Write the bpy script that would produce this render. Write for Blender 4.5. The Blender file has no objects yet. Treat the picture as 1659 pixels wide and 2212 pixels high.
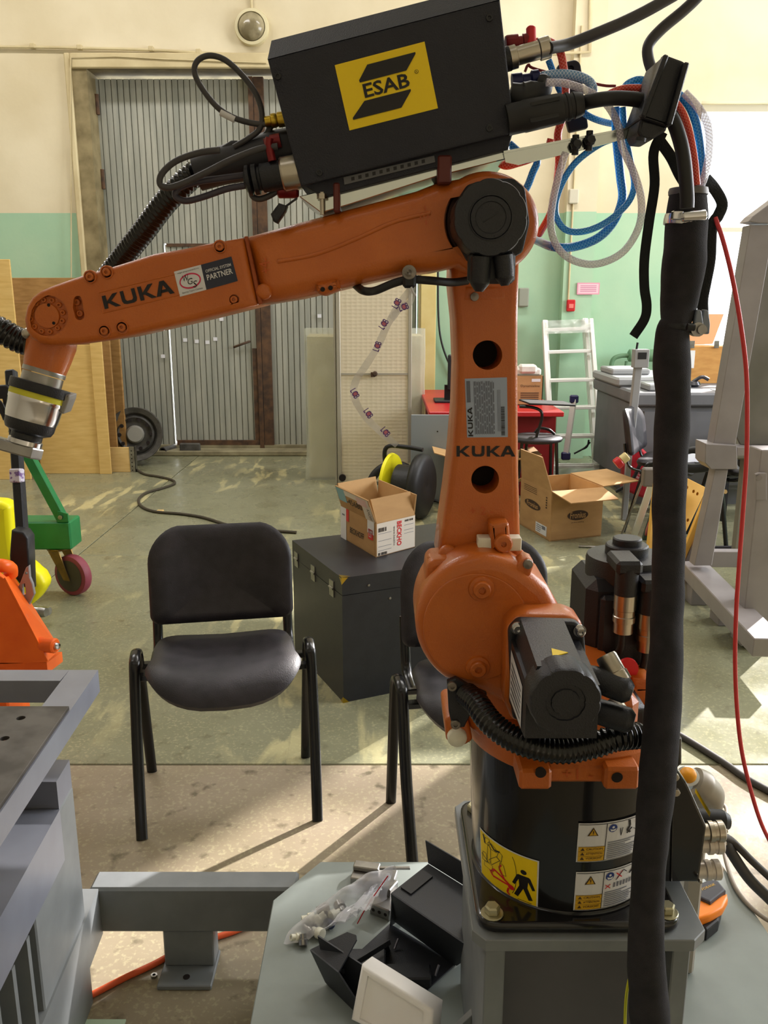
import bpy, math, random
from math import sin, cos, pi, radians, atan2, sqrt
from mathutils import Vector, Matrix, noise
from mathutils.geometry import tessellate_polygon
random.seed(7)
sc = bpy.context.scene
COL = sc.collection
# ---------------------------------------------------------------- camera
F, CX, CY, H, PITCH = 1850.0, 829.5, 1106.0, 1.52, radians(13.7)
CP, SP = cos(PITCH), sin(PITCH)
cam = bpy.data.cameras.new('camera'); cam.sensor_fit = 'VERTICAL'; cam.sensor_height = 36.0
cam.lens = F/2212.0*36.0; cam.clip_start = 0.02; cam.clip_end = 200
camo = bpy.data.objects.new('camera', cam); COL.objects.link(camo)
camo.location = (0, 0, H); camo.rotation_euler = (pi/2-PITCH, 0, 0); sc.camera = camo
# ---------------------------------------------------------------- world, sun, daylight, exposure
w = bpy.data.worlds.new('sky'); sc.world = w; w.use_nodes = True
bg = w.node_tree.nodes['Background']; bg.inputs[0].default_value = (0.93, 0.97, 1.0, 1); bg.inputs[1].default_value = 4.0
def lamp(name, kind, loc, direction, energy, color, size=None, size_y=None):
    l = bpy.data.lights.new(name, kind); l.energy = energy; l.color = color
    if kind == 'AREA': l.shape = 'RECTANGLE'; l.size = size; l.size_y = size_y
    o = bpy.data.objects.new(name, l); COL.objects.link(o); o.location = loc
    o.rotation_euler = Vector(direction).to_track_quat('-Z', 'Y').to_euler(); return o
SUNDIR = Vector((-0.65, -0.76, -0.51))
sun = lamp('sun', 'SUN', (6, 9, 6), SUNDIR, 14.0, (1.0, 0.94, 0.90)); sun.data.angle = radians(0.9)
# daylight entering through the side windows of the hall (right wall, outside the frame)
lamp('window_daylight', 'AREA', (6.85, 4.6, 2.9), (-1, -0.12, -0.12), 450, (0.97, 0.97, 1.0), 5.6, 2.6)
# unseen soft fill lights added under the ceiling (above the frame)
for lx, ly, le in ((-3.6, 3.0, 34), (2.4, 3.0, 24), (-3.2, 6.2, 120), (1.8, 6.2, 135), (-1.2, -1.0, 9)): lamp('ceiling_fill', 'AREA', (lx, ly, 5.9), (0, 0, -1), le, (1.0, 0.96, 0.93), 2.6, .5)
sc.view_settings.view_transform = 'Standard'; sc.view_settings.look = 'None'
sc.view_settings.exposure = 0.0; sc.view_settings.gamma = 1.0; sc.view_settings.use_curve_mapping = False
# ---------------------------------------------------------------- picture <-> world helpers
def P(px, py, Y):
    u = (px-CX)/F; v = (CY-py)/F; k = Y/(CP+v*SP)
    return Vector((u*k, Y, H+(v*CP-SP)*k))
def G(px, py, z=0.0):
    u = (px-CX)/F; v = (CY-py)/F; k = (z-H)/(v*CP-SP)
    return Vector((u*k, (CP+v*SP)*k, z))
def S(p):                       # pixels per metre at a world point
    return F/(p[1]*CP+(H-p[2])*SP)
def circ(cx, cy, r, n=24, a0=0, a1=360, ry=None):
    ry = ry or r; full = abs(a1-a0) >= 359.9
    m = n if full else n+1
    return [(cx+r*cos(radians(a0+(a1-a0)*i/n)), cy-ry*sin(radians(a0+(a1-a0)*i/n))) for i in range(m)]
def spline(pts, per=6):
    pts = [Vector(p) for p in pts]
    if len(pts) < 3: 
        return [pts[0].lerp(pts[1], i/per) for i in range(per+1)]
    out = []; n = len(pts)
    for i in range(n-1):
        p0 = pts[i-1] if i else pts[0]*2-pts[1]; p1 = pts[i]; p2 = pts[i+1]
        p3 = pts[i+2] if i+2 < n else pts[-1]*2-pts[-2]
        for k in range(per):
            t = k/per; t2 = t*t; t3 = t2*t
            out.append(0.5*((2*p1)+(p2-p0)*t+(2*p0-5*p1+4*p2-p3)*t2+(3*p1-p0-3*p2+p3)*t3))
    out.append(pts[-1]); return out
def fillet(pts, r, seg=4):
    """round the corners of a closed 2-D outline"""
    out = []; n = len(pts)
    for i in range(n):
        p = Vector(pts[i]); a = Vector(pts[i-1])-p; b = Vector(pts[(i+1) % n])-p
        rr = min(r, a.length*.45, b.length*.45)
        pa = p+a.normalized()*rr; pb = p+b.normalized()*rr
        for k in range(seg+1):
            t = k/seg; out.append(((1-t)**2)*pa+2*t*(1-t)*p+t*t*pb)
    return [tuple(q) for q in out]
# ---------------------------------------------------------------- materials
def lin(c): 
    c = c/255.0
    return c/12.92 if c <= .04045 else ((c+.055)/1.055)**2.4
def rgb(c): return (lin(c[0]), lin(c[1]), lin(c[2]), 1)
MATS = {}
def mat(name, c, rough=.5, metal=0.0, c2=None, scale=6.0, detail=4.0, lo=.35, hi=.65, bump=0.0, bscale=80.0,
        alpha=1.0, trans=0.0, spec=.5, emit=0.0, coat=0.0, stretch=None, rvar=0.0, ior=1.45):
    if name in MATS: return MATS[name]
    m = bpy.data.materials.new(name); m.use_nodes = True; nt = m.node_tree; b = nt.nodes['Principled BSDF']
    b.inputs['Base Color'].default_value = rgb(c); b.inputs['Roughness'].default_value = rough
    b.inputs['Metallic'].default_value = metal; b.inputs['Alpha'].default_value = alpha
    b.inputs['Transmission Weight'].default_value = trans; b.inputs['Specular IOR Level'].default_value = spec
    b.inputs['Coat Weight'].default_value = coat; b.inputs['IOR'].default_value = ior
    if emit: b.inputs['Emission Color'].default_value = rgb(c); b.inputs['Emission Strength'].default_value = emit
    tc = nt.nodes.new('ShaderNodeTexCoord'); mp = nt.nodes.new('ShaderNodeMapping')
    nt.links.new(tc.outputs['Object'], mp.inputs[0])
    if stretch: mp.inputs['Scale'].default_value = stretch
    if c2 is not None:
        n = nt.nodes.new('ShaderNodeTexNoise'); n.inputs['Scale'].default_value = scale; n.inputs['Detail'].default_value = detail
        r = nt.nodes.new('ShaderNodeValToRGB'); r.color_ramp.elements[0].position = lo; r.color_ramp.elements[1].position = hi
        r.color_ramp.elements[0].color = rgb(c); r.color_ramp.elements[1].color = rgb(c2)
        nt.links.new(mp.outputs[0], n.inputs['Vector']); nt.links.new(n.outputs[0], r.inputs[0]); nt.links.new(r.outputs[0], b.inputs['Base Color'])
        if rvar:
            mr = nt.nodes.new('ShaderNodeMapRange'); mr.inputs['To Min'].default_value = rough; mr.inputs['To Max'].default_value = rough+rvar
            nt.links.new(n.outputs[0], mr.inputs[0]); nt.links.new(mr.outputs[0], b.inputs['Roughness'])
    if bump:
        n = nt.nodes.new('ShaderNodeTexNoise'); n.inputs['Scale'].default_value = bscale; n.inputs['Detail'].default_value = 3
        bp = nt.nodes.new('ShaderNodeBump'); bp.inputs['Strength'].default_value = bump; bp.inputs['Distance'].default_value = .002
        nt.links.new(mp.outputs[0], n.inputs['Vector']); nt.links.new(n.outputs[0], bp.inputs['Height']); nt.links.new(bp.outputs[0], b.inputs['Normal'])
    MATS[name] = m; return m
def braid(name, c, c2, alpha=1.0, trans=0.0, rough=.25):
    """reinforced hose: clear coloured jacket with a crossed thread, mapped along the hose by its UVs (metres, turns)"""
    if name in MATS: return MATS[name]
    m = mat(name, c, rough, alpha=alpha, trans=trans); nt = m.node_tree; b = nt.nodes['Principled BSDF']
    uv = nt.nodes.new('ShaderNodeUVMap'); sx = nt.nodes.new('ShaderNodeSeparateXYZ'); nt.links.new(uv.outputs[0], sx.inputs[0])
    def M(op, a, bb):
        n = nt.nodes.new('ShaderNodeMath'); n.operation = op
        for i, x in enumerate((a, bb)):
            if x is None: continue
            if isinstance(x, (int, float)): n.inputs[i].default_value = x
            else: nt.links.new(x, n.inputs[i])
        return n.outputs[0]
    u = M('MULTIPLY', sx.outputs[0], 2*pi*240); v = M('MULTIPLY', sx.outputs[1], 2*pi*6)
    s1 = M('SINE', M('ADD', u, v), None); s2 = M('SINE', M('SUBTRACT', u, v), None)
    t = M('GREATER_THAN', M('MAXIMUM', s1, s2), .93)
    mx = nt.nodes.new('ShaderNodeMix'); mx.data_type = 'RGBA'; mx.inputs[6].default_value = rgb(c); mx.inputs[7].default_value = rgb(c2)
    nt.links.new(t, mx.inputs[0]); nt.links.new(mx.outputs[2], b.inputs['Base Color'])
    if alpha < 1:
        al = M('ADD', M('MULTIPLY', t, .95-alpha), alpha); nt.links.new(al, b.inputs['Alpha'])
    return m
ORANGE = mat('orange_robot_paint', (190, 100, 32), .36, c2=(182, 92, 26), scale=14, bump=.25, bscale=420, coat=.15)
ORANGE2 = mat('orange_lift_paint', (250, 110, 30), .35, c2=(240, 98, 24), scale=9)
BLKP = mat('black_gloss_casting', (18, 18, 20), .22, coat=.3, c2=(24, 23, 24), scale=18)
BLKM = mat('black_motor_paint', (28, 29, 36), .45, bump=.3, bscale=500, c2=(24, 25, 31), scale=20)
BOXM = mat('feeder_textured_paint', (34, 35, 46), .6, bump=.6, bscale=700, c2=(31, 32, 42), scale=30)
RUB = mat('black_rubber', (24, 24, 27), .5)
RUBG = mat('grey_rubber_cable', (62, 60, 62), .5)
FABR = mat('black_sleeve_fabric', (30, 29, 33), .9, bump=.6, bscale=900, c2=(42, 40, 45), scale=40)
SHINY = mat('glossy_corrugated_black', (14, 14, 15), .2)
CHROME = mat('chrome', (205, 205, 208), .18, 1.0)
STEEL = mat('bare_steel', (170, 168, 165), .32, 1.0, c2=(140, 138, 136), scale=20)
NICK = mat('nickel', (178, 170, 156), .3, 1.0)
BRASS = mat('brass', (190, 160, 60), .3, 1.0)
NICKD = mat('dull_screw_steel', (128, 122, 116), .35, .8)
GPNT = mat('grey_frame_paint', (124, 128, 130), .36, c2=(112, 116, 118), scale=10, rvar=.15)
GPNT2 = mat('grey_plate_paint', (134, 142, 138), .42, c2=(124, 131, 127), scale=7, rvar=.1)
GSIL = mat('silver_grey_paint', (138, 142, 156), .3, .25, c2=(128, 131, 144), scale=8)
DKPL = mat('dark_steel_plate', (88, 84, 80), .4, .5, c2=(66, 62, 58), scale=12, lo=.4, hi=.6, rvar=.2)
YEL = mat('yellow_print', (238, 205, 12), .5)
YELP = mat('yellow_plastic', (240, 232, 20), .4)
YELS = mat('yellow_safety', (232, 222, 20), .5)
WHT = mat('white_print', (212, 212, 216), .45)
BLK = mat('black_print', (22, 20, 24), .5)
NAVY = mat('navy_print', (40, 44, 62), .45)
REDP = mat('red_print', (205, 28, 34), .5)
REDL = mat('red_paint', (190, 34, 40), .35)
BLUP = mat('blue_print', (36, 58, 130), .5)
AMBR = mat('amber_print', (205, 160, 30), .5)
GRYP = mat('grey_print', (110, 112, 122), .5)
NYL = mat('white_nylon', (224, 222, 204), .45)
CARD = mat('cardboard', (176, 138, 92), .85, c2=(166, 128, 84), scale=8, stretch=(1, 1, 3))
CARDI = mat('cardboard_inside', (196, 158, 110), .85, c2=(186, 148, 100), scale=8)
LEATH = mat('black_vinyl', (34, 32, 37), .42, c2=(46, 42, 48), scale=24, bump=.3, bscale=300, rvar=.12)
CHFR = mat('black_chair_tube', (16, 16, 18), .25)
ALU = mat('aluminium_ladder', (232, 232, 226), .4, .1)
GRN = mat('green_machine_paint', (28, 112, 60), .4, c2=(36, 124, 70), scale=9)
DARK = mat('dark_interior', (24, 14, 10), .8)
BRN = mat('rust_brown_frame', (92, 66, 44), .8, c2=(62, 46, 34), scale=14)
PLY = mat('plywood_pine', (224, 190, 120), .7, c2=(208, 170, 98), scale=5, stretch=(1, 1, 7), lo=.3, hi=.7)
PLY2 = mat('plywood_brown', (172, 132, 78), .75, c2=(150, 112, 62), scale=7, stretch=(1, 1, 5))
PINE = mat('pine_plank', (222, 190, 128), .7, c2=(204, 168, 104), scale=6, stretch=(1, 1, 6))
# ---------------------------------------------------------------- mesh builder
def basis(n):
    n = Vector(n).normalized(); up = Vector((0, 0, 1)) if abs(n.z) < .95 else Vector((0, 1, 0))
    a = up.cross(n).normalized(); b = n.cross(a); return a, b, n
class MB:
    def __init__(s): s.v = []; s.f = []; s.m = []; s.s = []; s.uv = {}
    def add(s, vs, fs, mi=0, sm=False, uvs=None):
        o = len(s.v); s.v += [Vector(x) for x in vs]
        for k, f in enumerate(fs):
            if uvs: s.uv[len(s.f)] = uvs[k]
            s.f.append([o+i for i in f]); s.m.append(mi); s.s.append(sm)
        return s
    def hexa(s, a, mi=0):       # a: 4 lower then 4 upper, both the same way round
        return s.add(a, [(0, 3, 2, 1), (4, 5, 6, 7), (0, 1, 5, 4), (1, 2, 6, 5), (2, 3, 7, 6), (3, 0, 4, 7)], mi)
    def box(s, lo, hi, mi=0, b=0.0, M=None):
        lo = Vector(lo); hi = Vector(hi); c = (lo+hi)/2; h = (hi-lo)/2
        h = Vector((abs(h.x), abs(h.y), abs(h.z))); b = min(b, .45*min(h))
        if b <= 0:
            vs = [c+Vector((x*h.x, y*h.y, z*h.z)) for z in (-1, 1) for x, y in ((-1, -1), (1, -1), (1, 1), (-1, 1))]
            fs = [(0, 3, 2, 1), (4, 5, 6, 7), (0, 1, 5, 4), (1, 2, 6, 5), (2, 3, 7, 6), (3, 0, 4, 7)]
        else:
            vs = []; idx = {}
            for x in (-1, 1):
                for y in (-1, 1):
                    for z in (-1, 1):
                        for ax in range(3):
                            q = [x*(h.x-b), y*(h.y-b), z*(h.z-b)]; q[ax] = (x, y, z)[ax]*h[ax]
                            idx[(x, y, z, ax)] = len(vs); vs.append(c+Vector(q))
            fs = []
            def face(keys):
                ids = [idx[k] for k in keys]; ce = sum((vs[i] for i in ids), Vector())/len(ids)
                n = (vs[ids[1]]-vs[ids[0]]).cross(vs[ids[2]]-vs[ids[0]])
                fs.append(ids if n.dot(ce-c) > 0 else ids[::-1])
            for ax in range(3):
                o1, o2 = [a for a in range(3) if a != ax]
                for sg in (-1, 1):
                    ks = []
                    for p, q in ((-1, -1), (1, -1), (1, 1), (-1, 1)):
                        t = [0, 0, 0]; t[ax] = sg; t[o1] = p; t[o2] = q; ks.append((*t, ax))
                    face(ks)
                for p in (-1, 1):
                    for q in (-1, 1):
                        ks = []
                        for e, aa in ((-1, o1), (-1, o2), (1, o2), (1, o1)):
                            t = [0, 0, 0]; t[ax] = e; t[o1] = p; t[o2] = q; ks.append((*t, aa))
                        face(ks)
            for x in (-1, 1):
                for y in (-1, 1):
                    for z in (-1, 1): face([(x, y, z, 0), (x, y, z, 1), (x, y, z, 2)])
        if M is not None: vs = [M @ v for v in vs]
        return s.add(vs, fs, mi)
    def beam(s, p, q, w, h, mi=0, b=0.0, up=(0, 0, 1)):
        """rectangular bar from p to q, w across, h along 'up'"""
        p = Vector(p); q = Vector(q); d = q-p; L = d.length; d.normalize(); u = Vector(up); x = d.cross(u).normalized(); u = x.cross(d)
        M = Matrix.Translation(p) @ Matrix((x, d, u)).transposed().to_4x4()
        return s.box((-w/2, 0, -h/2), (w/2, L, h/2), mi, b, M)
    def prism(s, pts, n, t, mi=0, b=0.0, holes=(), pockets=(), k=3, sm=True, mi_side=None, mi_in=None):
        """solid plate: pts (3-D, planar) is the front outline, n its outward normal, t the thickness going behind it"""
        n = Vector(n).normalized(); pts = [Vector(p) for p in pts]; o = pts[0].copy()
        a, bb, _ = basis(n)
        to2 = lambda p: Vector(((p-o).dot(a), (p-o).dot(bb)))
        P2 = [to2(p) for p in pts]
        area = sum(P2[i-1].x*P2[i].y-P2[i].x*P2[i-1].y for i in range(len(P2)))
        if area < 0: P2.reverse()
        b = min(b, t*.45)
        N = len(P2); nor = []
        for i in range(N):
            e0 = (P2[i]-P2[i-1]); e1 = (P2[(i+1) % N]-P2[i]); e0.normalize(); e1.normalize()
            n0 = Vector((e0.y, -e0.x)); n1 = Vector((e1.y, -e1.x)); m = n0+n1
            if m.length < .3: m = n1.copy(); sc_ = 1
            else: m.normalize(); sc_ = 1/max(.5, m.dot(n1))
            nor.append(m*sc_)
        w3 = lambda q, d: o+a*q.x+bb*q.y-n*d
        rings = []
        if b > 0:
            for j in range(k+1):
                an = pi/2*j/k; rings.append((b*(1-sin(an)), b*(1-cos(an))))
            rings += [(x, t-y) for x, y in reversed(rings)]
        else: rings = [(0, 0), (0, t)]
        vs = []
        for ins, d in rings: vs += [w3(P2[i]-nor[i]*ins, d) for i in range(N)]
        fs = []
        for r in range(len(rings)-1):
            for i in range(N):
                j = (i+1) % N; fs.append((r*N+i, r*N+N+i, r*N+N+j, r*N+j))
        ms = mi if mi_side is None else mi_side
        s.add(vs, fs, ms, sm and b > 0 and k > 2)
        H2 = [[to2(Vector(p)) for p in h] for h in holes]; K2 = [[to2(Vector(p)) for p in h] for h, _ in pockets]
        def cap(ins, d, loops, flip):
            outer = [P2[i]-nor[i]*ins for i in range(N)]; L = [outer]+loops
            flat = [q for l in L for q in l]
            tr = tessellate_polygon([[Vector((q.x, q.y, 0)) for q in l] for l in L])
            ff = []
            for tri in tr:
                A, B, C = [flat[i] for i in tri]; ar = (B-A).cross(C-A)
                tri = list(tri)
                if (ar < 0) != flip: tri.reverse()
                ff.append(tri)
            s.add([w3(q, d) for q in flat], ff, mi)
        i0 = rings[0][0]
        cap(i0, 0, H2+K2, False); cap(i0, t, H2, True)
        for h in H2:
            m = len(h); s.add([w3(q, 0) for q in h]+[w3(q, t) for q in h], [(i, (i+1) % m, m+(i+1) % m, m+i) for i in range(m)], mi if mi_in is None else mi_in, True)
        for (h, (_, dep)) in zip(K2, pockets):
            m = len(h); s.add([w3(q, 0) for q in h]+[w3(q, dep) for q in h], [(i, (i+1) % m, m+(i+1) % m, m+i) for i in range(m)], mi, True)
            s.add([w3(q, dep) for q in h], [list(range(m))], mi)
        return s
    def plate(s, px, Y, t, mi=0, b=0.0, holes=(), pockets=(), **kw):
        """outline given by picture points standing in the vertical plane at depth Y"""
        f = lambda l: [P(x, y, Y) for x, y in l]
        return s.prism(f(px), (0, -1, 0), t, mi, b, [f(h) for h in holes], [(f(h), d) for h, d in pockets], **kw)
    def tube(s, pts, r, seg=12, mi=0, per=6, caps=True, corr=None, flat=1.0, sm=True, up=None, smooth=True):
        rr = r if isinstance(r, (list, tuple)) else None
        raw = [Vector(p) for p in pts]
        if smooth and len(raw) > 2:
            C = spline(raw, per)
            if rr: R = [rr[min(i//per, len(rr)-1)]+(rr[min(i//per+1, len(rr)-1)]-rr[min(i//per, len(rr)-1)])*((i % per)/per) for i in range(len(C))]
            else: R = [r]*len(C)
        else: C = raw; R = list(rr) if rr else [r]*len(C)
        if corr:
            pitch, dep = corr; L = [0]
            for i in range(1, len(C)): L.append(L[-1]+(C[i]-C[i-1]).length)
            n = max(2, int(L[-1]/pitch)*4); C2 = []; R2 = []; j = 0
            for q in range(n+1):
                d = L[-1]*q/n
                while j < len(C)-2 and L[j+1] < d: j += 1
                t = (d-L[j])/max(1e-9, L[j+1]-L[j]); C2.append(C[j].lerp(C[j+1], t)); R2.append(R[j]+(R[j+1]-R[j])*t-(dep if q % 4 in (0, 3) else 0))
            C, R = C2, R2
        T = []
        for i in range(len(C)):
            d = C[min(i+1, len(C)-1)]-C[max(i-1, 0)]; T.append(d.normalized() if d.length > 1e-9 else Vector((0, 0, 1)))
        x = Vector(up).cross(T[0]) if up else basis(T[0])[0]
        x = (x-T[0]*x.dot(T[0])).normalized(); vs = []; L = 0; Ls = []
        for i in range(len(C)):
            if i:
                L += (C[i]-C[i-1]).length; ax = T[i-1].cross(T[i])
                if ax.length > 1e-7: x = Matrix.Rotation(T[i-1].angle(T[i]), 3, ax) @ x
            x = (x-T[i]*x.dot(T[i])).normalized(); y = T[i].cross(x); Ls.append(L)
            for k in range(seg):
                an = 2*pi*k/seg; vs.append(C[i]+x*(cos(an)*R[i])+y*(sin(an)*R[i]*flat))
        fs = []; uv = []
        for i in range(len(C)-1):
            for k in range(seg):
                k2 = (k+1) % seg; fs.append((i*seg+k, i*seg+k2, i*seg+seg+k2, i*seg+seg+k))
                uv.append([(Ls[i], k/seg), (Ls[i], (k+1)/seg), (Ls[i+1], (k+1)/seg), (Ls[i+1], k/seg)])
        s.add(vs, fs, mi, sm, uv)
        if caps:
            s.add(vs[:seg], [list(range(seg))[::-1]], mi); s.add(vs[-seg:], [list(range(seg))], mi)
        return s
    def lathe(s, prof, o, ax, seg=32, mi=0, sm=True, rf=None, split=30):
        """prof: (radius, height) pairs along the axis ax from o"""
        a, b, n = basis(ax); o = Vector(o)
        segs = [[prof[0]]]
        for i in range(1, len(prof)):
            segs[-1].append(prof[i])
            if i < len(prof)-1:
                d0 = Vector(prof[i])-Vector(prof[i-1]); d1 = Vector(prof[i+1])-Vector(prof[i])
                if d0.length > 0 and d1.length > 0 and d0.angle(d1) > radians(split): segs.append([prof[i]])
        for sg in segs:
            vs = []; 
            for r, h in sg:
                for k in range(seg):
                    an = 2*pi*k/seg; q = r*(rf(an) if rf else 1); vs.append(o+n*h+a*(cos(an)*q)+b*(sin(an)*q))
            fs = [(i*seg+k, i*seg+(k+1) % seg, i*seg+seg+(k+1) % seg, i*seg+seg+k) for i in range(len(sg)-1) for k in range(seg)]
            s.add(vs, fs, mi, sm)
        for (r, h), fl in ((prof[0], True), (prof[-1], False)):
            if r > 1e-5:
                ring = [o+n*h+a*(cos(2*pi*k/seg)*r*(rf(2*pi*k/seg) if rf else 1))+b*(sin(2*pi*k/seg)*r*(rf(2*pi*k/seg) if rf else 1)) for k in range(seg)]
                s.add(ring, [list(range(seg))[::-1] if fl else list(range(seg))], mi)
        return s
    def cyl(s, p, q, r, seg=20, mi=0, r2=None, b=0.0):
        p = Vector(p); q = Vector(q); L = (q-p).length; r2 = r if r2 is None else r2
        pr = [(r, 0), (r2, L)] if b <= 0 else [(r-b, 0), (r, b), (r2, L-b), (r2-b, L)]
        return s.lathe(pr, p, q-p, seg, mi)
    def grid(s, fn, nu, nv, mi=0, sm=True):
        vs = [fn(i/nu, j/nv) for j in range(nv+1) for i in range(nu+1)]
        return s.add(vs, [(j*(nu+1)+i, j*(nu+1)+i+1, (j+1)*(nu+1)+i+1, (j+1)*(nu+1)+i) for j in range(nv) for i in range(nu)], mi, sm)
    # flat print on a surface: fm(u, v, h) maps the unit square of the label to the world
    def poly(s, fm, pts, mi=0, h=.0006):
        q = [Vector((p[0], p[1], 0)) for p in pts]; tr = tessellate_polygon([q]); ff = []
        for t in tr:
            t = list(t); A, B, C = [q[i].xy for i in t]
            if (B-A).cross(C-A) < 0: t.reverse()
            ff.append(t)
        return s.add([fm(p[0], p[1], h) for p in pts], ff, mi)
    def rect(s, fm, u0, v0, u1, v1, mi=0, h=.0006, n=1):
        for i in range(n):
            a = u0+(u1-u0)*i/n; c = u0+(u1-u0)*(i+1)/n
            s.poly(fm, [(a, v0), (c, v0), (c, v1), (a, v1)], mi, h)
        return s
    def line(s, fm, pts, w, mi=0, h=.0008, asp=1.0):
        for i in range(len(pts)-1):
            a = Vector(pts[i]); b = Vector(pts[i+1]); d = b-a
            nn = Vector((-d.y, d.x*1.0)); 
            if nn.length == 0: continue
            nn = nn.normalized()*w/2; nn.x *= asp
            s.poly(fm, [a-nn, b-nn, b+nn, a+nn], mi, h)
        return s
    def text(s, fm, body, u0, v0, u1, v1, mi=0, h=.0009, bold=.0, rot=0, res=2, shear=0, thick=0):
        cu = bpy.data.curves.new('t', 'FONT'); cu.body = body; cu.offset = bold; cu.resolution_u = res; cu.shear = shear
        ob = bpy.data.objects.new('t', cu); me = ob.to_mesh()
        V = [v.co.copy() for v in me.vertices]; Fc = [list(p.vertices) for p in me.polygons]
        ob.to_mesh_clear(); bpy.data.objects.remove(ob); bpy.data.curves.remove(cu)
        if not V: return s
        if rot == 90: V = [Vector((-v.y, v.x, 0)) for v in V]
        if rot == -90: V = [Vector((v.y, -v.x, 0)) for v in V]
        x0 = min(v.x for v in V); x1 = max(v.x for v in V); y0 = min(v.y for v in V); y1 = max(v.y for v in V)
        g = lambda v, hh: fm(u0+(v.x-x0)/(x1-x0)*(u1-u0), v0+(v.y-y0)/(y1-y0)*(v1-v0), hh)
        ff = []
        for f in Fc:
            A = V[f[0]]; B = V[f[1]]; C = V[f[2]]
            ff.append(f if (B-A).xy.cross((C-A).xy) >= 0 else f[::-1])
        s.add([g(v, h) for v in V], ff, mi); return s
KUKA_ = {'K': [[(0, 0), (.24, 0), (.24, 1), (0, 1)], [(.22, .36), (.34, .36), (.68, 0), (1, 0), (.50, .50), (.98, 1), (.66, 1), (.22, .50)]],
 'U': [[(0, 1), (0, .28), (.08, .08), (.28, 0), (.72, 0), (.92, .08), (1, .28), (1, 1), (.76, 1), (.76, .34), (.66, .22), (.34, .22), (.24, .34), (.24, 1)]],
 'A': [[(0, 0), (.25, 0), (.52, .78), (.52, 1), (.37, 1)], [(1.0, 0), (.75, 0), (.48, .78), (.48, 1), (.63, 1)], [(.28, .20), (.72, .20), (.66, .40), (.34, .40)]]}
def wide(m, fm, mi=0, h=.0012):
    '''wide bold capitals K U K A filling the unit square'''
    for ch, x0, w_ in (('K', 0, .235), ('U', .262, .215), ('K', .515, .235), ('A', .745, .255)):
        for pl in KUKA_[ch]: m.poly(fm, [(x0+x*w_, y) for x, y in pl], mi, h)
def quadmap(bl, br, tr, tl):
    bl, br, tr, tl = [Vector(q) for q in (bl, br, tr, tl)]; n = (br-bl).cross(tl-bl).normalized()
    return lambda u, v, h=0: bl*(1-u)*(1-v)+br*u*(1-v)+tr*u*v+tl*(1-u)*v+n*h
def pxmap(bl, br, tr, tl, Y): return quadmap(*[P(q[0], q[1], Y) for q in (bl, br, tr, tl)])
# ---------------------------------------------------------------- objects
WL = {}
def setp(o, label=None, cat=None, group=None, kind=None):
    if label: o['label'] = label
    if cat: o['category'] = cat
    if group: o['group'] = group
    if kind: o['kind'] = kind
    return o
def thing(name, loc, label, cat, group=None):
    o = bpy.data.objects.new(name, None); COL.objects.link(o); o.location = loc; o.empty_display_size = .05
    WL[o.name] = Vector(loc); return setp(o, label, cat, group)
def obj(name, mb, mats, parent=None, label=None, cat=None, group=None, kind=None, origin=None):
    if not isinstance(mats, (list, tuple)): mats = [mats]
    me = bpy.data.meshes.new(name)
    lo = Vector([min(v[i] for v in mb.v) for i in range(3)]); hi = Vector([max(v[i] for v in mb.v) for i in range(3)])
    if origin is None: origin = (lo+hi)/2; 
    if origin is not None and parent is None: origin = Vector((origin[0], origin[1], lo.z))
    origin = Vector(origin)
    me.from_pydata([v-origin for v in mb.v], [], mb.f)
    for m in mats: me.materials.append(m)
    me.polygons.foreach_set('material_index', mb.m); me.polygons.foreach_set('use_smooth', mb.s)
    if mb.uv:
        ul = me.uv_layers.new(name='UVMap')
        for p in me.polygons:
            if p.index in mb.uv:
                for li, c in zip(p.loop_indices, mb.uv[p.index]): ul.data[li].uv = c
    me.update(); me.validate()
    o = bpy.data.objects.new(name, me); COL.objects.link(o)
    if parent is not None: o.parent = parent; o.location = origin-WL[parent.name]
    else: o.location = origin
    WL[o.name] = origin; return setp(o, label, cat, group, kind)
def kids(o): return [c for c in bpy.data.objects if c.parent == o]
def dup(o, loc=None, rotz=None, label=None, parent=None):
    c = o.copy(); COL.objects.link(c)
    if parent is not None: c.parent = parent
    for ch in KID.get(o.name, []): dup(ch, parent=c)
    if loc is not None: c.location = loc
    if rotz is not None: c.rotation_euler = (0, 0, rotz)
    if label: c['label'] = label
    return c
KID = {}
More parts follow.
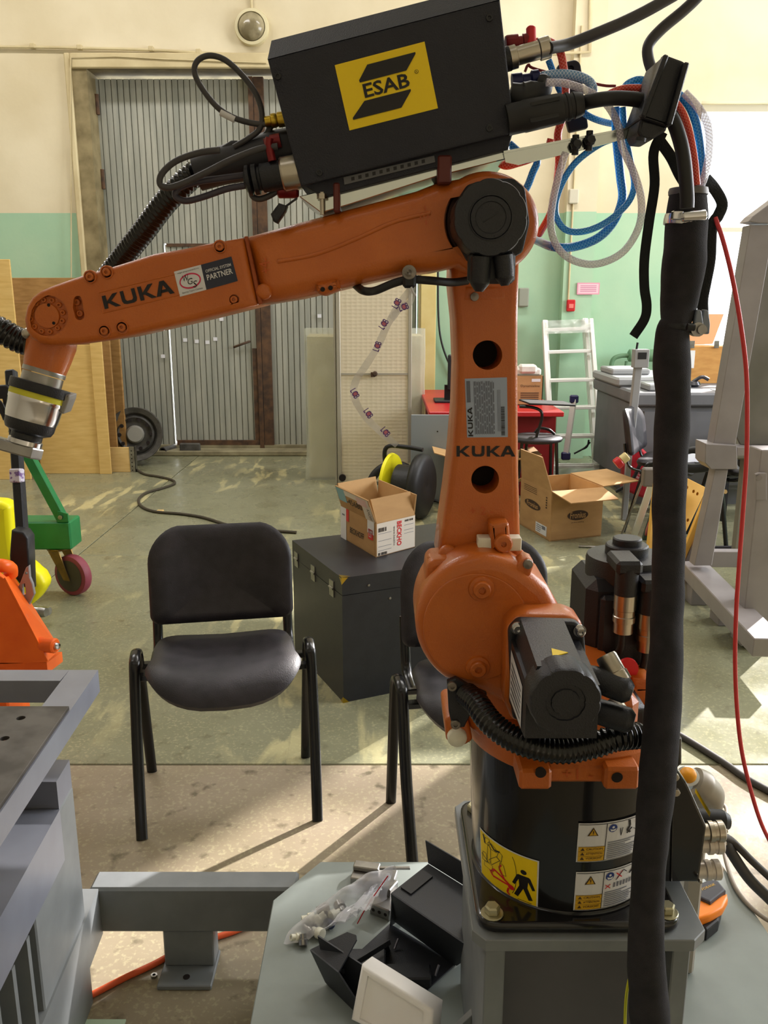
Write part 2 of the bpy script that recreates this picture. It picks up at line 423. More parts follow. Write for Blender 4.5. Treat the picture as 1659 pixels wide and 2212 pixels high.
# ================================================================ THE SETTING
WY = 8.66                                   # inner face of the back wall
def floor_mat(name, base, c2, scr, rough, pit):
    m = mat(name, base, rough, c2=c2, scale=1.7, detail=8, lo=.32, hi=.68); nt = m.node_tree; b = nt.nodes['Principled BSDF']
    L = nt.links.new; base_out = b.inputs['Base Color'].links[0].from_socket
    tc = nt.nodes['Texture Coordinate'].outputs['Object']
    def noise_mask(scale, lo, hi, stretch=(1, 1, 1), rot=0, detail=6, dist=0):
        mp = nt.nodes.new('ShaderNodeMapping'); mp.inputs['Scale'].default_value = stretch; mp.inputs['Rotation'].default_value = (0, 0, rot)
        n = nt.nodes.new('ShaderNodeTexNoise'); n.inputs['Scale'].default_value = scale; n.inputs['Detail'].default_value = detail; n.inputs['Distortion'].default_value = dist
        r = nt.nodes.new('ShaderNodeMapRange'); r.inputs['From Min'].default_value = lo; r.inputs['From Max'].default_value = hi
        L(tc, mp.inputs[0]); L(mp.outputs[0], n.inputs['Vector']); L(n.outputs[0], r.inputs[0]); return r.outputs[0]
    def mixc(fac, a, colr):
        x = nt.nodes.new('ShaderNodeMix'); x.data_type = 'RGBA'; L(fac, x.inputs[0]); L(a, x.inputs[6]); x.inputs[7].default_value = rgb(colr); return x.outputs[2]
    def mul(a, b_):
        n = nt.nodes.new('ShaderNodeMath'); n.operation = 'MULTIPLY'; L(a, n.inputs[0])
        if isinstance(b_, float): n.inputs[1].default_value = b_
        else: L(b_, n.inputs[1])
        return n.outputs[0]
    c = mixc(mul(noise_mask(95, .54, .66, detail=3), .28), base_out, (196, 190, 150))       # aggregate flecks
    c = mixc(mul(noise_mask(14, .60, .70, detail=8), pit), c, (74, 66, 46))                # pits and stains
    if scr:
        a = mul(noise_mask(.8, .50, .62, (1, .8, 1), detail=3), noise_mask(9, .52, .60, (1, .25, 1), -.9, 8, .6))
        c = mixc(mul(a, .75), c, scr)
    L(c, b.inputs['Base Color'])
    n = nt.nodes.new('ShaderNodeTexNoise'); n.inputs['Scale'].default_value = 3.2; n.inputs['Detail'].default_value = 8; L(tc, n.inputs['Vector'])
    mr = nt.nodes.new('ShaderNodeMapRange'); mr.inputs['From Min'].default_value = .3; mr.inputs['From Max'].default_value = .7
    mr.inputs['To Min'].default_value = rough-.12; mr.inputs['To Max'].default_value = rough+.18
    L(n.outputs[0], mr.inputs[0]); L(mr.outputs[0], b.inputs['Roughness'])
    bp = nt.nodes.new('ShaderNodeBump'); bp.inputs['Strength'].default_value = .25; bp.inputs['Distance'].default_value = .003
    n2 = nt.nodes.new('ShaderNodeTexNoise'); n2.inputs['Scale'].default_value = 30; n2.inputs['Detail'].default_value = 6; L(tc, n2.inputs['Vector'])
    L(n2.outputs[0], bp.inputs['Height']); L(bp.outputs[0], b.inputs['Normal'])
    return m
FLG = floor_mat('green_worn_floor', (124, 124, 98), (134, 134, 110), (206, 196, 146), .27, .35)
FLN = floor_mat('brown_concrete_floor', (152, 138, 118), (138, 127, 102), None, .40, .75)
FLB = mat('floor_joint', (70, 66, 52), .9)
m = MB(); m.box((-6.3, -3.3, -.3), (7.3, WY+.38, -.012)); fl = obj('floor', m, FLB, kind='structure')
JY = 2.62
def slab(x0, x1, y0, y1, mt, b=.004):
    m = MB(); m.box((x0+.003, y0+.003, -.012), (x1-.003, y1-.003, 0), 0, b); obj('floor_slab', m, mt, fl)
slab(-6, 7, -3, JY, FLN)
for x0, x1 in ((-6, -1.9), (-1.9, 7)): slab(x0, x1, JY, 5.1, FLG)
for x0, x1 in ((-6, -1.9), (-1.9, 2.1), (2.1, 7)): slab(x0, x1, 5.1, WY+.25, FLG)
# back wall: cream above, green below, with the gate opening
def wall_mat():
    m = mat('painted_plaster', (222, 211, 182), .75, c2=(206, 193, 160), scale=1.1, detail=7, bump=.35, bscale=30); nt = m.node_tree; b = nt.nodes['Principled BSDF']; L = nt.links.new
    cream = b.inputs['Base Color'].links[0].from_socket; tc = nt.nodes['Texture Coordinate'].outputs['Object']
    geo = nt.nodes.new('ShaderNodeNewGeometry'); sx = nt.nodes.new('ShaderNodeSeparateXYZ'); L(geo.outputs['Position'], sx.inputs[0])
    n = nt.nodes.new('ShaderNodeTexNoise'); n.inputs['Scale'].default_value = 1.3; n.inputs['Detail'].default_value = 7; L(tc, n.inputs['Vector'])
    r = nt.nodes.new('ShaderNodeValToRGB'); r.color_ramp.elements[0].position = .3; r.color_ramp.elements[1].position = .7
    r.color_ramp.elements[0].color = rgb((150, 190, 160)); r.color_ramp.elements[1].color = rgb((172, 200, 168)); L(n.outputs[0], r.inputs[0])
    lt = nt.nodes.new('ShaderNodeMath'); lt.operation = 'LESS_THAN'; L(sx.outputs[2], lt.inputs[0]); lt.inputs[1].default_value = 2.36
    x = nt.nodes.new('ShaderNodeMix'); x.data_type = 'RGBA'; L(lt.outputs[0], x.inputs[0]); L(cream, x.inputs[6]); L(r.outputs[0], x.inputs[7]); L(x.outputs[2], b.inputs['Base Color'])
    return m
WALL = wall_mat(); WPL = mat('plain_cream_plaster', (196, 186, 164), .8); WSH = mat('wall_trim_paint', (206, 192, 152), .7, c2=(188, 172, 132), scale=4)
GX0 = P(210, 500, WY).x; GX1 = P(905, 500, WY).x; GZ = P(560, 150, WY).z
WINX0, WINX1, WINZ0, WINZ1 = 2.96, 4.60, 1.05, 3.35
W2X0, W2X1, W2Z0, W2Z1 = 5.03, 7.0, 3.3, 5.2
WT = WY+.38; CEIL = 6.2
m = MB()
def wb(x0, x1, z0, z1, y0=WY, y1=WT): m.box((x0, y0, z0), (x1, y1, z1))
wb(-6, GX0, 0, CEIL); wb(GX0, GX1, GZ, CEIL); wb(GX1, WINX0, 0, CEIL); wb(WINX0, WINX1, 0, WINZ0); wb(WINX0, WINX1, WINZ1, CEIL)
wb(WINX1, W2X0, 0, CEIL); wb(W2X0, W2X1, 0, W2Z0); wb(W2X0, W2X1, W2Z1, CEIL); wb(W2X1, 7.3, 0, CEIL)
obj('wall_back', m, WALL, kind='structure')
# pilaster and right wall with its windows
m = MB(); px0 = P(1206, 700, WY).x; px1 = P(1268, 700, WY).x; m.box((px0, WY-.14, 0), (px1, WY, CEIL)); obj('trim_1', m, WALL, kind='structure')
m = MB()
for a, b_, z0, z1 in ((-3.3, 1.6, 0, CEIL), (1.6, 7.6, 0, 1.5), (1.6, 7.6, 4.3, CEIL), (7.6, WT, 0, CEIL)): m.box((7.0, a, z0), (7.3, b_, z1))
obj('wall_right', m, WALL, kind='structure')
m = MB(); m.box((-6.3, -3.3, 0), (-6, WT, CEIL)); obj('wall_left', m, WPL, kind='structure')
m = MB(); m.box((-6, -3.3, 0), (7.3, -3, CEIL)); obj('wall_front', m, WPL, kind='structure')
WFR = mat('window_frame_paint', (196, 190, 170), .5)
def window(name, axis, a0, a1, z0, z1, at, nx, nz):
    r = thing(name, (a0, at, z0) if axis == 'x' else (at, a0, z0), None, None); r['kind'] = 'structure'
    q = (lambda a, y, z: (a, at+y, z)) if axis == 'x' else (lambda a, y, z: (at-y, a, z))
    m = MB()
    for z in (z0, z1-.06): m.box(q(a0, 0, z), q(a1, .06, z+.06))
    for i in range(nx+1):
        a = a0+(a1-a0-.06)*i/nx; m.box(q(a, 0, z0), q(a+.06, .06, z1))
    for j in range(1, nz):
        z = z0+(z1-z0)*j/nz; m.box(q(a0, 0, z), q(a1, .05, z+.04))
    obj('window_frame', m, WFR, r)
    return r
window('window_1', 'x', WINX0, WINX1, WINZ0, WINZ1, WY+.15, 2, 2)
window('window_2', 'x', W2X0, W2X1, W2Z0, W2Z1, WY+.15, 2, 2)
window('window_3', 'y', 1.6, 7.6, 1.5, 4.3, 7.2, 4, 2)
GLS = mat('lit_window_glass', (255, 250, 238), .5, emit=2.6)
# gate: frame, two ribbed leaves, wicket door standing slightly ajar of light
m = MB()
fx0 = P(163, 400, WY).x
m.box((fx0, WY-.05, 0), (GX0-.12, WY+.0, GZ+.13), 0, .01); m.box((GX0-.12, WY-.05, GZ), (GX1, WY, GZ+.13), 0, .01); m.box((GX1, WY-.05, 0), (GX1+.16, WY, GZ+.13), 0, .01)
obj('trim_2', m, WSH, kind='structure')
m = MB(); m.box((GX0-.12, WY-.02, 0), (GX0+.02, WT, GZ)); m.box((GX0-.12, WY-.02, GZ), (GX1+.02, WT, GZ+.06)); obj('trim_3', m, mat('grimy_jamb', (148, 134, 98), .8, c2=(104, 92, 62), scale=5), kind='structure')
def gate_mat():
    m = mat('galvanised_ribbed_steel', (168, 168, 156), .5, .15, c2=(144, 146, 136), scale=3.5, detail=6, stretch=(3, 1, .35)); return m
GAT = gate_mat()
gt = thing('door_1', ((GX0+GX1)/2, WY+.25, 0), 'tall grey ribbed steel gate with a small wicket door in its left leaf', None); gt['kind'] = 'structure'
def ribbed(name, x0, x1, z0, z1, y, pitch=.058):
    m = MB(); n = max(1, round((x1-x0)/pitch)); p = (x1-x0)/n; prof = []
    for i in range(n):
        a = x0+i*p; prof += [(a, y), (a+p*.82, y), (a+p*.85, y+.016), (a+p*.97, y+.016)]
    prof.append((x1, y))
    vs = [(x, yy, z) for z in (z0, z1) for x, yy in prof]; N = len(prof)
    m.add(vs, [(i, i+1, N+i+1, N+i) for i in range(N-1)])
    vs = [(x, yy+.03, z) for z in (z0, z1) for x, yy in prof]
    m.add(vs, [(i+1, i, N+i, N+i+1) for i in range(N-1)])
    return obj(name, m, GAT, gt)
gy = WY+.22
xg = P(545, 350, gy).x; xh = P(578, 350, gy).x; xw0 = P(366, 700, gy).x; xw1 = P(571, 800, gy).x
zb = P(450, 985, gy).z; zw0 = max(.05, P(450, 962, gy).z); zw1 = P(450, 522, gy).z
ribbed('left_leaf', GX0-.005, xw0-.012, .03, GZ-.03, gy); ribbed('left_leaf', xw0-.012, xg, zw1-.016, GZ-.03, gy)
ribbed('wicket_door', xw0+.006, xg-.01, zw0+.05, zw1-.03, gy-.02); ribbed('right_leaf', xh-.02, GX1-.01, .03, GZ-.03, gy)
m = MB(); m.box((xg-.01, gy-.06, .03), (xg+.035, gy+.03, GZ-.02)); m.box((xg+.04, gy-.05, .03), (xh-.015, gy+.03, GZ-.02)); obj('meeting_bar', m, BRN, gt)
m = MB(); m.box((xw0+.02, gy-.05, zw0), (xg, gy-.02, zw0+.06)); m.box((xw0+.022, gy-.035, zw1-.05), (xg, gy-.005, zw1-.02)); m.box((xg-.06, gy-.045, zw0), (xg-.015, gy-.02, zw0+1.0)); obj('wicket_frame', m, BRN, gt)
a = P(505, 750, gy-.06); b_ = P(538, 738, gy-.06); m = MB(); m.tube([a+Vector((0, .03, 0)), a, b_, b_+Vector((0, .03, 0))], .012, 8, smooth=False); obj('door_handle', m, BRN, gt)
for q in ((400, 735), (425, 738), (448, 740), (465, 733), (690, 683), (352, 770), (478, 690)):
    c = P(q[0], q[1], gy-.024); m = MB(); m.box(c+Vector((-.02, -.002, -.015)), c+Vector((.02, .003, .02))); obj('torn_tape_scrap', m, WHT, gt)
for zz in (GZ-.35, 2.6, 1.2):
    m = MB(); m.cyl((GX0+.03, gy-.03, zz), (GX0+.03, gy-.03, zz+.18), .022, 10); obj('hinge', m, BRN, gt)
m = MB(); m.box((GX0+.05, WY-.02, 0), (GX1-.02, WY+.165, .055), 0, .01); m.box((GX0, WY+.165, 0), (GX1, WY+.3, zw0+.01)); obj('trim_4', m, mat('concrete_sill', (150, 142, 112), .8, c2=(122, 114, 88), scale=8), kind='structure')
# ceiling over the far half of the hall (above the frame)
m = MB(); m.box((-6.3, -3.3, CEIL), (7.3, WT, CEIL+.2)); obj('ceiling', m, mat('ceiling_paint', (200, 195, 180), .8), kind='structure')
# conduit on the wall, lamp, alarm, signs
def wpx(l, y=WY-.03): return [P(a, b, y) for a, b in l]
m = MB(); m.tube(wpx([(-60, 101), (70, 102), (175, 104), (325, 108), (430, 114), (620, 122)]), .013, 8); cd = obj('conduit', m, WSH, label='thin painted conduit running along the cream wall above the gate', cat='pipe')
for q in ((73, 101), (174, 104), (328, 107), (430, 113)): 
    c = P(q[0], q[1], WY); m = MB(); m.box(c+Vector((-.022, -.045, -.02)), c+Vector((.022, 0, .02)), 0, .004); obj('clip', m, WSH, cd)
m = MB(); m.tube(wpx([(154, 600), (153, 124), (250, 122), (360, 128), (575, 136)], WY-.06), .006, 6, smooth=False); obj('wall_wire', m, WSH, label='thin wire tacked around the corner of the gate frame', cat='wire')
c = P(545, 61, WY-.02); fl_ = thing('bulkhead_lamp', (c.x, WY, c.z-.17), 'round bulkhead lamp with pale rim high on the cream wall', 'lamp')
m = MB(); m.lathe([(.150, 0), (.158, .05), (.150, .075), (.125, .08), (.122, .06)], (c.x, WY, c.z), (0, -1, 0), 40); obj('lamp_rim', m, mat('lamp_rim_paint', (208, 198, 160), .5), fl_)
m = MB(); m.lathe([(.123, .055), (.115, .085), (.09, .115), (.05, .135), (0, .14)], (c.x, WY, c.z), (0, -1, 0), 32, split=80); obj('lamp_glass', m, mat('frosted_glass', (168, 158, 128), .18, c2=(120, 110, 84), scale=6, lo=.4, hi=.6), fl_)
m = MB(); m.tube([(c.x, WY-.02, c.z+.15), (c.x-.01, WY-.02, c.z+.9)], .012, 8); obj('lamp_conduit', m, WSH, fl_)
c = P(1232, 660, WY-.14); m = MB(); m.box((c.x-.04, WY-.18, c.z-.055), (c.x+.04, WY-.14, c.z+.055), 0, .008); fa = obj('fire_alarm', m, REDL, label='small red fire alarm call point on the green wall above the ladder', cat='alarm')
m = MB(); m.box((c.x-.022, WY-.185, c.z-.025), (c.x+.022, WY-.18, c.z+.015), 0, .002); obj('call_button', m, mat('pale_red', (222, 120, 110), .4), fa)
c = P(1263, 624, WY); m = MB(); m.box((c.x-.108, WY-.155, c.z-.055), (c.x+.108, WY-.145, c.z+.055)); fm = quadmap((c.x-.108, WY-.155, c.z-.055), (c.x+.108, WY-.155, c.z-.055), (c.x+.108, WY-.155, c.z+.055), (c.x-.108, WY-.155, c.z+.055))
m.rect(fm, .05, .1, .95, .9, 1); 
for i in range(4): m.rect(fm, .14, .25+.15*i, .86, .31+.15*i, 2, .0012)
obj('wall_notice', m, [mat('pink_notice', (220, 150, 170), .6), mat('pink_notice_pale', (226, 190, 200), .6), mat('pink_notice_ink', (196, 120, 150), .6)], label='small pink notice plate with lines of print on the green wall', cat='sign')
c = P(1130, 640, WY); m = MB(); m.box((c.x-.05, WY-.05, c.z-.10), (c.x+.05, WY, c.z+.08), 0, .01); obj('switch_box', m, mat('grey_plastic', (142, 146, 132), .6), label='grey switch box on the green wall right of the robot arm', cat='switch')
c = P(1238, 425, WY-.14); m = MB(); m.box((c.x-.045, WY-.18, c.z-.065), (c.x+.045, WY-.14, c.z+.065), 0, .008); jb = obj('junction_box', m, WFR, label='small white junction box on the wall pilaster', cat='box')
m = MB(); m.tube([(c.x, WY-.15, c.z+.06), (c.x, WY-.15, c.z+1.45)], .009, 6); m.tube([(c.x, WY-.15, c.z-.06), (c.x, WY-.15, c.z-.95)], .009, 6); obj('cable_tube', m, WSH, jb)
m = MB(); m.tube(wpx([(1276, -30), (1274, 112), (1210, 116), (1100, 118)], WY-.16), .016, 8, smooth=False); obj('wall_pipe', m, WSH, label='painted pipe turning along the wall above the blue hoses', cat='pipe')
m = MB(); m.tube(wpx([(946, 560), (947, 680), (954, 740), (972, 790), (985, 812)], WY-.05), .010, 8); obj('hanging_cable', m, RUB, label='black cable hanging down the green wall behind the robot column', cat='cable')
m = MB(); m.box((GX1+.02, WY-.1, 0), (GX1+.17, WY-.052, GZ-.5), 0, .006); obj('timber_post', m, mat('pale_yellow_timber', (214, 200, 140), .7, c2=(196, 178, 112), scale=3), label='pale yellow timber post beside the right side of the gate', cat='post')
# ================================================================ FAR END OF THE HALL
def board(name, px, Y, t, mt, label, cat, b=.003, group=None):
    m = MB(); m.plate(px, Y, t, 0, b, k=1); return obj(name, m, mt, label=label, cat=cat, group=group)
def zfloor(px, Y): return [(x, y) for x, y in px]
# plywood sheets standing at the left, dark boards behind them
def upright(name, x0, x1, ytop, Y, t, mt, label, cat, b=.003, group=None):
    a = P(x0, ytop, Y); c = P(x1, ytop, Y); m = MB(); m.box((a.x, Y, 0), (c.x, Y+t, a.z), 0, b)
    return obj(name, m, mt, label=label, cat=cat, group=group)
upright('plywood_sheet', 17, 190, 652, 7.80, .02, PLY2, 'dull brown sheet leaning behind the pale plywood at left', 'board')
upright('plywood_sheet', 62, 195, 745, 7.72, .02, PLY, 'broad pale knotty plywood sheet standing behind the green crane leg', 'board')
upright('plywood_sheet', 190, 216, 700, 7.70, .02, PLY, 'narrow pale plywood strip at the right edge of the stacked sheets', 'board')
upright('plywood_sheet', -60, 20, 560, 7.45, .02, PLY, 'pale plywood sheet cut off by the left edge of the picture', 'board')
upright('timber_board', -10, 226, 600, 7.86, .03, PLY2, 'long brown board standing behind the plywood sheets', 'board')
upright('timber_board', 222, 250, 640, 8.1, .04, PLY2, 'dark stained board beside the left edge of the steel gate', 'board')
m = MB(); a = G(228, 1020); m.box((a.x, a.y, 0), (P(286, 1000, a.y).x, a.y+.04, P(228, 967, a.y).z), 0, .003); pk = obj('pine_plank', m, PINE, label='short pine plank on edge with a punched steel bracket', cat='plank')
m = MB(); x = P(281, 1000, a.y).x; m.box((x, a.y-.004, -.0), (x+.05, a.y, .24)); m.box((x+.046, a.y-.004, 0), (x+.05, a.y+.06, .24))
for i in range(6): m.cyl((x+.02, a.y-.007, .02+.036*i), (x+.02, a.y-.003, .02+.036*i), .006, 8, 1)
obj('nail_bracket', m, [STEEL, DARK], pk)
# truck wheel
c = P(292, 938, 8.15); wh = thing('truck_wheel', (c.x, c.y, 0), 'old grey truck wheel rim leaning at the foot of the gate', 'wheel')
ax = (0.25, -1, .12); R = c.z*.86
STL = mat('dusty_wheel_steel', (96, 94, 90), .6, .4, c2=(72, 70, 66), scale=14)
m = MB(); m.lathe([(R*.72, -.02), (R*.80, .03), (R*.98, .05), (R, .03), (R*.95, 0), (R*.93, -.14), (R, -.18), (R*.95, -.19), (R*.8, -.16), (R*.72, -.02)], c, ax, 36); obj('wheel_rim', m, STL, wh)
m = MB(); m.lathe([(.001, .035), (R*.28, .035), (R*.31, .02), (R*.36, -.01), (R*.5, .0), (R*.62, .035), (R*.73, -.01)], c, ax, 36, split=85); obj('wheel_disc', m, STL, wh)
A, B, N = basis(ax)
for i in range(10):
    q = c+N*.025+A*(cos(i*pi/5)*R*.55)+B*(sin(i*pi/5)*R*.55); m = MB(); m.cyl(q-N*.01, q+N*.012, .018, 10); obj('hand_hole', m, DARK, wh)
m = MB(); m.lathe([(0, .05), (.07, .05), (.085, .02)], c, ax, 24); obj('hub_cap', m, mat('pale_dust', (140, 138, 130), .6), wh)
c = P(243, 935, 8.42); m = MB(); m.lathe([(.19, -.1), (.2, -.12), (.24, -.11), (.245, -.04), (.25, .0), (.24, .1), (.2, .12), (.19, .1)], (c.x, c.y, .25), (-.9, -.4, 0), 30, split=80); obj('brake_drum', m, STL, label='dark ribbed drum half hidden behind the truck wheel', cat='drum')
for a, b_, r, lab in (((352, 985), (388, 975), .045, 'short open grey pipe end lying below the gate'), ((300, 990), (372, 962), .02, 'rusty thin bar lying across the scrap by the wheel')):
    p, q = G(*a), G(*b_); p.z = q.z = r; m = MB()
    m.lathe([(r*.75, .1), (r*.75, 0), (r, 0), (r, (q-p).length)], p, q-p, 14); obj('scrap_pipe', m, STL, label=lab, cat='pipe')
p = G(395, 985); m = MB(); m.box((p.x-.03, p.y, 0), (p.x+.18, p.y+.04, .13), 0, .01); obj('steel_offcut', m, STL, label='dark steel offcut standing at the gate sill beside the open pipe', cat='scrap')
p = G(345, 1108); m = MB(); m.box((p.x-.02, p.y-.02, 0), (p.x+.03, p.y+.02, .022), 0, .006); obj('wood_chip', m, PINE, label='small wood chip lying on the floor beside the black cord', cat='chip')
# black cord over the far floor
m = MB(); m.tube([G(x, y, .011) for x, y in ((292, 1012), (312, 1024), (345, 1030), (372, 1037), (376, 1045), (352, 1054), (318, 1064), (300, 1078), (306, 1094), (335, 1105), (390, 1110), (440, 1118), (500, 1136), (560, 1144), (640, 1150))], .011, 8); obj('power_cord', m, mat('dusty_cord', (66, 60, 48), .7), label='long dusty black cord snaking across the green floor from the plank', cat='cable')
# insulated panels and the foil door
BUB = mat('bubble_wrap', (206, 204, 178), .3, c2=(190, 184, 152), scale=9, bump=1.0, bscale=60, stretch=(1, 1, .4))
def wrapped(x0, x1, y0, y1, label):
    a = G((x0+x1)/2, y1); Y = a.y; p = P(x0, y0, Y); q = P(x1, y0, Y); rt = thing('wrapped_panel', ((p.x+q.x)/2, Y, 0), label, 'panel')
    m = MB(); m.box((p.x, Y, 0), (q.x, Y+.14, p.z-.04), 0, .02)
    obj('panel_core', m, mat('cream_foam', (206, 196, 156), .7, c2=(190, 178, 138), scale=5), rt)
    m = MB()
    def fn(u, v):
        per = 2*(q.x-p.x+.04)+2*.18; d = u*per; w_ = q.x-p.x+.04; X, YY = 0, 0
        if d < w_: X, YY = p.x-.02+d, Y-.02
        elif d < w_+.18: X, YY = q.x+.02, Y-.02+(d-w_)
        elif d < 2*w_+.18: X, YY = q.x+.02-(d-w_-.18), Y+.16
        else: X, YY = p.x-.02, Y+.16-(d-2*w_-.18)
        z = v*(p.z+.01); s_ = .012*noise.noise(Vector((X*9, YY*9, z*5)))+.035*max(0, .25-z)*2
        return Vector((X-s_*.6, YY-abs(s_), z))
    m.grid(fn, 40, 30); obj('plastic_wrap', m, mat('clear_wrap', (216, 220, 205), .15, alpha=.42, bump=1, bscale=30), rt)
wrapped(662, 726, 712, 1035, 'slab wrapped in clear plastic left of the foil door')
wrapped(884, 914, 712, 1012, 'narrow wrapped slab standing right of the foil door')
def foil():
    m = mat('embossed_foil', (222, 212, 188), .36, .35); nt = m.node_tree; b = nt.nodes['Principled BSDF']; L = nt.links.new
    tc = nt.nodes['Texture Coordinate'].outputs['Object']; mp = nt.nodes.new('ShaderNodeMapping'); mp.inputs['Scale'].default_value = (24, 1, 34)
    v = nt.nodes.new('ShaderNodeTexVoronoi'); v.inputs['Scale'].default_value = 1.0; v.inputs['Randomness'].default_value = .12
    bp = nt.nodes.new('ShaderNodeBump'); bp.inputs['Strength'].default_value = .35; bp.inputs['Distance'].default_value = .006
    L(tc, mp.inputs[0]); L(mp.outputs[0], v.inputs['Vector']); L(v.outputs['Distance'], bp.inputs['Height']); L(bp.outputs[0], b.inputs['Normal']); return m
FOIL = foil(); PROF = mat('panel_profile', (168, 164, 150), .4, .4)
a = G(728, 1048); Y = a.y; x0 = P(727, 800, Y).x; x1 = P(888, 800, Y).x; zt = P(800, 500, Y).z; zm = P(800, 808, Y).z
fd = thing('foil_door', ((x0+x1)/2, Y, 0), 'tall foil faced insulated door leaf standing in front of the gate', 'door leaf')
m = MB(); m.box((x0+.03, Y+.01, .03), (x1-.02, Y+.06, zm-.008)); obj('lower_panel', m, FOIL, fd)
m = MB(); m.box((x0+.03, Y+.01, zm+.008), (x1-.02, Y+.06, zt)); obj('upper_panel', m, FOIL, fd)
m = MB(); m.box((x0, Y-.01, 0), (x0+.035, Y+.08, zt), 0, .004); m.box((x0-.022, Y, 0), (x0-.004, Y+.08, zt), 0, .004); m.box((x1-.025, Y-.005, .2), (x1+.005, Y+.07, zt), 0, .004); m.box((x0+.03, Y, zm-.008), (x1-.02, Y+.05, zm+.008)); obj('edge_profile', m, PROF, fd)
c = P(810, 807, Y-.02); m = MB(); m.lathe([(.012, 0), (.012, .035), (.022, .04), (.022, .06), (.012, .065)], (c.x, Y, c.z), (0, -1, 0), 14); m.box((c.x-.035, Y-.01, c.z-.03), (c.x, Y, c.z+.01)); obj('door_knob', m, BRN, fd)
m = MB(); q = P(735, 1040, Y-.01); m.lathe([(.03, 0), (.03, .03)], (q.x+.02, Y-.01, .07), (0, -1, 0), 12); obj('lower_latch', m, DARK, fd)
# grey sheet, red bench and what stands on it
a = P(888, 896, 6.55); c = P(990, 896, 6.55); m = MB(); m.box((a.x, 6.55, 0), (c.x, 6.57, a.z), 0, .003); gs = obj('grey_sheet', m, mat('grey_sheet_paint', (136, 143, 148), .5), label='plain pale grey metal sheet leaning against the red bench', cat='panel')
for q in ((945, 932), (892, 968)):
    cc = P(q[0], q[1], 6.55); m = MB(); m.cyl(cc, cc+Vector((0, -.003, 0)), .006, 8); obj('rivet_hole', m, DARK, gs)
xr0 = P(916, 860, 7.5).x; xr1 = P(1176, 860, 7.5).x
rb = thing('red_bench', ((xr0+xr1)/2, 7.6, 0), 'long red painted bench against the green wall behind the robot', 'bench')
m = MB(); m.box((xr0, 6.65, .66), (xr1, 8.4, .70), 0, .006); obj('bench_top', m, REDL, rb)
m = MB(); m.box((xr0+.05, 6.8, .0), (xr1-.03, 8.3, .66), 0, .006); obj('bench_body', m, mat('dark_red_paint', (150, 24, 32), .45, c2=(134, 20, 28), scale=5), rb)
mo = thing('monitor', (P(965, 850, 7.4).x, 7.4, .70), 'black monitor on its flat foot on the red bench left of the column', 'monitor')
x = P(965, 850, 7.4).x; m = MB(); m.box((x-.11, 7.25, .70), (x+.13, 7.5, .72), 0, .008); obj('stand_foot', m, BLKM, mo)
m = MB(); m.box((x-.02, 7.38, .72), (x+.03, 7.42, .84)); m.box((x+.0, 7.3, .80), (x+.4, 7.35, 1.1), 0, .01); obj('screen_body', m, BLKM, mo)
# ---- cartons
def carton(name, F0, vA, vB, z0, h, t, label, flaps, mo=CARD, mi=CARDI, group=None):
    """open box: F0 near bottom corner, vA/vB floor vectors of its two visible sides; flaps: (side, length, angle from vertical outwards)"""
    F0 = Vector((F0[0], F0[1], 0)); vA = Vector((vA[0], vA[1], 0)); vB = Vector((vB[0], vB[1], 0)); Z = Vector((0, 0, 1))
    base = F0+Z*z0; rt = thing(name, F0+vA/2+vB/2+Z*z0, label, 'box', group)
    cs = [base, base+vA, base+vA+vB, base+vB]; cen = (cs[0]+cs[2])/2
    m = MB(); m.prism([c+Z*t for c in cs], Z, t, 1); obj('box_floor', m, [mo, mi], rt)
    for i in range(4):
        p, q = cs[i], cs[(i+1) % 4]; d = (q-p).normalized(); n = Vector((d.y, -d.x, 0))
        if n.dot((p+q)/2-cen) < 0: n = -n
        m = MB(); fr = [p+n*0, q, q+Z*h, p+Z*h]
        m.prism(fr, n, t, 0); m.add([c-n*(t+.0005) for c in fr], [(0, 1, 2, 3)], 1); obj('box_wall', m, [mo, mi], rt)
    for side, ln, an, sk in flaps:
        p, q = cs[side]+Z*h, cs[(side+1) % 4]+Z*h; d = (q-p).normalized(); n = Vector((d.y, -d.x, 0))
        if n.dot((p+q)/2-cen) < 0: n = -n
        up = (Z*cos(radians(an))+n*sin(radians(an))); nn = d.cross(up).normalized()
        if nn.dot(n) < 0: nn = -nn
        pts = [p+d*.004, q-d*.004, q-d*sk+up*ln, p+d*sk+up*ln]
        m = MB(); m.prism([c for c in pts], nn, .006, 0); m.add([c-nn*.0065 for c in pts], [(0, 1, 2, 3)], 1); obj('box_flap', m, [mo, mi], rt)
    return rt, cs
def facemap(p, q, h, n_off):      # print map on a vertical wall from p to q seen from outside, left to right
    Z = Vector((0, 0, 1)); d = (q-p); n = Vector((d.y, -d.x, 0)).normalized()
    return lambda u, v, hh=0: p+d*u+Z*(h*v)+n*(hh+n_off)
F0 = G(1187, 1170); R0 = G(1298, 1158); Lb = G(1122, 1132); vA = R0-F0; vB = (Lb-F0)
hF = P(1187, 1062, F0.y).z
crt, cs = carton('large_carton', F0, vA, vB, 0, hF, .008, 'large open brown carton with a dark oval logo beside the ladder', [(0, .20, 100, .02), (1, .28, 86, .02), (2, .14, 112, 0), (3, .22, 12, .07)])
def oval(m, fm, cx, cy, rx, ry, mi, h=.0006, n=28): return m.poly(fm, [(cx+rx*cos(2*pi*i/n), cy+ry*sin(2*pi*i/n)) for i in range(n)], mi, h)
fm = facemap(cs[0], cs[1], hF, .001); m = MB(); oval(m, fm, .52, .48, .20, .10, 0); m.text(fm, 'Fronius', .37, .42, .67, .55, 1, .0015, .015); m.text(fm, 'perfect welding', .40, .32, .64, .355, 0); obj('printed_logo', m, [mat('carton_ink', (62, 44, 30), .8), CARD], crt)
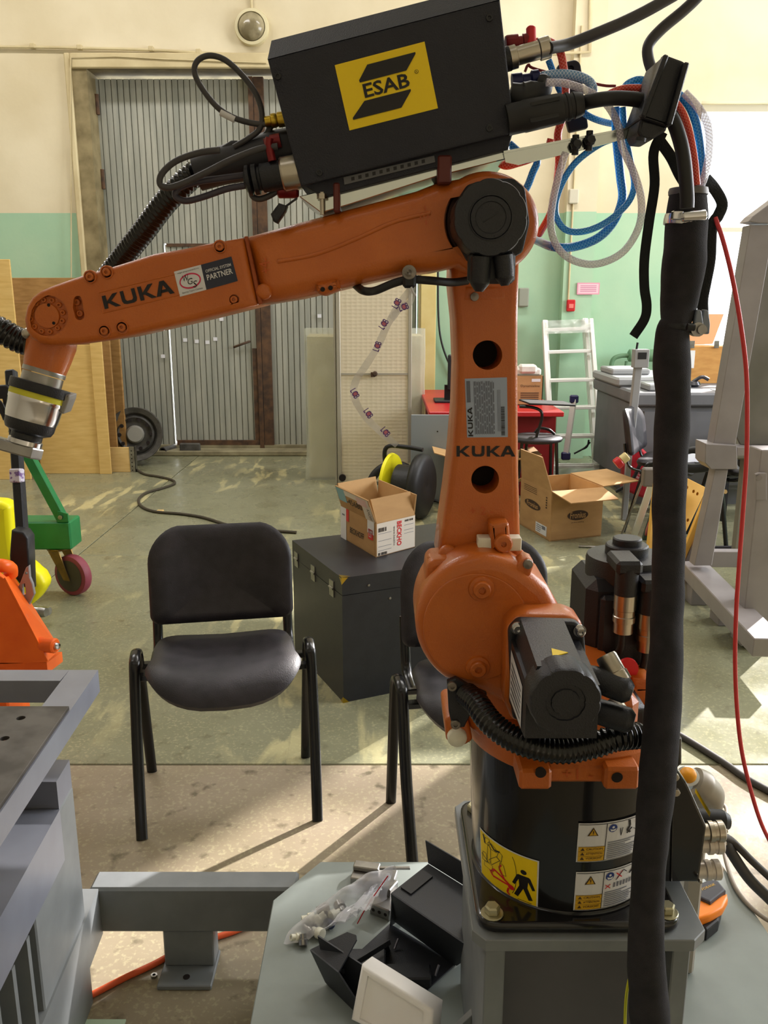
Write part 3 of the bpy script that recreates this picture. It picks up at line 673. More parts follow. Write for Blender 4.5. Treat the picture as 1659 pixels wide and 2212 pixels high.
fm = facemap(cs[3], cs[0], hF, .001); m = MB(); oval(m, fm, .42, .56, .26, .09, 0); m.text(fm, 'Fronius', .24, .51, .60, .61, 1, .0015, .015)
for i in range(5): m.rect(fm, .84, .62+.05*i, .88, .65+.05*i, 0)
for i in range(4): m.rect(fm, .12, .80+.035*i, .55, .81+.035*i, 0)
m.rect(fm, .55, .06, .90, .26, 2)
for i in range(4): m.rect(fm, .58, .09+.04*i, .70+.02*i, .105+.04*i, 3, .0015)
m.rect(fm, .76, .17, .86, .24, 3, .0015)
obj('printed_logo', m, [mat('carton_ink', (62, 44, 30), .8), CARD, WHT, GRYP], crt)
m = MB(); q = F0+vA*.6+vB*.55; m.box(q+Vector((-.1, -.1, .01)), q+Vector((.16, .12, hF*.75)), 0, .03); obj('packed_goods', m, mat('grey_goods', (120, 116, 108), .6), label='grey goods packed inside the large logo carton', cat='goods')
F1 = G(1010, 1090); crt2, cs2 = carton('open_carton', (P(985, 1060, 6.2).x, 6.2), (.46, .0), (0, .36), 0, .40, .006, 'open brown carton half hidden behind the orange robot column', [(3, .17, 75, .03), (1, .17, 78, .0), (2, .2, 10, .05)])
F2 = P(1120, 850, 7.2); crt3, cs3 = carton('closed_carton', (P(1090, 850, 7.1).x, 7.1), (P(1172, 850, 7.1).x-P(1090, 850, 7.1).x, 0), (0, .35), .70, .24, .006, 'brown carton topped with white foam on the red bench', [])
fm = facemap(cs3[0], cs3[1], .24, .001); m = MB(); m.text(fm, 'Dynamixline', .42, .60, .92, .70, 0); [m.rect(fm, .42, .40-.07*i, .9, .43-.07*i, 0) for i in range(4)]; m.rect(fm, .70, .80, .93, .90, 1); obj('printed_logo', m, [mat('carton_ink', (62, 44, 30), .8), WHT], crt3)
m = MB(); c0 = cs3[0]+Vector((.02, .02, .24)); m.box(c0, c0+Vector((.28, .28, .06)), 0, .02); m.box(c0+Vector((.1, -.03, .02)), c0+Vector((.24, .1, .09)), 0, .02); obj('foam_packing', m, mat('white_foam', (232, 228, 220), .8, c2=(214, 210, 204), scale=14), label='crumpled white foam packing on top of the bench carton', cat='packing')
# ---- cable reel
c = P(904, 1050, 6.05); R = c.z; rl = thing('cable_reel', (c.x, c.y, 0), 'black cable reel with yellow side lying behind the box', 'cable reel')
ax = Vector((1, -.42, 0)).normalized()
m = MB(); m.lathe([(0, .06), (.05, .07), (R*.82, .07), (R*.97, .05), (R, .02), (R*.97, -.01), (R*.6, -.02)], c, ax, 40, split=85); obj('front_disc', m, RUB, rl)
m = MB(); m.cyl(c-ax*.16, c, R*.62, 30); obj('cable_winding', m, mat('wound_cable', (26, 26, 27), .5, bump=1, bscale=40), rl)
m = MB(); m.lathe([(R*.3, 0), (R*.92, 0), (R*.95, -.02), (R*.3, -.02)], c-ax*.2, ax, 40); obj('yellow_disc', m, YELS, rl)
t_ = Vector((-ax.y, ax.x, 0))
m = MB(); m.tube([c-ax*.24-t_*.02+Vector((0, 0, -R*.6)), c-ax*.26+Vector((0, 0, R*.5)), c-ax*.25+Vector((0, 0, R*1.12)), c-ax*.1+Vector((0, 0, R*1.17)), c+ax*.03+Vector((0, 0, R*1.12))], .016, 8); obj('carry_handle', m, RUB, rl)
m = MB(); m.tube([G(925, 1080, .03), G(945, 1083, .02), G(975, 1090, .012), G(1000, 1092, .012)], .012, 8); obj('reel_cord', m, RUB, rl)
c2_ = P(852, 1040, 6.9); m = MB(); m.tube([c2_+Vector((.2*cos(a*pi/8), 0, .2*sin(a*pi/8)-.06)) for a in range(0, 9)], .035, 10); obj('bent_hose', m, RUB, label='dark hose arch standing behind the cable reel', cat='hose')
# ---- ladder
ld = thing('aluminium_ladder', (P(1245, 1020, 7.9).x, 7.9, 0), 'folded aluminium ladder leaning against the green wall', 'ladder')
LB = 7.72; LT = 8.35; zL = 0; tl = P(1175, 694, LT); tr = P(1276, 690, LT); bl = G(1192, 1024); br = G(1304, 1024); bl.y = br.y = LB
bl.x = P(1192, 1010, LB).x; br.x = P(1303, 1010, LB).x
for dy, ins in ((0, 0), (.09, .03), (.16, .03)):
    for p, q, sg in ((bl, tl, 1), (br, tr, -1)):
        a = p+Vector((sg*ins, dy, 0)); b_ = q+Vector((sg*ins, dy, 0)); m = MB(); m.beam(a, b_, .035, .06, 0, .003, up=(0, -1, .1)); obj('side_rail', m, ALU, ld)
for i in range(6):
    t = (.045, .235, .42, .60, .79, .94)[i]
    for dy in (0, .09):
        a = bl.lerp(tl, t)+Vector((.02, dy, 0)); b_ = br.lerp(tr, t)+Vector((-.02, dy, 0)); m = MB(); m.beam(a, b_, .03, .028, 0, .004); obj('rung', m, ALU, ld)
m = MB(); m.grid(lambda u, v: bl.lerp(br, u).lerp(tl.lerp(tr, u), .915+v*.09)+Vector((0, -.05+.02*noise.noise(Vector((u*7, v*5, 1))), 0)), 24, 6)
obj('stretch_film', m, mat('clear_film', (230, 232, 228), .12, alpha=.35), ld); m = MB(); m.grid(lambda u, v: bl.lerp(br, u).lerp(tl.lerp(tr, u), .0+v*.07)+Vector((0, -.05+.02*noise.noise(Vector((u*7, v*5, 3))), 0)), 24, 6); obj('stretch_film', m, mat('clear_film', (230, 232, 228), .12, alpha=.35), ld)
st = thing('stabiliser_bar', P(1230, 1000, 7.55), 'white stabiliser bar with blue end caps leaning inside the ladder', 'bar')
a, b_ = P(1240, 862, 7.70), P(1222, 985, 7.63); m = MB(); m.beam(a, b_, .05, .03, 0, .004); obj('bar', m, ALU, st)
for q, w_ in ((a, .075), (b_, .08)): 
    m = MB(); m.box(q+Vector((-w_/2, -.025, -.035)), q+Vector((w_/2, .025, .035)), 0, .01); obj('end_cap', m, mat('blue_cap', (44, 44, 92), .5), st)
m = MB(); m.tube([P(x, y, 7.67) for x, y in ((1272, 950), (1268, 965), (1255, 972), (1240, 980), (1262, 968), (1275, 955))], .008, 6); obj('black_strap', m, RUB, label='black strap tangled on the lower ladder rungs', cat='strap')
# ---- grey machine cabinet with green pipe, wooden case, papers
x0 = P(1378, 900, 6.45).x; x1 = x0+1.05; mc = thing('machine_cabinet', (x0+.7, 7, 0), 'long low grey machine cabinet behind the hanging sleeve', 'cabinet')
GMC = mat('grey_machine_paint', (112, 113, 118), .5, c2=(104, 105, 110), scale=6)
zt = P(1378, 848, 6.45).z
m = MB(); m.box((x0, 6.45, .12), (x1, 7.75, zt-.1), 0, .01); m.box((x0+.05, 6.5, 0), (x1-.05, 7.7, .12)); obj('cabinet_body', m, GMC, mc)
m = MB(); m.box((x0-.03, 6.40, zt-.10), (x1, 7.78, zt), 0, .015); obj('table_top', m, GMC, mc)
m = MB(); m.box((x0+.04, 6.435, .16), (x0+.98, 6.45, zt-.14), 0, .004); obj('front_door', m, GMC, mc)
m = MB(); m.box((x0-.05, 6.9, zt), (x0+.5, 7.75, zt+.07), 0, .02); m.box((x0+.1, 6.55, zt), (x0+.42, 6.88, zt+.05), 0, .01); m.box((x0-.02, 7.2, zt+.07), (x0+.3, 7.6, zt+.12), 0, .02); obj('worktop_fittings', m, mat('pale_grey_part', (150, 152, 154), .45), mc)
m = MB(); m.box((x0+.14, 6.42, zt+.001), (x0+.45, 6.53, zt+.004)); obj('loose_paper', m, mat('paper', (226, 226, 226), .7), label='white sheet lying at the left corner of the grey cabinet top', cat='paper')
m = MB(); m.box((x0+.62, 6.5, zt+.001), (x0+.95, 6.7, zt+.004)); obj('loose_paper', m, mat('paper', (226, 226, 226), .7), label='white sheet lying in front of the wooden case', cat='paper')
gp = thing('green_pipe', (P(1390, 770, 8.45).x, 8.45, 0), 'thick green heating pipe with a bent branch along the wall', 'pipe')
GPP = mat('green_pipe_paint', (92, 128, 96), .45)
a = P(1357, 768, 8.45); m = MB(); m.lathe([(0, 0), (.045, 0), (.06, .01), (.06, 1.7)], a, (1, 0, 0), 20); obj('main_pipe', m, GPP, gp)
m = MB(); m.tube([a+Vector((.02, 0, 0)), P(1340, 769, 8.45), P(1325, 776, 8.45), P(1320, 795, 8.45), P(1320, 830, 8.45), Vector((P(1320, 830, 8.45).x, 8.45, 0))], .022, 10); m.tube([P(1353, 780, 8.45), Vector((P(1353, 780, 8.45).x, 8.45, 0))], .015, 8); obj('branch_pipe', m, GPP, gp)
wc = thing('wooden_case', (P(1522, 800, 7.2).x, 7.2, zt), 'small varnished wooden case with open lid on the grey cabinet', 'case')
WD = mat('varnished_ply', (198, 146, 78), .5, c2=(184, 130, 66), scale=9, stretch=(1, 1, 4))
a = P(1484, 808, 7.2); c = P(1562, 748, 7.2); m = MB(); m.box((a.x, 7.2, zt), (c.x, 7.55, c.z), 0, .004); obj('case_body', m, WD, wc)
m = MB(); m.prism([P(1478, 745, 7.4), P(1540, 742, 7.4), P(1556, 684, 7.55), P(1487, 683, 7.55)], (0, -1, .3), .012); obj('case_lid', m, mat('varnished_ply_inside', (206, 150, 104), .5), wc)
m = MB(); m.box((P(1490, 760, 7.19).x, 7.192, P(1, 795, 7.2).z), (P(1502, 760, 7.19).x, 7.2, P(1, 757, 7.2).z)); obj('pasted_sheet', m, mat('paper', (226, 226, 226), .7), wc)
for q in ((1495, 744), (1548, 744)):
    cc = P(q[0], q[1], 7.19); m = MB(); m.box(cc+Vector((-.02, -.005, -.03)), cc+Vector((.02, .004, .03)), 0, .003); obj('case_latch', m, STEEL, wc)
m = MB(); c = P(1568, 802, 7.3); m.box((c.x-.03, 7.25, zt), (c.x+.06, 7.35, zt+.16), 0, .01); obj('yellow_tin', m, mat('yellow_tin', (238, 206, 30), .4), label='yellow tin beside the wooden case', cat='tin')
m = MB(); c = P(1498, 812, 6.9); m.lathe([(.0, .05), (.05, .045), (.065, .02), (.04, 0)], (c.x, 6.9, zt), (0, 0, 1), 16); m.tube([(c.x, 6.9, zt+.04), (c.x+.06, 6.88, zt+.08), (c.x+.11, 6.86, zt+.06)], .014, 8); obj('grey_tool', m, mat('dark_chrome', (90, 90, 96), .25, .9), label='small round chrome tool on the cabinet in front of the case', cat='tool')
# grey post with square head in front of the cabinet
ps = thing('square_post', (P(1352, 1075, 6.0).x, 6.0, 0), 'slim grey square post with a block head in front of the cabinet', 'post')
GP3 = mat('pale_post_grey', (150, 150, 152), .45)
a, b_ = P(1378, 792, 6.0), P(1362, 940, 6.0); m = MB(); m.beam(b_, a, .05, .05, 0, .004, up=(0, 1, 0)); m.beam(Vector((P(1352, 1060, 6.0).x, 6.0, .0)), b_+Vector((0, 0, .02)), .038, .038, 0, .003, up=(0, 1, 0)); obj('post', m, GP3, ps)
c = P(1383, 775, 5.98); m = MB(); m.box(c+Vector((-.05, -.04, -.06)), c+Vector((.05, .04, .065)), 0, .004); obj('block_head', m, GP3, ps)
m = MB(); m.box(c+Vector((-.028, -.043, .0)), c+Vector((.03, -.039, .045))); m.tube([c+Vector((-.03, 0, .06)), c+Vector((-.025, 0, .11))], .008, 8); obj('clamp_opening', m, BLK, ps)
# red welding machine with a plug
c = G(1398, 1085); wm = thing('red_machine', (c.x, c.y, 0), 'red portable welding machine tilted beside the hanging sleeve', 'machine')
Yw = 6.2; m = MB(); m.plate([(1362, 972), (1388, 968), (1410, 990), (1424, 1000), (1424, 1085), (1385, 1075), (1350, 1060), (1352, 1010)], Yw, .16, 0, .02); obj('machine_body', m, mat('red_machine_paint', (176, 28, 44), .4), wm)
fm = pxmap((1370, 1040), (1400, 1054), (1402, 1030), (1372, 1008), Yw-.002); m = MB(); m.text(fm, 'BESTER', .0, .60, .9, .80, 0); m.text(fm, 'MIG 350', .0, .3, .9, .5, 0); obj('printed_name', m, WHT, wm)
m = MB(); m.tube([P(x, y, Yw-.05) for x, y in ((1405, 985), (1385, 1000), (1370, 1030), (1350, 1050), (1330, 1062))], .014, 8); obj('machine_cable', m, RUB, wm)
pl = thing('industrial_plug', P(1340, 1005, 5.3), 'red and cream industrial plug hanging at the side of the red machine', 'plug')
a, b_ = P(1356, 984, 5.3), P(1330, 1004, 5.3); m = MB(); m.cyl(a, a.lerp(b_, .55), .03, 14, b=.006); obj('plug_grip', m, mat('cream_plastic', (214, 196, 140), .5), pl)
m = MB(); m.cyl(a.lerp(b_, .55), b_, .036, 14, b=.005); obj('plug_collar', m, REDL, pl)
# floor-standing alu struts behind the motor
tp = thing('strut_stand', (P(1385, 1150, 4.9).x, 4.9, 0), 'two slim aluminium struts joined by a grey clamp leaning on the floor', 'stand')
m = MB(); m.beam(G(1338, 1168), P(1396, 1018, 5.0), .012, .012, 0, .002); obj('thin_strut', m, STEEL, tp)
m = MB(); m.beam(G(1366, 1168), P(1408, 1045, 5.0), .04, .022, 0, .003); obj('flat_strut', m, ALU, tp)
c = P(1402, 1032, 4.98); m = MB(); m.box(c+Vector((-.04, -.03, -.05)), c+Vector((.05, .03, .06)), 0, .008, ); obj('clamp', m, mat('clamp_grey', (112, 104, 98), .5), tp)
gl = thing('spirit_level', (P(1400, 1160, 5.1).x, 5.1, 0), 'dark green level with red end leaning behind the sleeve', 'level')
m = MB(); m.beam(G(1395, 1165), P(1430, 1060, 5.2), .05, .03, 0, .004); obj('level_body', m, mat('dark_green_plastic', (60, 78, 66), .5), gl)
m = MB(); m.beam(G(1399, 1167)+Vector((0, -.02, .05)), P(1408, 1130, 5.1)+Vector((0, -.02, 0)), .055, .03, 0, .004); obj('red_end', m, REDL, gl)
m = MB(); m.cyl(G(1250, 1180, .008), G(1290, 1182, .008), .008, 8); obj('steel_pin', m, STEEL, label='thin steel pin lying on the floor left of the upright motor', cat='pin')
# chair with a writing tablet
tc2 = thing('tablet_chair', (1.28, 6.35, 0), 'black chair with a folding writing tablet between the red bench and the ladder', 'chair')
def gz(px, py, z): return G(px, py, z)
m = MB(); c = P(1158, 945, 6.35); m.lathe([(.0, .02), (.15, .018), (.19, .008), (.2, -.005), (.19, -.02), (.15, -.03), (0, -.032)], c, (0, 0, 1), 30, split=80); obj('seat', m, LEATH, tc2)
m = MB(); a, b_ = P(1132, 868, 6.3), P(1230, 872, 6.35); m.beam(a, b_, .26, .012, 0, .004); obj('writing_tablet', m, RUB, tc2)
m = MB(); m.tube([P(x, y, 6.25) for x, y in ((1122, 878), (1150, 880), (1168, 888), (1170, 905), (1160, 940), (1158, 958))], .011, 8); m.tube([P(x, y, 6.3) for x, y in ((1155, 935), (1165, 925), (1185, 928), (1198, 938))], .010, 8); obj('tablet_arm', m, CHFR, tc2)
for x0_, x1_, y_ in ((1202, 1212, 6.25), (1128, 1118, 6.25), (1190, 1194, 6.5), (1138, 1134, 6.5)):
    a = P(x0_, 952, y_); b_ = Vector((P(x1_, 952, y_).x, y_, 0)); m = MB(); m.tube([a, b_], .012, 8, smooth=False); obj('leg', m, CHFR, tc2)
# ================================================================ RIGHT SIDE STEEL STAND
RG = mat('pale_stand_paint', (146, 140, 140), .42, c2=(136, 130, 130), scale=7)
sf = thing('steel_stand', (2.1, 4.1, 0), 'tall grey welded steel stand at the right edge of the hall', 'stand')
YS = 4.15
m = MB(); m.plate([(1621, 486), (1672, 486), (1660, 560), (1589, 960), (1541, 960)], YS, .09, 0, .003, k=1); obj('leaning_post', m, RG, sf)
m = MB(); m.plate([(1617, 478), (1628, 466), (1690, 420), (1720, 420), (1720, 482), (1640, 482)], YS-.01, .11, 0, .003, k=1); obj('post_cap', m, RG, sf)
m = MB(); m.plate([(1660, 540), (1720, 500), (1720, 960), (1600, 960), (1590, 940)], YS+.05, .02, 0, .001, k=1); obj('side_plate', m, mat('weathered_grey_panel', (128, 124, 118), .7, c2=(104, 102, 92), scale=3), sf)
m = MB(); m.plate([(1524, 958), (1592, 962), (1594, 1014), (1536, 1014), (1523, 1000)], YS-.03, .14, 0, .004, k=1); obj('corner_joint', m, RG, sf)
m = MB(); m.plate([(1592, 966), (1720, 966), (1720, 985), (1592, 985)], YS-.02, .1, 0, .003, k=1); obj('cross_bar', m, RG, sf)
m = MB(); m.plate([(1545, 1014), (1573, 1014), (1538, 1222), (1500, 1222), (1480, 1240)][:4], YS, .08, 0, .003, k=1); obj('lower_post', m, RG, sf)
m = MB(); a = P(1650, 1020, 3.62); c = G(1650, 1396); m.box((a.x-.03, 3.6, .02), (a.x+.1, 3.72, a.z+.1), 0, .004); obj('front_post', m, RG, sf)
m = MB(); m.plate([(1633, 1025), (1640, 1022), (1656, 1022), (1656, 1080), (1633, 1080)], 3.58, .02, 0, .002, k=1); m.cyl(P(1640, 1032, 3.56), P(1640, 1032, 3.6), .012, 10); obj('fixing_plate', m, RG, sf)
# base rails of the stand
zr = .16
p, q = G(1492, 1222, zr), G(1662, 1400, zr); m = MB(); m.beam(p, q, .13, .08, 0, .004); obj('base_rail', m, RG, sf)
p, q = G(1500, 1205, zr), G(1700, 1206, zr); m = MB(); m.beam(p, q, .06, .09, 0, .003); obj('base_rail', m, RG, sf)
for x, y in ((1530, 1300), (1592, 1345), (1640, 1380)):
    g = G(x, y+8, 0); m = MB(); m.box(g+Vector((-.09, 0, 0)), g+Vector((.08, .12, .12)), 0, .003); obj('foot_block', m, RG, sf)
p, q = G(1610, 1262, zr), G(1700, 1262, zr); m = MB(); m.beam(p, q, .05, .08, 0, .003); m.prism([G(1565, 1285, zr+.02), G(1610, 1250, zr+.12), G(1622, 1262, zr+.12), G(1640, 1290, zr+.02)], (0, -.2, 1), .012); obj('gusset', m, RG, sf)
# low step frame further back
m = MB(); lf = thing('low_rack', (2.6, 5.2, 0), 'low dark rack frame lying on the bright floor behind the steel stand', 'rack')
for y in (1185, 1195): m.beam(G(1530, y, .02), G(1720, y, .02), .02, .03)
obj('thin_rail', m, mat('dark_rail', (60, 58, 64), .4), lf)
# grey-green switchboard behind, black rack of parts
m = MB(); x0 = P(1600, 700, 5.0).x; m.box((x0, 5.0, .62), (x0+.8, 5.12, P(1600, 640, 5.0).z), 0, .01); m.box((x0+.1, 5.0, 0), (x0+.16, 5.06, .62)); m.box((x0+.6, 5.0, 0), (x0+.66, 5.06, .62)); obj('grey_hopper', m, mat('concrete_grey_panel', (126, 122, 108), .8, c2=(106, 104, 92), scale=2.5, detail=8), label='weathered grey box body behind the red hanging cable', cat='machine')
br_ = thing('black_rack', (P(1600, 1000, 6.1).x, 6.1, 0), 'black rack full of dark machine parts at the right edge', 'rack')
x0 = P(1552, 1000, 6.1).x
m = MB()
for z in (.30, .58): m.box((x0, 5.95, z), (x0+.8, 6.3, z+.03))
for x in (x0, x0+.76): m.box((x, 5.95, 0), (x+.03, 5.98, .6)); 
obj('rack_frame', m, BLKM, br_)
random.seed(4)
for i in range(9):
    m = MB(); x = x0+.04+.085*i; h = .14+.08*random.random(); m.box((x, 5.97, .335), (x+.07, 6.2, .335+h), 0, .012)
    for k in range(4): m.box((x+.005, 5.962, .35+.03*k), (x+.065, 5.97, .362+.03*k))
    obj('machine_part', m, BLKM if i % 3 else mat('dark_blue_part', (38, 40, 56), .4), br_)
m = MB(); c = P(1505, 985, 5.4); m.grid(lambda u, v: Vector((c.x-.12+.34*u, c.y-.1+.3*v, c.z-.02+.05*sin(u*3)*sin(v*3)+.02*noise.noise(Vector((u*4, v*4, 2))))), 14, 12); obj('pale_bag', m, mat('pale_blue_plastic', (206, 212, 232), .25), label='pale bluish plastic bag lying behind the hanging sleeve', cat='bag')
m = MB(); m.tube([P(x, y, 5.2) for x, y in ((1478, 976), (1500, 972), (1528, 980))], .022, 8); m.tube([P(x, y, 5.2) for x, y in ((1475, 1010), (1500, 1012), (1535, 1008))], .03, 8); obj('dark_hose', m, RUB, label='short dark hoses lying on the stand behind the sleeve', cat='hose')
# yellow drilled plates leaning against the stand
yp = thing('drilled_plate', (P(1480, 1290, 4.25).x, 4.25, 0), 'yellow drilled timber plate leaning on the stand beside the sleeve', 'plate')
YLW = mat('yellow_varnished_plate', (226, 178, 84), .45, c2=(212, 160, 66), scale=9)
BRW = mat('brown_stained_plate', (150, 104, 46), .5, c2=(56, 38, 24), scale=4, lo=.35, hi=.6)
def lean(px_pts):       # points on the leaning plane between floor contact Y=4.2 and top Y=4.5
    out = []
    for x, y in px_pts:
        t = (1290-y)/250.0; out.append(P(x, y, 4.2+.35*t))
    return out
nn = Vector((.2, -1, .35)).normalized()
m = MB(); holes = [lean(circ(x, y, 3.2, 10, ry=3.8)) for x, y in ((1497, 1050), (1514, 1058), (1524, 1063), (1497, 1096), (1480, 1090), (1480, 1148), (1508, 1120), (1490, 1152))]
m.prism(lean([(1420, 1000), (1521, 1040), (1546, 1050), (1480, 1215), (1478, 1240), (1420, 1240)]), nn, .03, 0, .003, pockets=[(h, .02) for h in holes], k=1, mi_side=0); obj('main_board', m, YLW, yp)
m = MB(); m.prism([p+Vector((0, -.03, 0)) for p in lean([(1529, 1046), (1564, 1060), (1480, 1296), (1450, 1290)])], nn, .025, 0, .002, k=1); obj('edge_board', m, YLW, yp)
m = MB(); m.prism([p+Vector((0, -.05, 0)) for p in lean([(1537, 1058), (1556, 1064), (1478, 1282), (1460, 1280)])], nn, .012, 0, .001, k=1); obj('stained_strip', m, BRW, yp)
for x, y in ((1536, 1130), (1505, 1205), (1526, 1053), (1557, 1060)):
    c = lean([(x, y)])[0]+Vector((0, -.035, 0)); m = MB(); m.cyl(c, c+nn*.02, .012, 10); obj('plate_bolt', m, mat('old_bolt', (140, 112, 62), .5, .5), yp)
# ================================================================ CHAIRS
def rrect(wd, ht, r, n=6, taper=0, lowr=None):
    out = []
    for cx, cy, a0, rr in ((wd/2, ht, 0, r), (-wd/2, ht, 90, r), (-wd/2, 0, 180, lowr or r), (wd/2, 0, 270, lowr or r)):
        sx = -1 if cx > 0 else 1; sy = -1 if cy > 0 else 1
        for i in range(n+1):
            a = radians(a0+90*i/n); out.append((cx+sx*rr+rr*cos(a), cy+sy*rr+rr*sin(a)))
    return out
def pad(outline, warp, t, mi=0, b=.012, m=None, rings=5):
    """upholstered pad: the outline shrinks towards its middle in rings, both faces bulge a little, everything bent by warp(x, y, h)"""
    m = m or MB(); n = len(outline); cx = sum(p[0] for p in outline)/n; cy = sum(p[1] for p in outline)/n; lay = []
    for sgn in (1, -1):
        for j in range(rings+1):
            f = 1-j/rings if j < rings else 0.02
            hh = sgn*(t/2) if j else 0
            if j == 0: f = 1
            elif j == 1: f = 1-.05; hh = sgn*t*.42
            else: f = .93*(1-(j-1)/(rings-1))+.001
            lay.append([warp(cx+(x-cx)*f, cy+(y-cy)*f, hh) for x, y in outline])
    vs = [q for l in lay for q in l]; fs = []
    for s0 in (0, rings+1):
        for j in range(rings):
            for i in range(n):
                a = (s0+j)*n+i; b_ = (s0+j)*n+(i+1) % n; c = a+n; d = b_+n
                fs.append((a, b_, d, c) if s0 == 0 else (a, c, d, b_))
    return m.add(vs, fs, mi, True)
def make_chair(label):
    t = thing('visitor_chair', (0, 0, 0), label, 'chair', None)
    out = [(0.235*sx_, y) for sx_, y in ()]
    seat = []
    for i in range(40):
        a = 2*pi*i/40; x = cos(a); y = sin(a); e = .45 if y > 0 else .62
        seat.append((.232*abs(x)**e*(1 if x > 0 else -1)*(1.0 if y < 0 else .94), .185*abs(y)**(.5 if y > 0 else .72)*(1 if y > 0 else -1)))
    wseat = lambda x, y, h: Vector((x, y-.015, .452+h+.022*(x/.22)**2-.05*max(0, (-y-.06)/.14)**2+.012*(y/.2)))
    obj('seat', pad(seat, wseat, .05), LEATH, t)
    bk = rrect(.455, .290, .095, 8, lowr=.03)
    bk = [(x*(1-.04*(1-y/.295)*0), y-(.03*(1-(x/.23)**2) if y < .05 else 0)+(.020*(1-(x/.23)**2) if y > .15 else 0)) for x, y in bk]
    wb_ = lambda x, y, h: Vector((x, .205+.16*y-h-.055*(x/.22)**2+.03, .525+y*.985-h*.1))
    obj('backrest', pad(bk, wb_, .045, rings=6), LEATH, t)
    for sx in (-1, 1):
        x = .262*sx; m = MB()
        pts = [(x*.98, -.19, 0), (x, -.10, .24), (x, -.035, .45), (x, -.01, .485), (x, .03, .492)]
        m.tube(pts, .0165, 12, flat=.62, up=(0, 1, 0), per=4); obj('leg', m, CHFR, t)
        m = MB(); m.tube([(x, .03, .492), (x, .065, .48), (x, .09, .43), (x*.99, .14, .22), (x*.98, .19, 0)], .0165, 12, flat=.62, up=(0, 1, 0), per=4); obj('leg', m, CHFR, t)
        m = MB(); m.tube([(x*.80, .10, .42), (x*.80, .185, .44), (x*.80, .215, .50), (x*.80, .235, .60)], .0155, 12, flat=.6, up=(0, 1, 0), per=4); obj('back_upright', m, CHFR, t)
    m = MB(); m.beam((-.262, .0, .425), (.262, .0, .425), .03, .018, 0, .003); m.beam((-.262, .10, .42), (.262, .10, .42), .03, .018, 0, .003); obj('seat_frame', m, CHFR, t)
    return t
ch = make_chair('black vinyl visitor chair standing free at the middle of the floor'); ch['group'] = 'black visitor chairs'
def reg():
    KID.clear()
    for o in bpy.data.objects:
        if o.parent: KID.setdefault(o.parent.name, []).append(o)
reg()
ch.location = (-.488, 2.435, 0); ch.rotation_euler = (0, 0, radians(10.5))
for loc, rz, lab in (((.305, 2.245, 0), 9, 'black visitor chair half hidden behind the orange robot arm'),
                     ((9, 9, 9), 0, None),
                     ((1.93, 5.80, 0), 62, 'black chair behind the hanging sleeve with its back towards the cabinet'),
                     ((2.36, 5.52, 0), 200, 'black chair at the right edge whose legs stand on the bright floor')):
    
    if lab: dup(ch, loc, radians(rz), lab)
# ================================================================ FLIGHT CASE AND BOX
CS = mat('black_case_laminate', (40, 41, 46), .42, c2=(35, 36, 41), scale=20, bump=.2, bscale=300)
A = G(742, 1518); Lc = G(631, 1168, .51); sv = Vector((Lc.x-A.x, Lc.y-A.y, 0)); fv = Vector((-sv.y, sv.x, 0)).normalized()*-1
if fv.x < 0: fv = -fv
fv *= .72; Z = Vector((0, 0, 1)); zc = .512
cs_ = thing('flight_case', A+sv/2+fv/2, 'black laminated equipment case with small brass corners behind the chairs', 'case')
m = MB(); m.hexa([A, A+fv, A+fv+sv, A+sv, A+Z*.44, A+fv+Z*.44, A+fv+sv+Z*.44, A+sv+Z*.44]); obj('case_body', m, CS, cs_)
m = MB(); e = .004; ii = sv.normalized()*e+fv.normalized()*e
m.hexa([A+Z*.443, A+fv+Z*.443, A+fv+sv+Z*.443, A+sv+Z*.443, A+Z*zc, A+fv+Z*zc, A+fv+sv+Z*zc, A+sv+Z*zc]); m.hexa([A+ii+Z*.438, A+fv-ii*.0+Z*.438, A+fv+sv-ii+Z*.438, A+sv+Z*.438, A+ii+Z*.445, A+fv+Z*.445, A+fv+sv-ii+Z*.445, A+sv+Z*.445]); obj('case_lid', m, CS, cs_)
su, fu = sv.normalized(), fv.normalized()
for z, sg in ((zc, -1), (0, 1)):
    q = A+Z*z; m = MB(); o_ = (-su-fu)*.003
    m.add([q+o_+Z*(-sg)*.003, q+fu*.026+o_, q+o_+Z*sg*.026], [(0, 1, 2), (2, 1, 0)]); m.add([q+o_, q+su*.026+o_, q+o_+Z*sg*.026], [(0, 1, 2), (2, 1, 0)]); m.add([q+o_+Z*(-sg)*.003, q+su*.035-Z*sg*.003, q+fu*.035-Z*sg*.003], [(0, 1, 2), (2, 1, 0)]); obj('corner_fitting', m, BRASS, cs_)
for px, py in ((641, 1212), (677, 1235), (717, 1268)):
    t = 0
    # hinge position along the side
    best = min((abs((P(px, py, (A+sv*k_/50).y).x)-(A+sv*k_/50).x), k_) for k_ in range(50))[1]/50
    q = A+sv*best+Z*.443; m = MB(); w_ = su*.022; n_ = -fu*.004
    for z0, z1 in ((-.035, -.004), (.004, .03)):
        m.hexa([q-w_+Z*z0+n_, q+w_+Z*z0+n_, q+w_+Z*z0, q-w_+Z*z0, q-w_+Z*z1+n_, q+w_+Z*z1+n_, q+w_+Z*z1, q-w_+Z*z1])
    m.cyl(q-w_+n_, q+w_+n_, .005, 8); obj('hinge', m, STEEL, cs_)
for px, py in ((780, 1264), (817, 1292)):
    k_ = (px-742)/175; q = A+fu*(.11 if px < 800 else .2); q.z = P(px, py, q.y).z; m = MB(); m.lathe([(0, .004), (.005, .003), (.006, 0)], q, -su, 10); obj('rivet', m, STEEL, cs_)
L0 = G(737, 1160, zc); F0 = G(812, 1204, zc); R0 = G(917, 1176, zc); vA = R0-F0; vB = L0-F0
vA = vA.normalized()*.225; hb = P(812, 1131, F0.y).z-zc
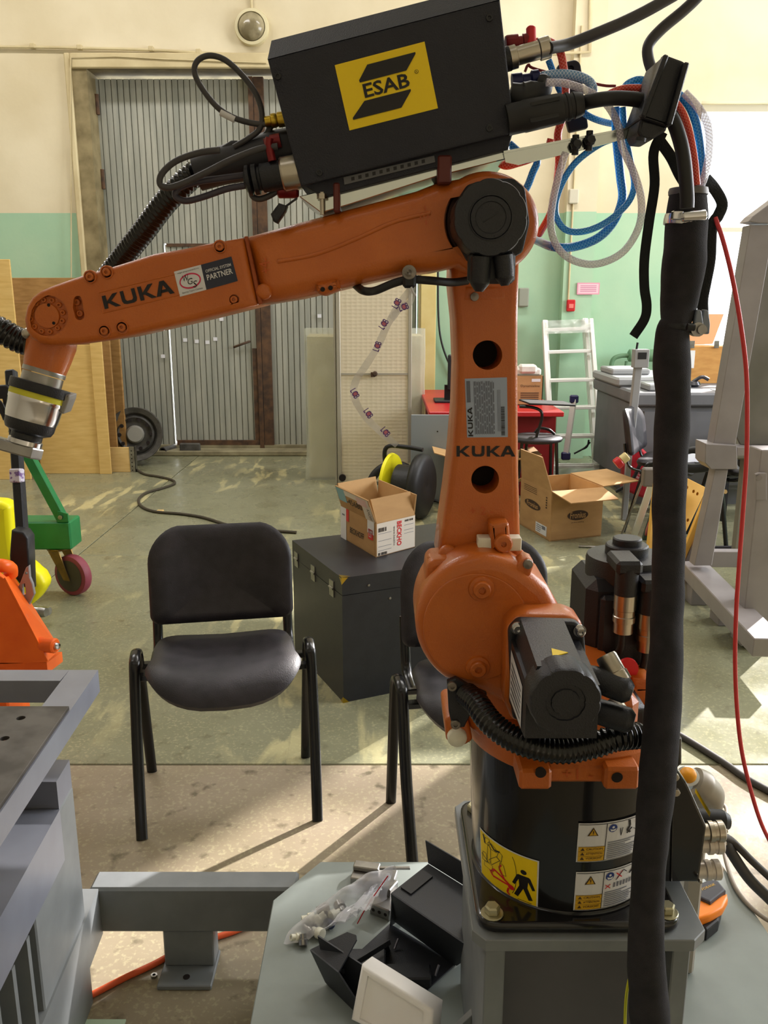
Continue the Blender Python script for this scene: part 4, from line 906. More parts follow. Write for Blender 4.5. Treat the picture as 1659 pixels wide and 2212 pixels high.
bx, cb = carton('open_carton', F0, vA, vB, zc, hb, .005, 'small open brown carton with red and black print on the black case', [(0, .10, -18, .0), (1, .085, 5, 0), (2, .10, 14, 0), (3, .10, 18, .01)])
INK = mat('black_ink', (52, 44, 38), .7)
fm = facemap(cb[3], cb[0], hb, .0008); m = MB()
m.text(fm, 'BECKHOFF', .28, .32, .68, .50, 0, bold=.01); m.rect(fm, 0, 0, .17, 1, 1); m.rect(fm, .17, .62, .25, 1.0, 2); m.rect(fm, .78, .62, .96, 1, 1); m.rect(fm, .80, .45, .93, .75, 2); m.text(fm, 'UST', .82, .50, .91, .70, 1, .0015); m.rect(fm, .05, .75, .13, .80, 3, .0014)
obj('box_print', m, [INK, WHT, REDP, GRYP], bx)
fm = facemap(cb[0], cb[1], hb, .0008); m = MB(); m.rect(fm, .02, .02, .46, .98, 1); m.rect(fm, .46, .02, .99, .98, 1); m.text(fm, 'BECKHO', .52, .18, .64, .92, 2, rot=-90, bold=.03, h=.0016); m.text(fm, 'www.beckho', .43, .22, .48, .80, 0, rot=-90, h=.0016)
def barcode(m, fm, u0, v0, u1, v1, n, mi, seed=1, h=.0016):
    rr = random.Random(seed); u = u0
    for i in range(n):
        w_ = (u1-u0)/n*(.3+.6*rr.random()); m.rect(fm, u, v0, u+w_, v1, mi, h); u += (u1-u0)/n
barcode(m, fm, .05, .72, .26, .84, 12, 0); barcode(m, fm, .05, .03, .28, .11, 12, 0, 2); barcode(m, fm, .72, .86, .94, .92, 12, 0, 3)
for v in (.66, .45, .28, .16): m.rect(fm, .05, v, .38, v+.012, 3, .0016)
for v in (.75, .6, .5): m.rect(fm, .70, v, .95, v+.012, 3, .0016)
obj('side_print', m, [INK, mat('box_label_white', (214, 204, 192), .6), REDP, GRYP], bx)
# print on the raised near flap
pp = [cb[3]+Z*(hb+.0), cb[0]+Z*(hb+.0)]; d = (pp[1]-pp[0]); nrm = Vector((d.y, -d.x, 0)).normalized(); upv = (Z*cos(radians(18))+nrm*sin(radians(18)))*.10
fm = quadmap(pp[0], pp[1], pp[1]+upv, pp[0]+upv); m = MB(); m.rect(fm, .04, .35, .28, .98, 0, .001); m.rect(fm, .28, .72, .96, .98, 1, .001); m.rect(fm, .62, .60, .90, .94, 2, .0016); m.rect(fm, .74, .0, .98, .72, 1, .0011)
m.text(fm, '-45680', .28, .34, .72, .62, 3, .0016); m.text(fm, 'KHOFF', .86, .06, .94, .55, 3, .002, rot=-90)
obj('flap_print', m, [mat('blue_tape', (120, 166, 180), .5), mat('box_label_white', (214, 204, 192), .6), mat('pale_pink_label', (216, 180, 180), .5), INK], bx)
m = MB(); ce = F0+vA*.5+vB*.5
random.seed(3)
for i in range(9):
    q = ce+Vector((random.uniform(-.07, .07), random.uniform(-.07, .07), 0)); m.tube([q+Vector((random.uniform(-.05, .05), random.uniform(-.05, .05), hb*random.uniform(.75, 1.0))) for _ in range(4)], .009, 6)
obj('cable_scraps', m, mat('brown_cable', (92, 54, 42), .5), label='tangle of brown cables inside the printed box on the case', cat='cables')
m = MB(); m.grid(lambda u, v: ce+Vector((-.07+.12*u, -.06+.12*v, hb*.94+.03*noise.noise(Vector((u*4, v*4, 9))))), 12, 12); obj('crumpled_film', m, mat('clear_film2', (240, 232, 222), .2, alpha=.7), label='crumpled plastic film sticking out of the printed box', cat='film')
# ================================================================ GREEN CRANE LEG, YELLOW COVER, PALLET TRUCK
gc = thing('green_crane', (P(100, 1290, 4.4).x, 4.4, 0), 'green shop crane leg with diagonal strut on a purple castor', 'crane')
YG = 4.34; tp_ = P(160, 1128, YG); bt_ = P(160, 1188, YG)
x0 = P(-60, 1150, YG).x; x1 = P(152, 1150, YG).x
m = MB(); m.box((x0, YG, bt_.z), (x1, YG+.16, tp_.z), 0, .008); obj('leg_beam', m, GRN, gc)
m = MB(); m.beam(P(136, 1122, YG+.03), P(30, 925, YG+.05), .05, .05, 0, .004, up=(0, -1, 0)); m.plate([(124, 1104), (146, 1110), (148, 1128), (122, 1128)], YG+.0, .012, 0, .001, k=1); obj('diagonal_strut', m, GRN, gc)
m = MB(); c = P(131, 1117, YG-.002); m.cyl(c, c+Vector((0, -.01, 0)), .012, 8); obj('strut_bolt', m, STEEL, gc)
c = P(146, 1240, YG+.04); wr = c.z; wc_ = Vector((P(158, 1240, YG+.03).x, YG+.03, wr)); axw = Vector((-.42, -.91, 0)).normalized()
m = MB(); m.lathe([(wr*.35, -.03), (wr*.82, -.028), (wr*.97, -.024), (wr, -.015), (wr, .015), (wr*.97, .024), (wr*.82, .028), (wr*.35, .03)], wc_, axw, 36); obj('castor_wheel', m, mat('purple_tyre', (142, 62, 78), .55, c2=(128, 54, 70), scale=10), gc)
for s_ in (-1, 1):
    m = MB(); m.lathe([(0, .033), (wr*.3, .034), (wr*.55, .026), (wr*.78, .030)], wc_, axw*s_, 28); obj('wheel_disc', m, mat('dirty_wheel', (72, 66, 58), .6), gc)
fk = Vector((P(128, 1205, YG+.06).x, YG+.06, bt_.z))
for s_ in (-1, 1):
    o_ = axw*.045*s_; m = MB(); q = Vector((-axw.y, axw.x, 0))
    m.prism([fk+o_+q*.04, fk+o_-q*.04, wc_+o_-q*.02+Vector((0, 0, -.02)), wc_+o_+q*.02+Vector((0, 0, -.02)), fk+o_+q*.06+Vector((0, 0, -.05))], -axw if s_ < 0 else axw, .006, 0); obj('castor_fork', m, mat('worn_brass_zinc', (142, 112, 56), .4, .8, c2=(104, 84, 50), scale=14), gc)
m = MB(); m.cyl(fk+Vector((0, 0, -.012)), fk+Vector((0, 0, 0)), .06, 20, b=.003); obj('castor_plate', m, mat('worn_brass_zinc', (142, 112, 56), .4, .8), gc)
ye = thing('yellow_cover', (P(40, 1290, 4.05).x, 4.05, 0), 'bright yellow plastic shell behind the black truck handle', 'cover')
m = MB(); a = [(-60, 1080), (0, 1084), (20, 1094), (24, 1150), (30, 1200), (66, 1226), (76, 1236), (86, 1243), (96, 1262), (95, 1272), (84, 1290), (76, 1300), (62, 1312), (-60, 1312)]
m.plate(fillet(a, 8), 4.05, .12, 0, .03); obj('shell', m, YELP, ye)
m = MB(); m.lathe([(0, 0), (.02, 0), (.02, .06)], P(84, 1318, 3.95), (1, -.3, 0), 12); m.tube([P(70, 1318, 3.9), P(84, 1320, 3.9)], .02, 10); m.lathe([(0, .02), (.022, .02), (.026, 0), (.026, -.04)], P(92, 1322, 3.9), (1, -.2, 0), 16); obj('axle_end', m, STEEL, ye)
pt = thing('pallet_truck', (P(20, 1440, 2.5).x, 2.5, 0), 'orange hand pallet truck body with tall black handle at the left edge', 'pallet truck')
YT = 2.5; OR = ORANGE2
m = MB(); m.plate([(-140, 1190), (-10, 1236), (8, 1250), (101, 1428), (101, 1432), (-140, 1440)], YT, .02, 0, .002, k=1); obj('side_plate', m, OR, pt)
fr = [(-2, 1232), (12, 1214), (22, 1222), (24, 1240), (62, 1286), (126, 1402), (136, 1406), (136, 1424), (120, 1442), (101, 1442), (101, 1430), (8, 1250)]
m = MB(); pa = [(3, 1240), (102, 1430)]; pb = [(24, 1240), (126, 1402)]
q0, q1 = P(8, 1250, YT), P(101, 1430, YT); r0, r1 = P(26, 1243, YT+.17), P(128, 1404, YT+.17)
m.hexa([q0, q1, r1, r0, q0+Vector((.004, 0, .004)), q1+Vector((.004, 0, .004)), r1+Vector((.004, 0, .004)), r0+Vector((.004, 0, .004))]); obj('slanted_flange', m, OR, pt)
m = MB(); m.tube([P(-20, 1222, YT+.05), P(6, 1222, YT+.05), P(22, 1228, YT+.09), P(23, 1242, YT+.1)], .022, 12); obj('top_bend', m, OR, pt)
m = MB(); a0, a1 = P(-140, 1432, YT), P(101, 1432, YT); b1 = P(134, 1408, YT+.19); b0 = Vector((a0.x, b1.y, b1.z)); dz = Vector((0, 0, -.035))
m.hexa([a0+dz, a1+dz, b1+dz, b0+dz, a0, a1, b1, b0]); obj('base_shelf', m, OR, pt)
x_ = P(-120, 1432, YT).x; xb_ = P(4, 1432, YT).x
m = MB(); m.box((x_, YT+.01, .09), (xb_, YT+.17, a0.z-.03), 0, .006); obj('lower_body', m, OR, pt)
for yy in (YT+.03, YT+.12):
    m = MB(); m.cyl((x_+.06, yy, .09), (x_+.06, yy+.05, .09), .09, 24, b=.006); obj('steering_wheel', m, RUB, pt)
c = P(95, 1390, YT+.03); m = MB(); m.cyl(c+Vector((-.03, 0, 0)), c+Vector((.045, -.02, 0)), .024, 16, b=.004); obj('pivot_boss', m, OR, pt)
m = MB(); m.lathe([(0, .012), (.010, .01), (.012, 0)], c+Vector((.045, -.02, 0)), (1, -.4, 0), 12); obj('pivot_pin', m, CHROME, pt)
fm = pxmap((60, 1348), (80, 1338), (76, 1331), (56, 1343), YT-.001); k0 = r0.lerp(r1, .6); k1 = q0.lerp(q1, .52)
fm = quadmap(q0.lerp(q1, .50)+(r0-q0)*.12+Vector((.006, 0, .006)), q0.lerp(q1, .44)+(r0-q0)*.92+Vector((.006, 0, .006)), q0.lerp(q1, .39)+(r0-q0)*.92+Vector((.006, 0, .006)), q0.lerp(q1, .45)+(r0-q0)*.12+Vector((.006, 0, .006)))
m = MB(); m.rect(fm, 0, 0, 1, 1, 0, .001); m.text(fm, 'CE 10kg', .1, .2, .85, .8, 1, .002); obj('type_label', m, [WHT, GRYP], pt)
m = MB(); m.beam(P(52, 1205, 2.75), P(24, 800, 2.95), .034, .034, 0, .005, up=(0, 1, 0)); obj('handle_tube', m, BLKM, pt)
m = MB(); m.plate([(24, 1146), (50, 1150), (60, 1164), (64, 1278), (40, 1260), (22, 1235), (20, 1200)], 2.68, .06, 0, .006); obj('handle_root', m, BLKM, pt)
m = MB(); m.beam(P(38, 1042, 2.82)+Vector((0, -.003, 0)), P(37, 1012, 2.83)+Vector((0, -.003, 0)), .038, .038, 0, .004, up=(0, 1, 0)); fm = pxmap((22, 1078), (46, 1078), (46, 1056), (20, 1056), 2.79); obj('handle_sticker', m, mat('lilac_label', (206, 200, 216), .5, c2=(120, 92, 150), scale=60, lo=.5, hi=.56), pt)
m = MB(); m.plate([(34, 1276), (42, 1262), (56, 1226), (62, 1222), (64, 1248), (70, 1262), (74, 1284), (66, 1300), (58, 1318), (50, 1296)], 2.62, .015, 0, .002, holes=[circ(57, 1238, 3, 8), [(47, 1262), (54, 1260), (56, 1284), (49, 1288)]], k=1); obj('linkage_bracket', m, mat('zinc_bracket', (150, 148, 152), .45, .3), pt)
m = MB(); m.plate([(-40, 834), (14, 832), (22, 840), (24, 880), (22, 900), (8, 884), (4, 862), (-40, 862)], 2.9, .03, 0, .006); m.tube([P(x, y, 2.9) for x, y in ((-20, 870), (-4, 876), (8, 892), (14, 906))], .012, 8); obj('grip_frame', m, BLKM, pt)
# ================================================================ LEFT FOREGROUND TABLE
zt = .75; A = G(212, 1447, zt); B = G(0, 1757, zt); dr = (B-A).normalized(); lf_ = Vector((-1, 0, 0))
wt = thing('welding_table', Vector((A.x-.4, A.y-.4, 0)), 'grey steel frame table with dark drilled plate in the left foreground', 'table')
B2 = A+dr*1.1
def rail(name, p, q, wdt, ht, mt, top=zt, par=wt, side=Vector((-1, 0, 0))):
    m = MB(); o_ = side*wdt; z = Vector((0, 0, -ht)); m.hexa([p+z, p+o_+z, q+o_+z, q+z, p, p+o_, q+o_, q][:8]); return obj(name, m, mt, par)
rail('side_rail', A, B2, .062, .05, GSIL)
m = MB(); C_ = A+Vector((-1.1, 0, 0)); m.hexa([A+Vector((-.062, -.055, -.05)), C_+Vector((0, -.055, -.05)), C_+Vector((0, 0, -.05)), A+Vector((-.062, 0, -.05)), A+Vector((-.062, -.055, 0)), C_+Vector((0, -.055, 0)), C_, A+Vector((-.062, 0, 0))]); obj('end_rail', m, GSIL, wt)
PA = G(156, 1525, zt+.008); PA = A+dr*((PA.y-A.y)/dr.y); PA.z = zt+.008; PB = PA+dr*.9
PA2 = PA+Vector((-.9, 0, 0)); PB2 = PB+Vector((-.9, 0, 0))
hl = []
for x, y in ((45, 1551), (10, 1595), (-50, 1551), (-95, 1595)):
    c = G(x, y, zt+.008); hl.append([c+Vector((.0085*cos(a*pi/8), .0085*sin(a*pi/8), 0)) for a in range(16)])
m = MB(); m.prism([PA+Vector((-.003, 0, 0)), PA2, PB2, PB+Vector((-.003, 0, 0))], (0, 0, 1), .008, 0, .001, holes=hl, k=1); obj('drilled_plate', m, DKPL, wt)
# posts below the table top so that it stands
for q in (A+dr*.75+Vector((-.05, 0, 0)), A+Vector((-1.05, -.05, 0)), A+dr*.75+Vector((-1.0, 0, 0))):
    m = MB(); m.box((q.x-.03, q.y-.03, 0), (q.x+.03, q.y+.03, zt-.05), 0, .004); obj('table_leg', m, GSIL, wt)
# lower beam structure standing at the left, welded to the base frame
fb = thing('robot_base_frame', (.0, 1.75, 0), 'grey welded steel base frame with floor beam and octagonal plate carrying the robot', 'base frame')
zl = .60; E = G(150, 1641, zl); dl = (G(0, 1905, zl)-E); dl = Vector((.05, -1, 0)).normalized()
m = MB(); z = Vector((0, 0, -.062)); w_ = Vector((-.4, 0, 0)); k_ = dl*.085
m.hexa([E+z, E+w_+z, E+w_+k_+z, E+k_+z, E, E+w_, E+w_+k_, E+k_]); obj('stop_block', m, GSIL, fb)
# long box beam going towards the camera
zb2 = .54; E2 = Vector((-.646, 1.518, zb2)); L_ = 1.0; ww = Vector((-.17, 0, 0)); hh = Vector((0, 0, -.115))
m = MB(); m.hexa([E2+hh, E2+ww+hh, E2+ww+dl*L_+hh, E2+dl*L_+hh, E2, E2+ww, E2+ww+dl*L_, E2+dl*L_]); obj('box_beam', m, GSIL, fb)
# end post plate with slots between beam and floor rail
E3 = Vector((E.x+.002, E.y, .538)); m = MB()
up_ = [Vector((E3.x, E3.y, .538)), Vector((E3.x, E3.y, .0)), E3+dl*.26+Vector((0, 0, -.538)), E3+dl*.26+Vector((0, 0, -.10)), E3+dl*.12+Vector((0, 0, -.0))]
m.prism(up_, Vector((-dl.y, dl.x, 0))*-1 if -dl.y < 0 else Vector((-dl.y, dl.x, 0)), .12, 0, .003, k=1); obj('end_post', m, GPNT, fb)
for i in range(3):
    q = E3+dl*(.30+.07*i); m = MB(); m.box((q.x-.12, q.y-.006, .0), (q.x, q.y+.006, .42)); obj('rib_plate', m, GPNT, fb)
m = MB(); q = E3+dl*.56; hl = [[Vector((q.x-.06+.03*cos(a*pi/8), q.y, .30+zz+.05*sin(a*pi/8))) for a in range(16)] for zz in (0, -.14)]
m.prism([Vector((q.x-.14, q.y, .0)), Vector((q.x, q.y, .0)), Vector((q.x, q.y, .34)), Vector((q.x-.04, q.y, .42)), Vector((q.x-.14, q.y, .42))], (0, -1, 0), .01, 0, .001, holes=hl, k=1); obj('rib_plate', m, GPNT, fb)
# floor beam, its foot and the octagonal plate
zt2 = .225; Lf = G(160, 1920, zt2); Yf = Lf.y
xl = E.x-.02; xr = P(640, 1910, Yf).x
m = MB(); m.box((xl, Yf, zt2-.118), (xr, Yf+.066, zt2), 0, .006); obj('cross_beam', m, GPNT, fb)
fx0 = P(352, 2050, Yf).x; fx1 = P(460, 2050, Yf).x
m = MB(); m.box((fx0, Yf+.006, .012), (fx1, Yf+.06, zt2-.118), 0, .003); m.box((fx0-.004, Yf-.055, 0), (fx1+.004, Yf+.06, .012), 0, .002); obj('support_foot', m, GPNT, fb)
c = Vector(((fx0+fx1)/2, Yf-.028, .012)); m = MB(); m.cyl(c, c+Vector((0, 0, .0012)), .008, 12); obj('anchor_hole', m, DARK, fb)
R0 = G(212, 1930, zt2); m = MB(); R0.x = P(213, 1930, Yf).x; w3 = .02
q0 = Vector((R0.x, Yf, zt2)); q1 = q0+Vector((.045, -.9, 0))
m.hexa([q0+Vector((-.16, 0, -.118)), q0+Vector((.002, 0, -.118)), q1+Vector((.002, 0, -.118)), q1+Vector((-.16, 0, -.118)), q0+Vector((-.16, 0, 0)), q0, q1, q1+Vector((-.16, 0, 0))]); obj('side_rail', m, GPNT, fb)
zo = .236; oc = [G(590, 1944, zo), G(592, 1930, zo), G(692, 1861, zo), G(1010, 1862, zo), G(1560, 1868, zo), G(1700, 2075, zo)]
xe = oc[0].x; fy = .45
poly_ = [oc[0], oc[2], Vector((oc[4].x, oc[2].y, zo)), Vector((oc[5].x, oc[5].y, zo)), Vector((oc[5].x, fy+.1, zo)), Vector((oc[5].x-.2, fy, zo)), Vector((xe+.1, fy, zo)), Vector((xe, fy+.2, zo))]
m = MB(); m.prism(poly_, (0, 0, 1), .02, 0, .002, k=1); obj('octagonal_plate', m, GPNT2, fb)
for q in ((xe+.12, .62), (xe+.12, 1.6), (oc[5].x-.12, .62), (oc[4].x-.1, 1.6)):
    m = MB(); m.box((q[0]-.05, q[1]-.05, 0), (q[0]+.05, q[1]+.05, zo-.02), 0, .004); obj('plate_foot', m, GPNT, fb)
# pedestal under the robot
zp = .622; PC = Vector((.292, 1.235)); pz = zp-.022
tl_ = [(.128, 1.02), (.155, .985), (.435, .985), (.462, 1.012), (.462, 1.46), (.435, 1.485), (.155, 1.485), (.128, 1.46)]
tl_ = [(G(1052, 2034, zp).x+.0, 1.02)] and [(.130, 1.082), (.148, 1.060), (.451, 1.060), (.474, 1.082), (.474, 1.40), (.451, 1.42), (.148, 1.42), (.130, 1.40)]
m = MB(); m.prism([Vector((x, y, zp)) for x, y in tl_], (0, 0, 1), .02, 0, .0015, k=1); obj('top_plate', m, GPNT, fb)
m = MB(); m.box((.168, 1.10, zo), (.43, 1.38, zp-.02)); obj('column_web', m, mat('dark_grey_paint', (84, 82, 84), .4, c2=(76, 74, 76), scale=8), fb)
for x0_, x1_ in ((.148, .178), (.424, .450)):
    m = MB(); m.box((x0_, 1.068, zo), (x1_, 1.40, zp-.02), 0, .002); obj('column_flange', m, GPNT, fb)
m = MB(); m.prism([Vector((.148, 1.2, zo+.12)), Vector((.148, 1.2, zo)), Vector((.06, 1.2, zo)), Vector((.06, 1.2, zo+.02))], (0, -1, 0), .015, 0, .001, k=1); obj('column_gusset', m, GPNT, fb)
# ================================================================ THE ROBOT
rob = thing('industrial_robot', (.289, 1.235, .622), 'orange six axis industrial robot arm with black base bolted on the grey pedestal', 'robot')
BX, BY = .289, 1.235
U = Vector((0, 0, 1)); FR = Vector((0, -1, 0))
# black base
m = MB(); m.lathe([(.141, .636), (.142, .66), (.146, .70), (.152, .83), (.154, .868), (.13, .875)], (BX, BY, 0), U, 64); obj('base_housing', m, BLKP, rob)
m = MB(); fo = fillet([(.137, 1.072), (.440, 1.072), (.440, 1.395), (.137, 1.395)], .035, 6)
m.prism([Vector((x, y, .640)) for x, y in fo], U, .018, 0, .006)
m.lathe([(.1470, .6395), (.1445, .6405), (.1425, .643)], (BX, BY, 0), U, 48, split=80); obj('base_flange', m, BLKP, rob)
for px, py in ((1063, 1968), (1440, 1966)):
    c = G(px, py+6, .640); m = MB(); m.cyl(c, c+U*.003, .017, 20, b=.001); m.lathe([(.0105, 0), (.0115, .001), (.0115, .010), (.0095, .0125), (0, .0125)], c+U*.003, U, 6, sm=False); obj('bolt', m, mat('zinc_bolt', (176, 170, 140), .35, .7), rob)
for x, y in ((.160, 1.36), (.41, 1.36)):
    m = MB(); m.lathe([(.0105, 0), (.0115, .001), (.0115, .010), (.0095, .0125), (0, .0125)], (x, y, .640), U, 6, sm=False); obj('bolt', m, mat('zinc_bolt', (176, 170, 140), .35, .7), rob)
# labels wrapped on the cylinder
def cylmap(x0, y0, x1, y1, x2, y2, x3, y3):   # bl, br, tr, tl in picture points -> (theta, z) on the base
    def hit(px, py):
        d = P(px, py, 1.0)-Vector((0, 0, H)); o = Vector((0, 0, H)); t0, t1 = .5, 1.6; best = None
        for i in range(4000):
            t = t0+(t1-t0)*i/4000; q = o+d*t; r = .1415+.0135*(q.z-.65)/.21
            if (q.x-BX)**2+(q.y-BY)**2 <= r*r: return atan2(q.x-BX, -(q.y-BY)), q.z
        return None
    c = [hit(x0, y0), hit(x1, y1), hit(x2, y2), hit(x3, y3)]
    a0 = (c[0][0]+c[3][0])/2; a1 = (c[1][0]+c[2][0])/2; z0 = (c[0][1]+c[1][1])/2; z1 = (c[2][1]+c[3][1])/2
    def fm(u, v, h=0):
        a = a0+(a1-a0)*u; z = z0+(z1-z0)*v; r = .1425+.0130*(z-.65)/.2+.0008+h; return Vector((BX+r*sin(a), BY-r*cos(a), z))
    return fm
fm = cylmap(1037, 1884, 1162, 1951, 1166, 1859, 1046, 1794); m = MB(); m.rect(fm, 0, 0, 1, 1, 1, 0, 12); m.rect(fm, .02, .025, .98, .975, 0, .0004, 12)
def fig(m, fm, ox, oy, s, mi, h=.0009):
    Q = lambda l: [(ox+x*s, oy+y*s*1.15) for x, y in l]
    m.poly(fm, [(ox+.09*s*cos(a*pi/8), oy+.98*s*1.15*1+.1*s*sin(a*pi/8)) for a in range(16)], mi, h)
    m.poly(fm, Q([(-.16, .84), (.16, .84), (.20, .80), (.34, .42), (.26, .38), (.14, .66), (.12, .42), (.28, .0), (.16, -.04), (0, .34), (-.16, -.04), (-.28, .0), (-.12, .42), (-.14, .66), (-.26, .38), (-.34, .42), (-.20, .80)]), mi, h)
fig(m, fm, .80, .12, .48, 2)
R_ = 3
m.poly(fm, [(.62+.05*cos(a*pi/8), .22+.05*sin(a*pi/8)) for a in range(16)], R_, .0009)
m.line(fm, [(.60, .25), (.48, .33), (.32, .38), (.28, .30)], .04, R_, .0009); m.line(fm, [(.60, .24), (.46, .24), (.30, .22), (.24, .30)], .035, R_, .0010); m.line(fm, [(.50, .33), (.42, .50), (.46, .58)], .03, R_, .0009); m.line(fm, [(.58, .18), (.56, .08), (.60, .04)], .03, R_, .0009)
m.line(fm, [(.60-.0+.10*cos(a), .5+.42*sin(a)) for a in [(-1.2+2.4*i/10) for i in range(11)]], .008, 2, .0009)
def outl(pts, w=.010): m.line(fm, pts+[pts[0]], w, 4, .0009)
outl([(.12, .78), (.15, .92), (.24, .94), (.24, .82)]); outl([(.20, .84), (.24, .90), (.36, .86), (.38, .78), (.26, .76)]); outl([(.18, .42), (.20, .80), (.26, .80), (.26, .45)]); outl([(.22, .50), (.38, .70), (.44, .66), (.28, .44)])
outl([(.38, .68), (.42, .84), (.48, .80), (.46, .64)]); outl([(.42, .46), (.44, .62), (.50, .60), (.54, .40), (.46, .38)]); outl([(.06, .38), (.08, .56), (.16, .58), (.18, .40)]); outl([(.10, .28), (.12, .40), (.30, .42), (.28, .30)], .008)
m.line(fm, [(.10, .95), (.14, .80)], .03, 2, .001); m.line(fm, [(.26, .88), (.34, .80), (.44, .84)], .03, 2, .001); m.line(fm, [(.05, .5), (.2, .44)], .02, 4, .001); m.rect(fm, .72, .04, .92, .055, 4, .0009)
obj('warning_label', m, [YEL, WHT, BLK, REDP, mat('line_drawing_ink', (92, 84, 30), .5)], rob, label='yellow warning label with black walking figure and red fallen figure')
def caution(p8, second):
    fm = cylmap(*p8); m = MB(); m.rect(fm, 0, 0, 1, 1, 0, 0, 12); e = .012
    for a in ((0.01, .02, .99, .03), (.01, .96, .99, .975), (.40, .02, .41, .97)): m.rect(fm, a[0], a[1], a[2], a[3], 1, .0008, 8)
    m.rect(fm, .02, .03, .40, .40, 2, .0007, 6)
    for k, t in enumerate(('VORSICHT', 'ATTENTION', 'CAUTION')):
        y = .05+.118*k; m.text(fm, t, .13, y+.03, .37, y+.085, 3, .0012, .01); m.poly(fm, [(.05, y+.02), (.11, y+.02), (.08, y+.095)], 3, .0012); m.rect(fm, .02, y+.105, .40, y+.11, 3, .0011, 4)
    m.poly(fm, [(.13, .68), (.29, .68), (.21, .90)], 3, .0009); m.poly(fm, [(.155, .70), (.265, .70), (.21, .86)], 2, .0013); m.rect(fm, .202, .75, .218, .82, 3, .0018); m.rect(fm, .202, .72, .218, .735, 3, .0018)
    m.poly(fm, [(.50+.065*cos(a*pi/10), .83+.10*sin(a*pi/10)) for a in range(20)], 4, .0009); m.poly(fm, [(.47, .76), (.53, .76), (.55, .82), (.50, .80), (.45, .82)], 0, .0014); m.poly(fm, [(.50+.02*cos(a*pi/5), .86+.03*sin(a*pi/5)) for a in range(10)], 0, .0014)
    if not second:
        m.line(fm, [(.62, .80), (.64, .60), (.66, .80)], .012, 1, .0009); m.line(fm, [(.76, .95), (.78, .8), (.74, .7), (.80, .62)], .04, 1, .0009); m.line(fm, [(.74, .62), (.82, .74)], .03, 1, .001); m.poly(fm, [(.87, .86), (.92, .92), (.94, .82)], 5, .0009); m.line(fm, [(.85, .7), (.95, .6)], .01, 1, .0009)
    else:
        m.line(fm, [(.62, .72), (.70, .90)], .02, 5, .001); m.line(fm, [(.60, .88), (.70, .74)], .02, 5, .001); m.line(fm, [(.60, .70), (.72, .92), (.78, .84)], .014, 1, .0012); m.line(fm, [(.84, .76), (.90, .86), (.96, .95)], .035, 1, .001); m.line(fm, [(.44, .52), (.52, .62)], .016, 5, .001); m.line(fm, [(.44, .62), (.52, .52)], .016, 5, .001)
        for i in range(7): m.rect(fm, .57+.055*i, .52, .60+.055*i, .64, 6, .0009)
    rr = random.Random(5)
    for k in range(9 if not second else 8): m.rect(fm, .44, .06+.05*k, .72+.22*rr.random(), .082+.05*k, 6, .0009, 5)
    obj('caution_label', m, [WHT, BLK, AMBR, mat('dark_amber_ink', (70, 50, 20), .5), BLUP, REDP, GRYP], rob, label='white caution label with amber panel, upper one' if not second else 'white caution label with amber panel and red cross, lower one')
caution((1243, 1862, 1376, 1833, 1381, 1754, 1250, 1778), False); caution((1239, 1962, 1366, 1937, 1372, 1857, 1243, 1881), True)
# junction box at the right with its sockets
jx0 = P(1440, 1780, 1.17).x
m = MB(); m.plate([(1425, 1668), (1462, 1660), (1483, 1690), (1490, 1703), (1527, 1786), (1511, 1903), (1508, 1906), (1425, 1906)], 1.165, .17, 0, .004, k=2); obj('junction_box', m, BLKP, rob)
m = MB(); m.plate([(1448, 1905), (1453, 1690), (1458, 1690), (1452, 1905)], 1.162, .02, 0, .001, k=1)
m.plate([(1440, 1592), (1474, 1596), (1474, 1650), (1462, 1662), (1440, 1662)], 1.20, .06, 0, .004, k=2); obj('box_cover_edge', m, BLKP, rob)
for px, py, r in ((1456, 1675, .006), (1458, 1708, .006), (1510, 1900, .003)):
    c = P(px, py, 1.16); m = MB(); m.cyl(c, c+FR*.008, r, 10, b=.001); obj('cover_screw', m, NICK, rob)
m = MB(); fmj = quadmap(P(1497, 1708, 1.2), P(1529, 1762, 1.22), P(1531, 1752, 1.2), P(1499, 1700, 1.2)); m.rect(fmj, 0, 0, 1, 1, 0, .004); obj('box_label', m, YEL, rob)
for px, py, rr, cap in ((1536, 1797, .0175, 0), (1534, 1824, .0165, 1), (1529, 1880, .0165, 1)):
    c = P(px-16, py, 1.22); ax = Vector((1, 0, .05)).normalized(); m = MB(); m.lathe([(rr*.8, -.035), (rr*.8, .006), (rr, .007), (rr, .014), (rr*.9, .015), (rr*.9, .02), (rr, .021), (rr, .03), (rr*.85, .032), (.003, .033), (.003, .038), (0, .038)], c, ax, 24, mi=0); obj('socket_cap' if cap else 'cable_connector', m, NICK if not cap else mat('pale_cap', (200, 190, 178), .35, .3), rob)
m = MB(); c = P(1522, 1770, 1.25); m.lathe([(.016, -.03), (.018, .01), (.018, .03), (.012, .04)], c, (1, 0, -.1), 20); obj('rubber_connector', m, RUB, rob)
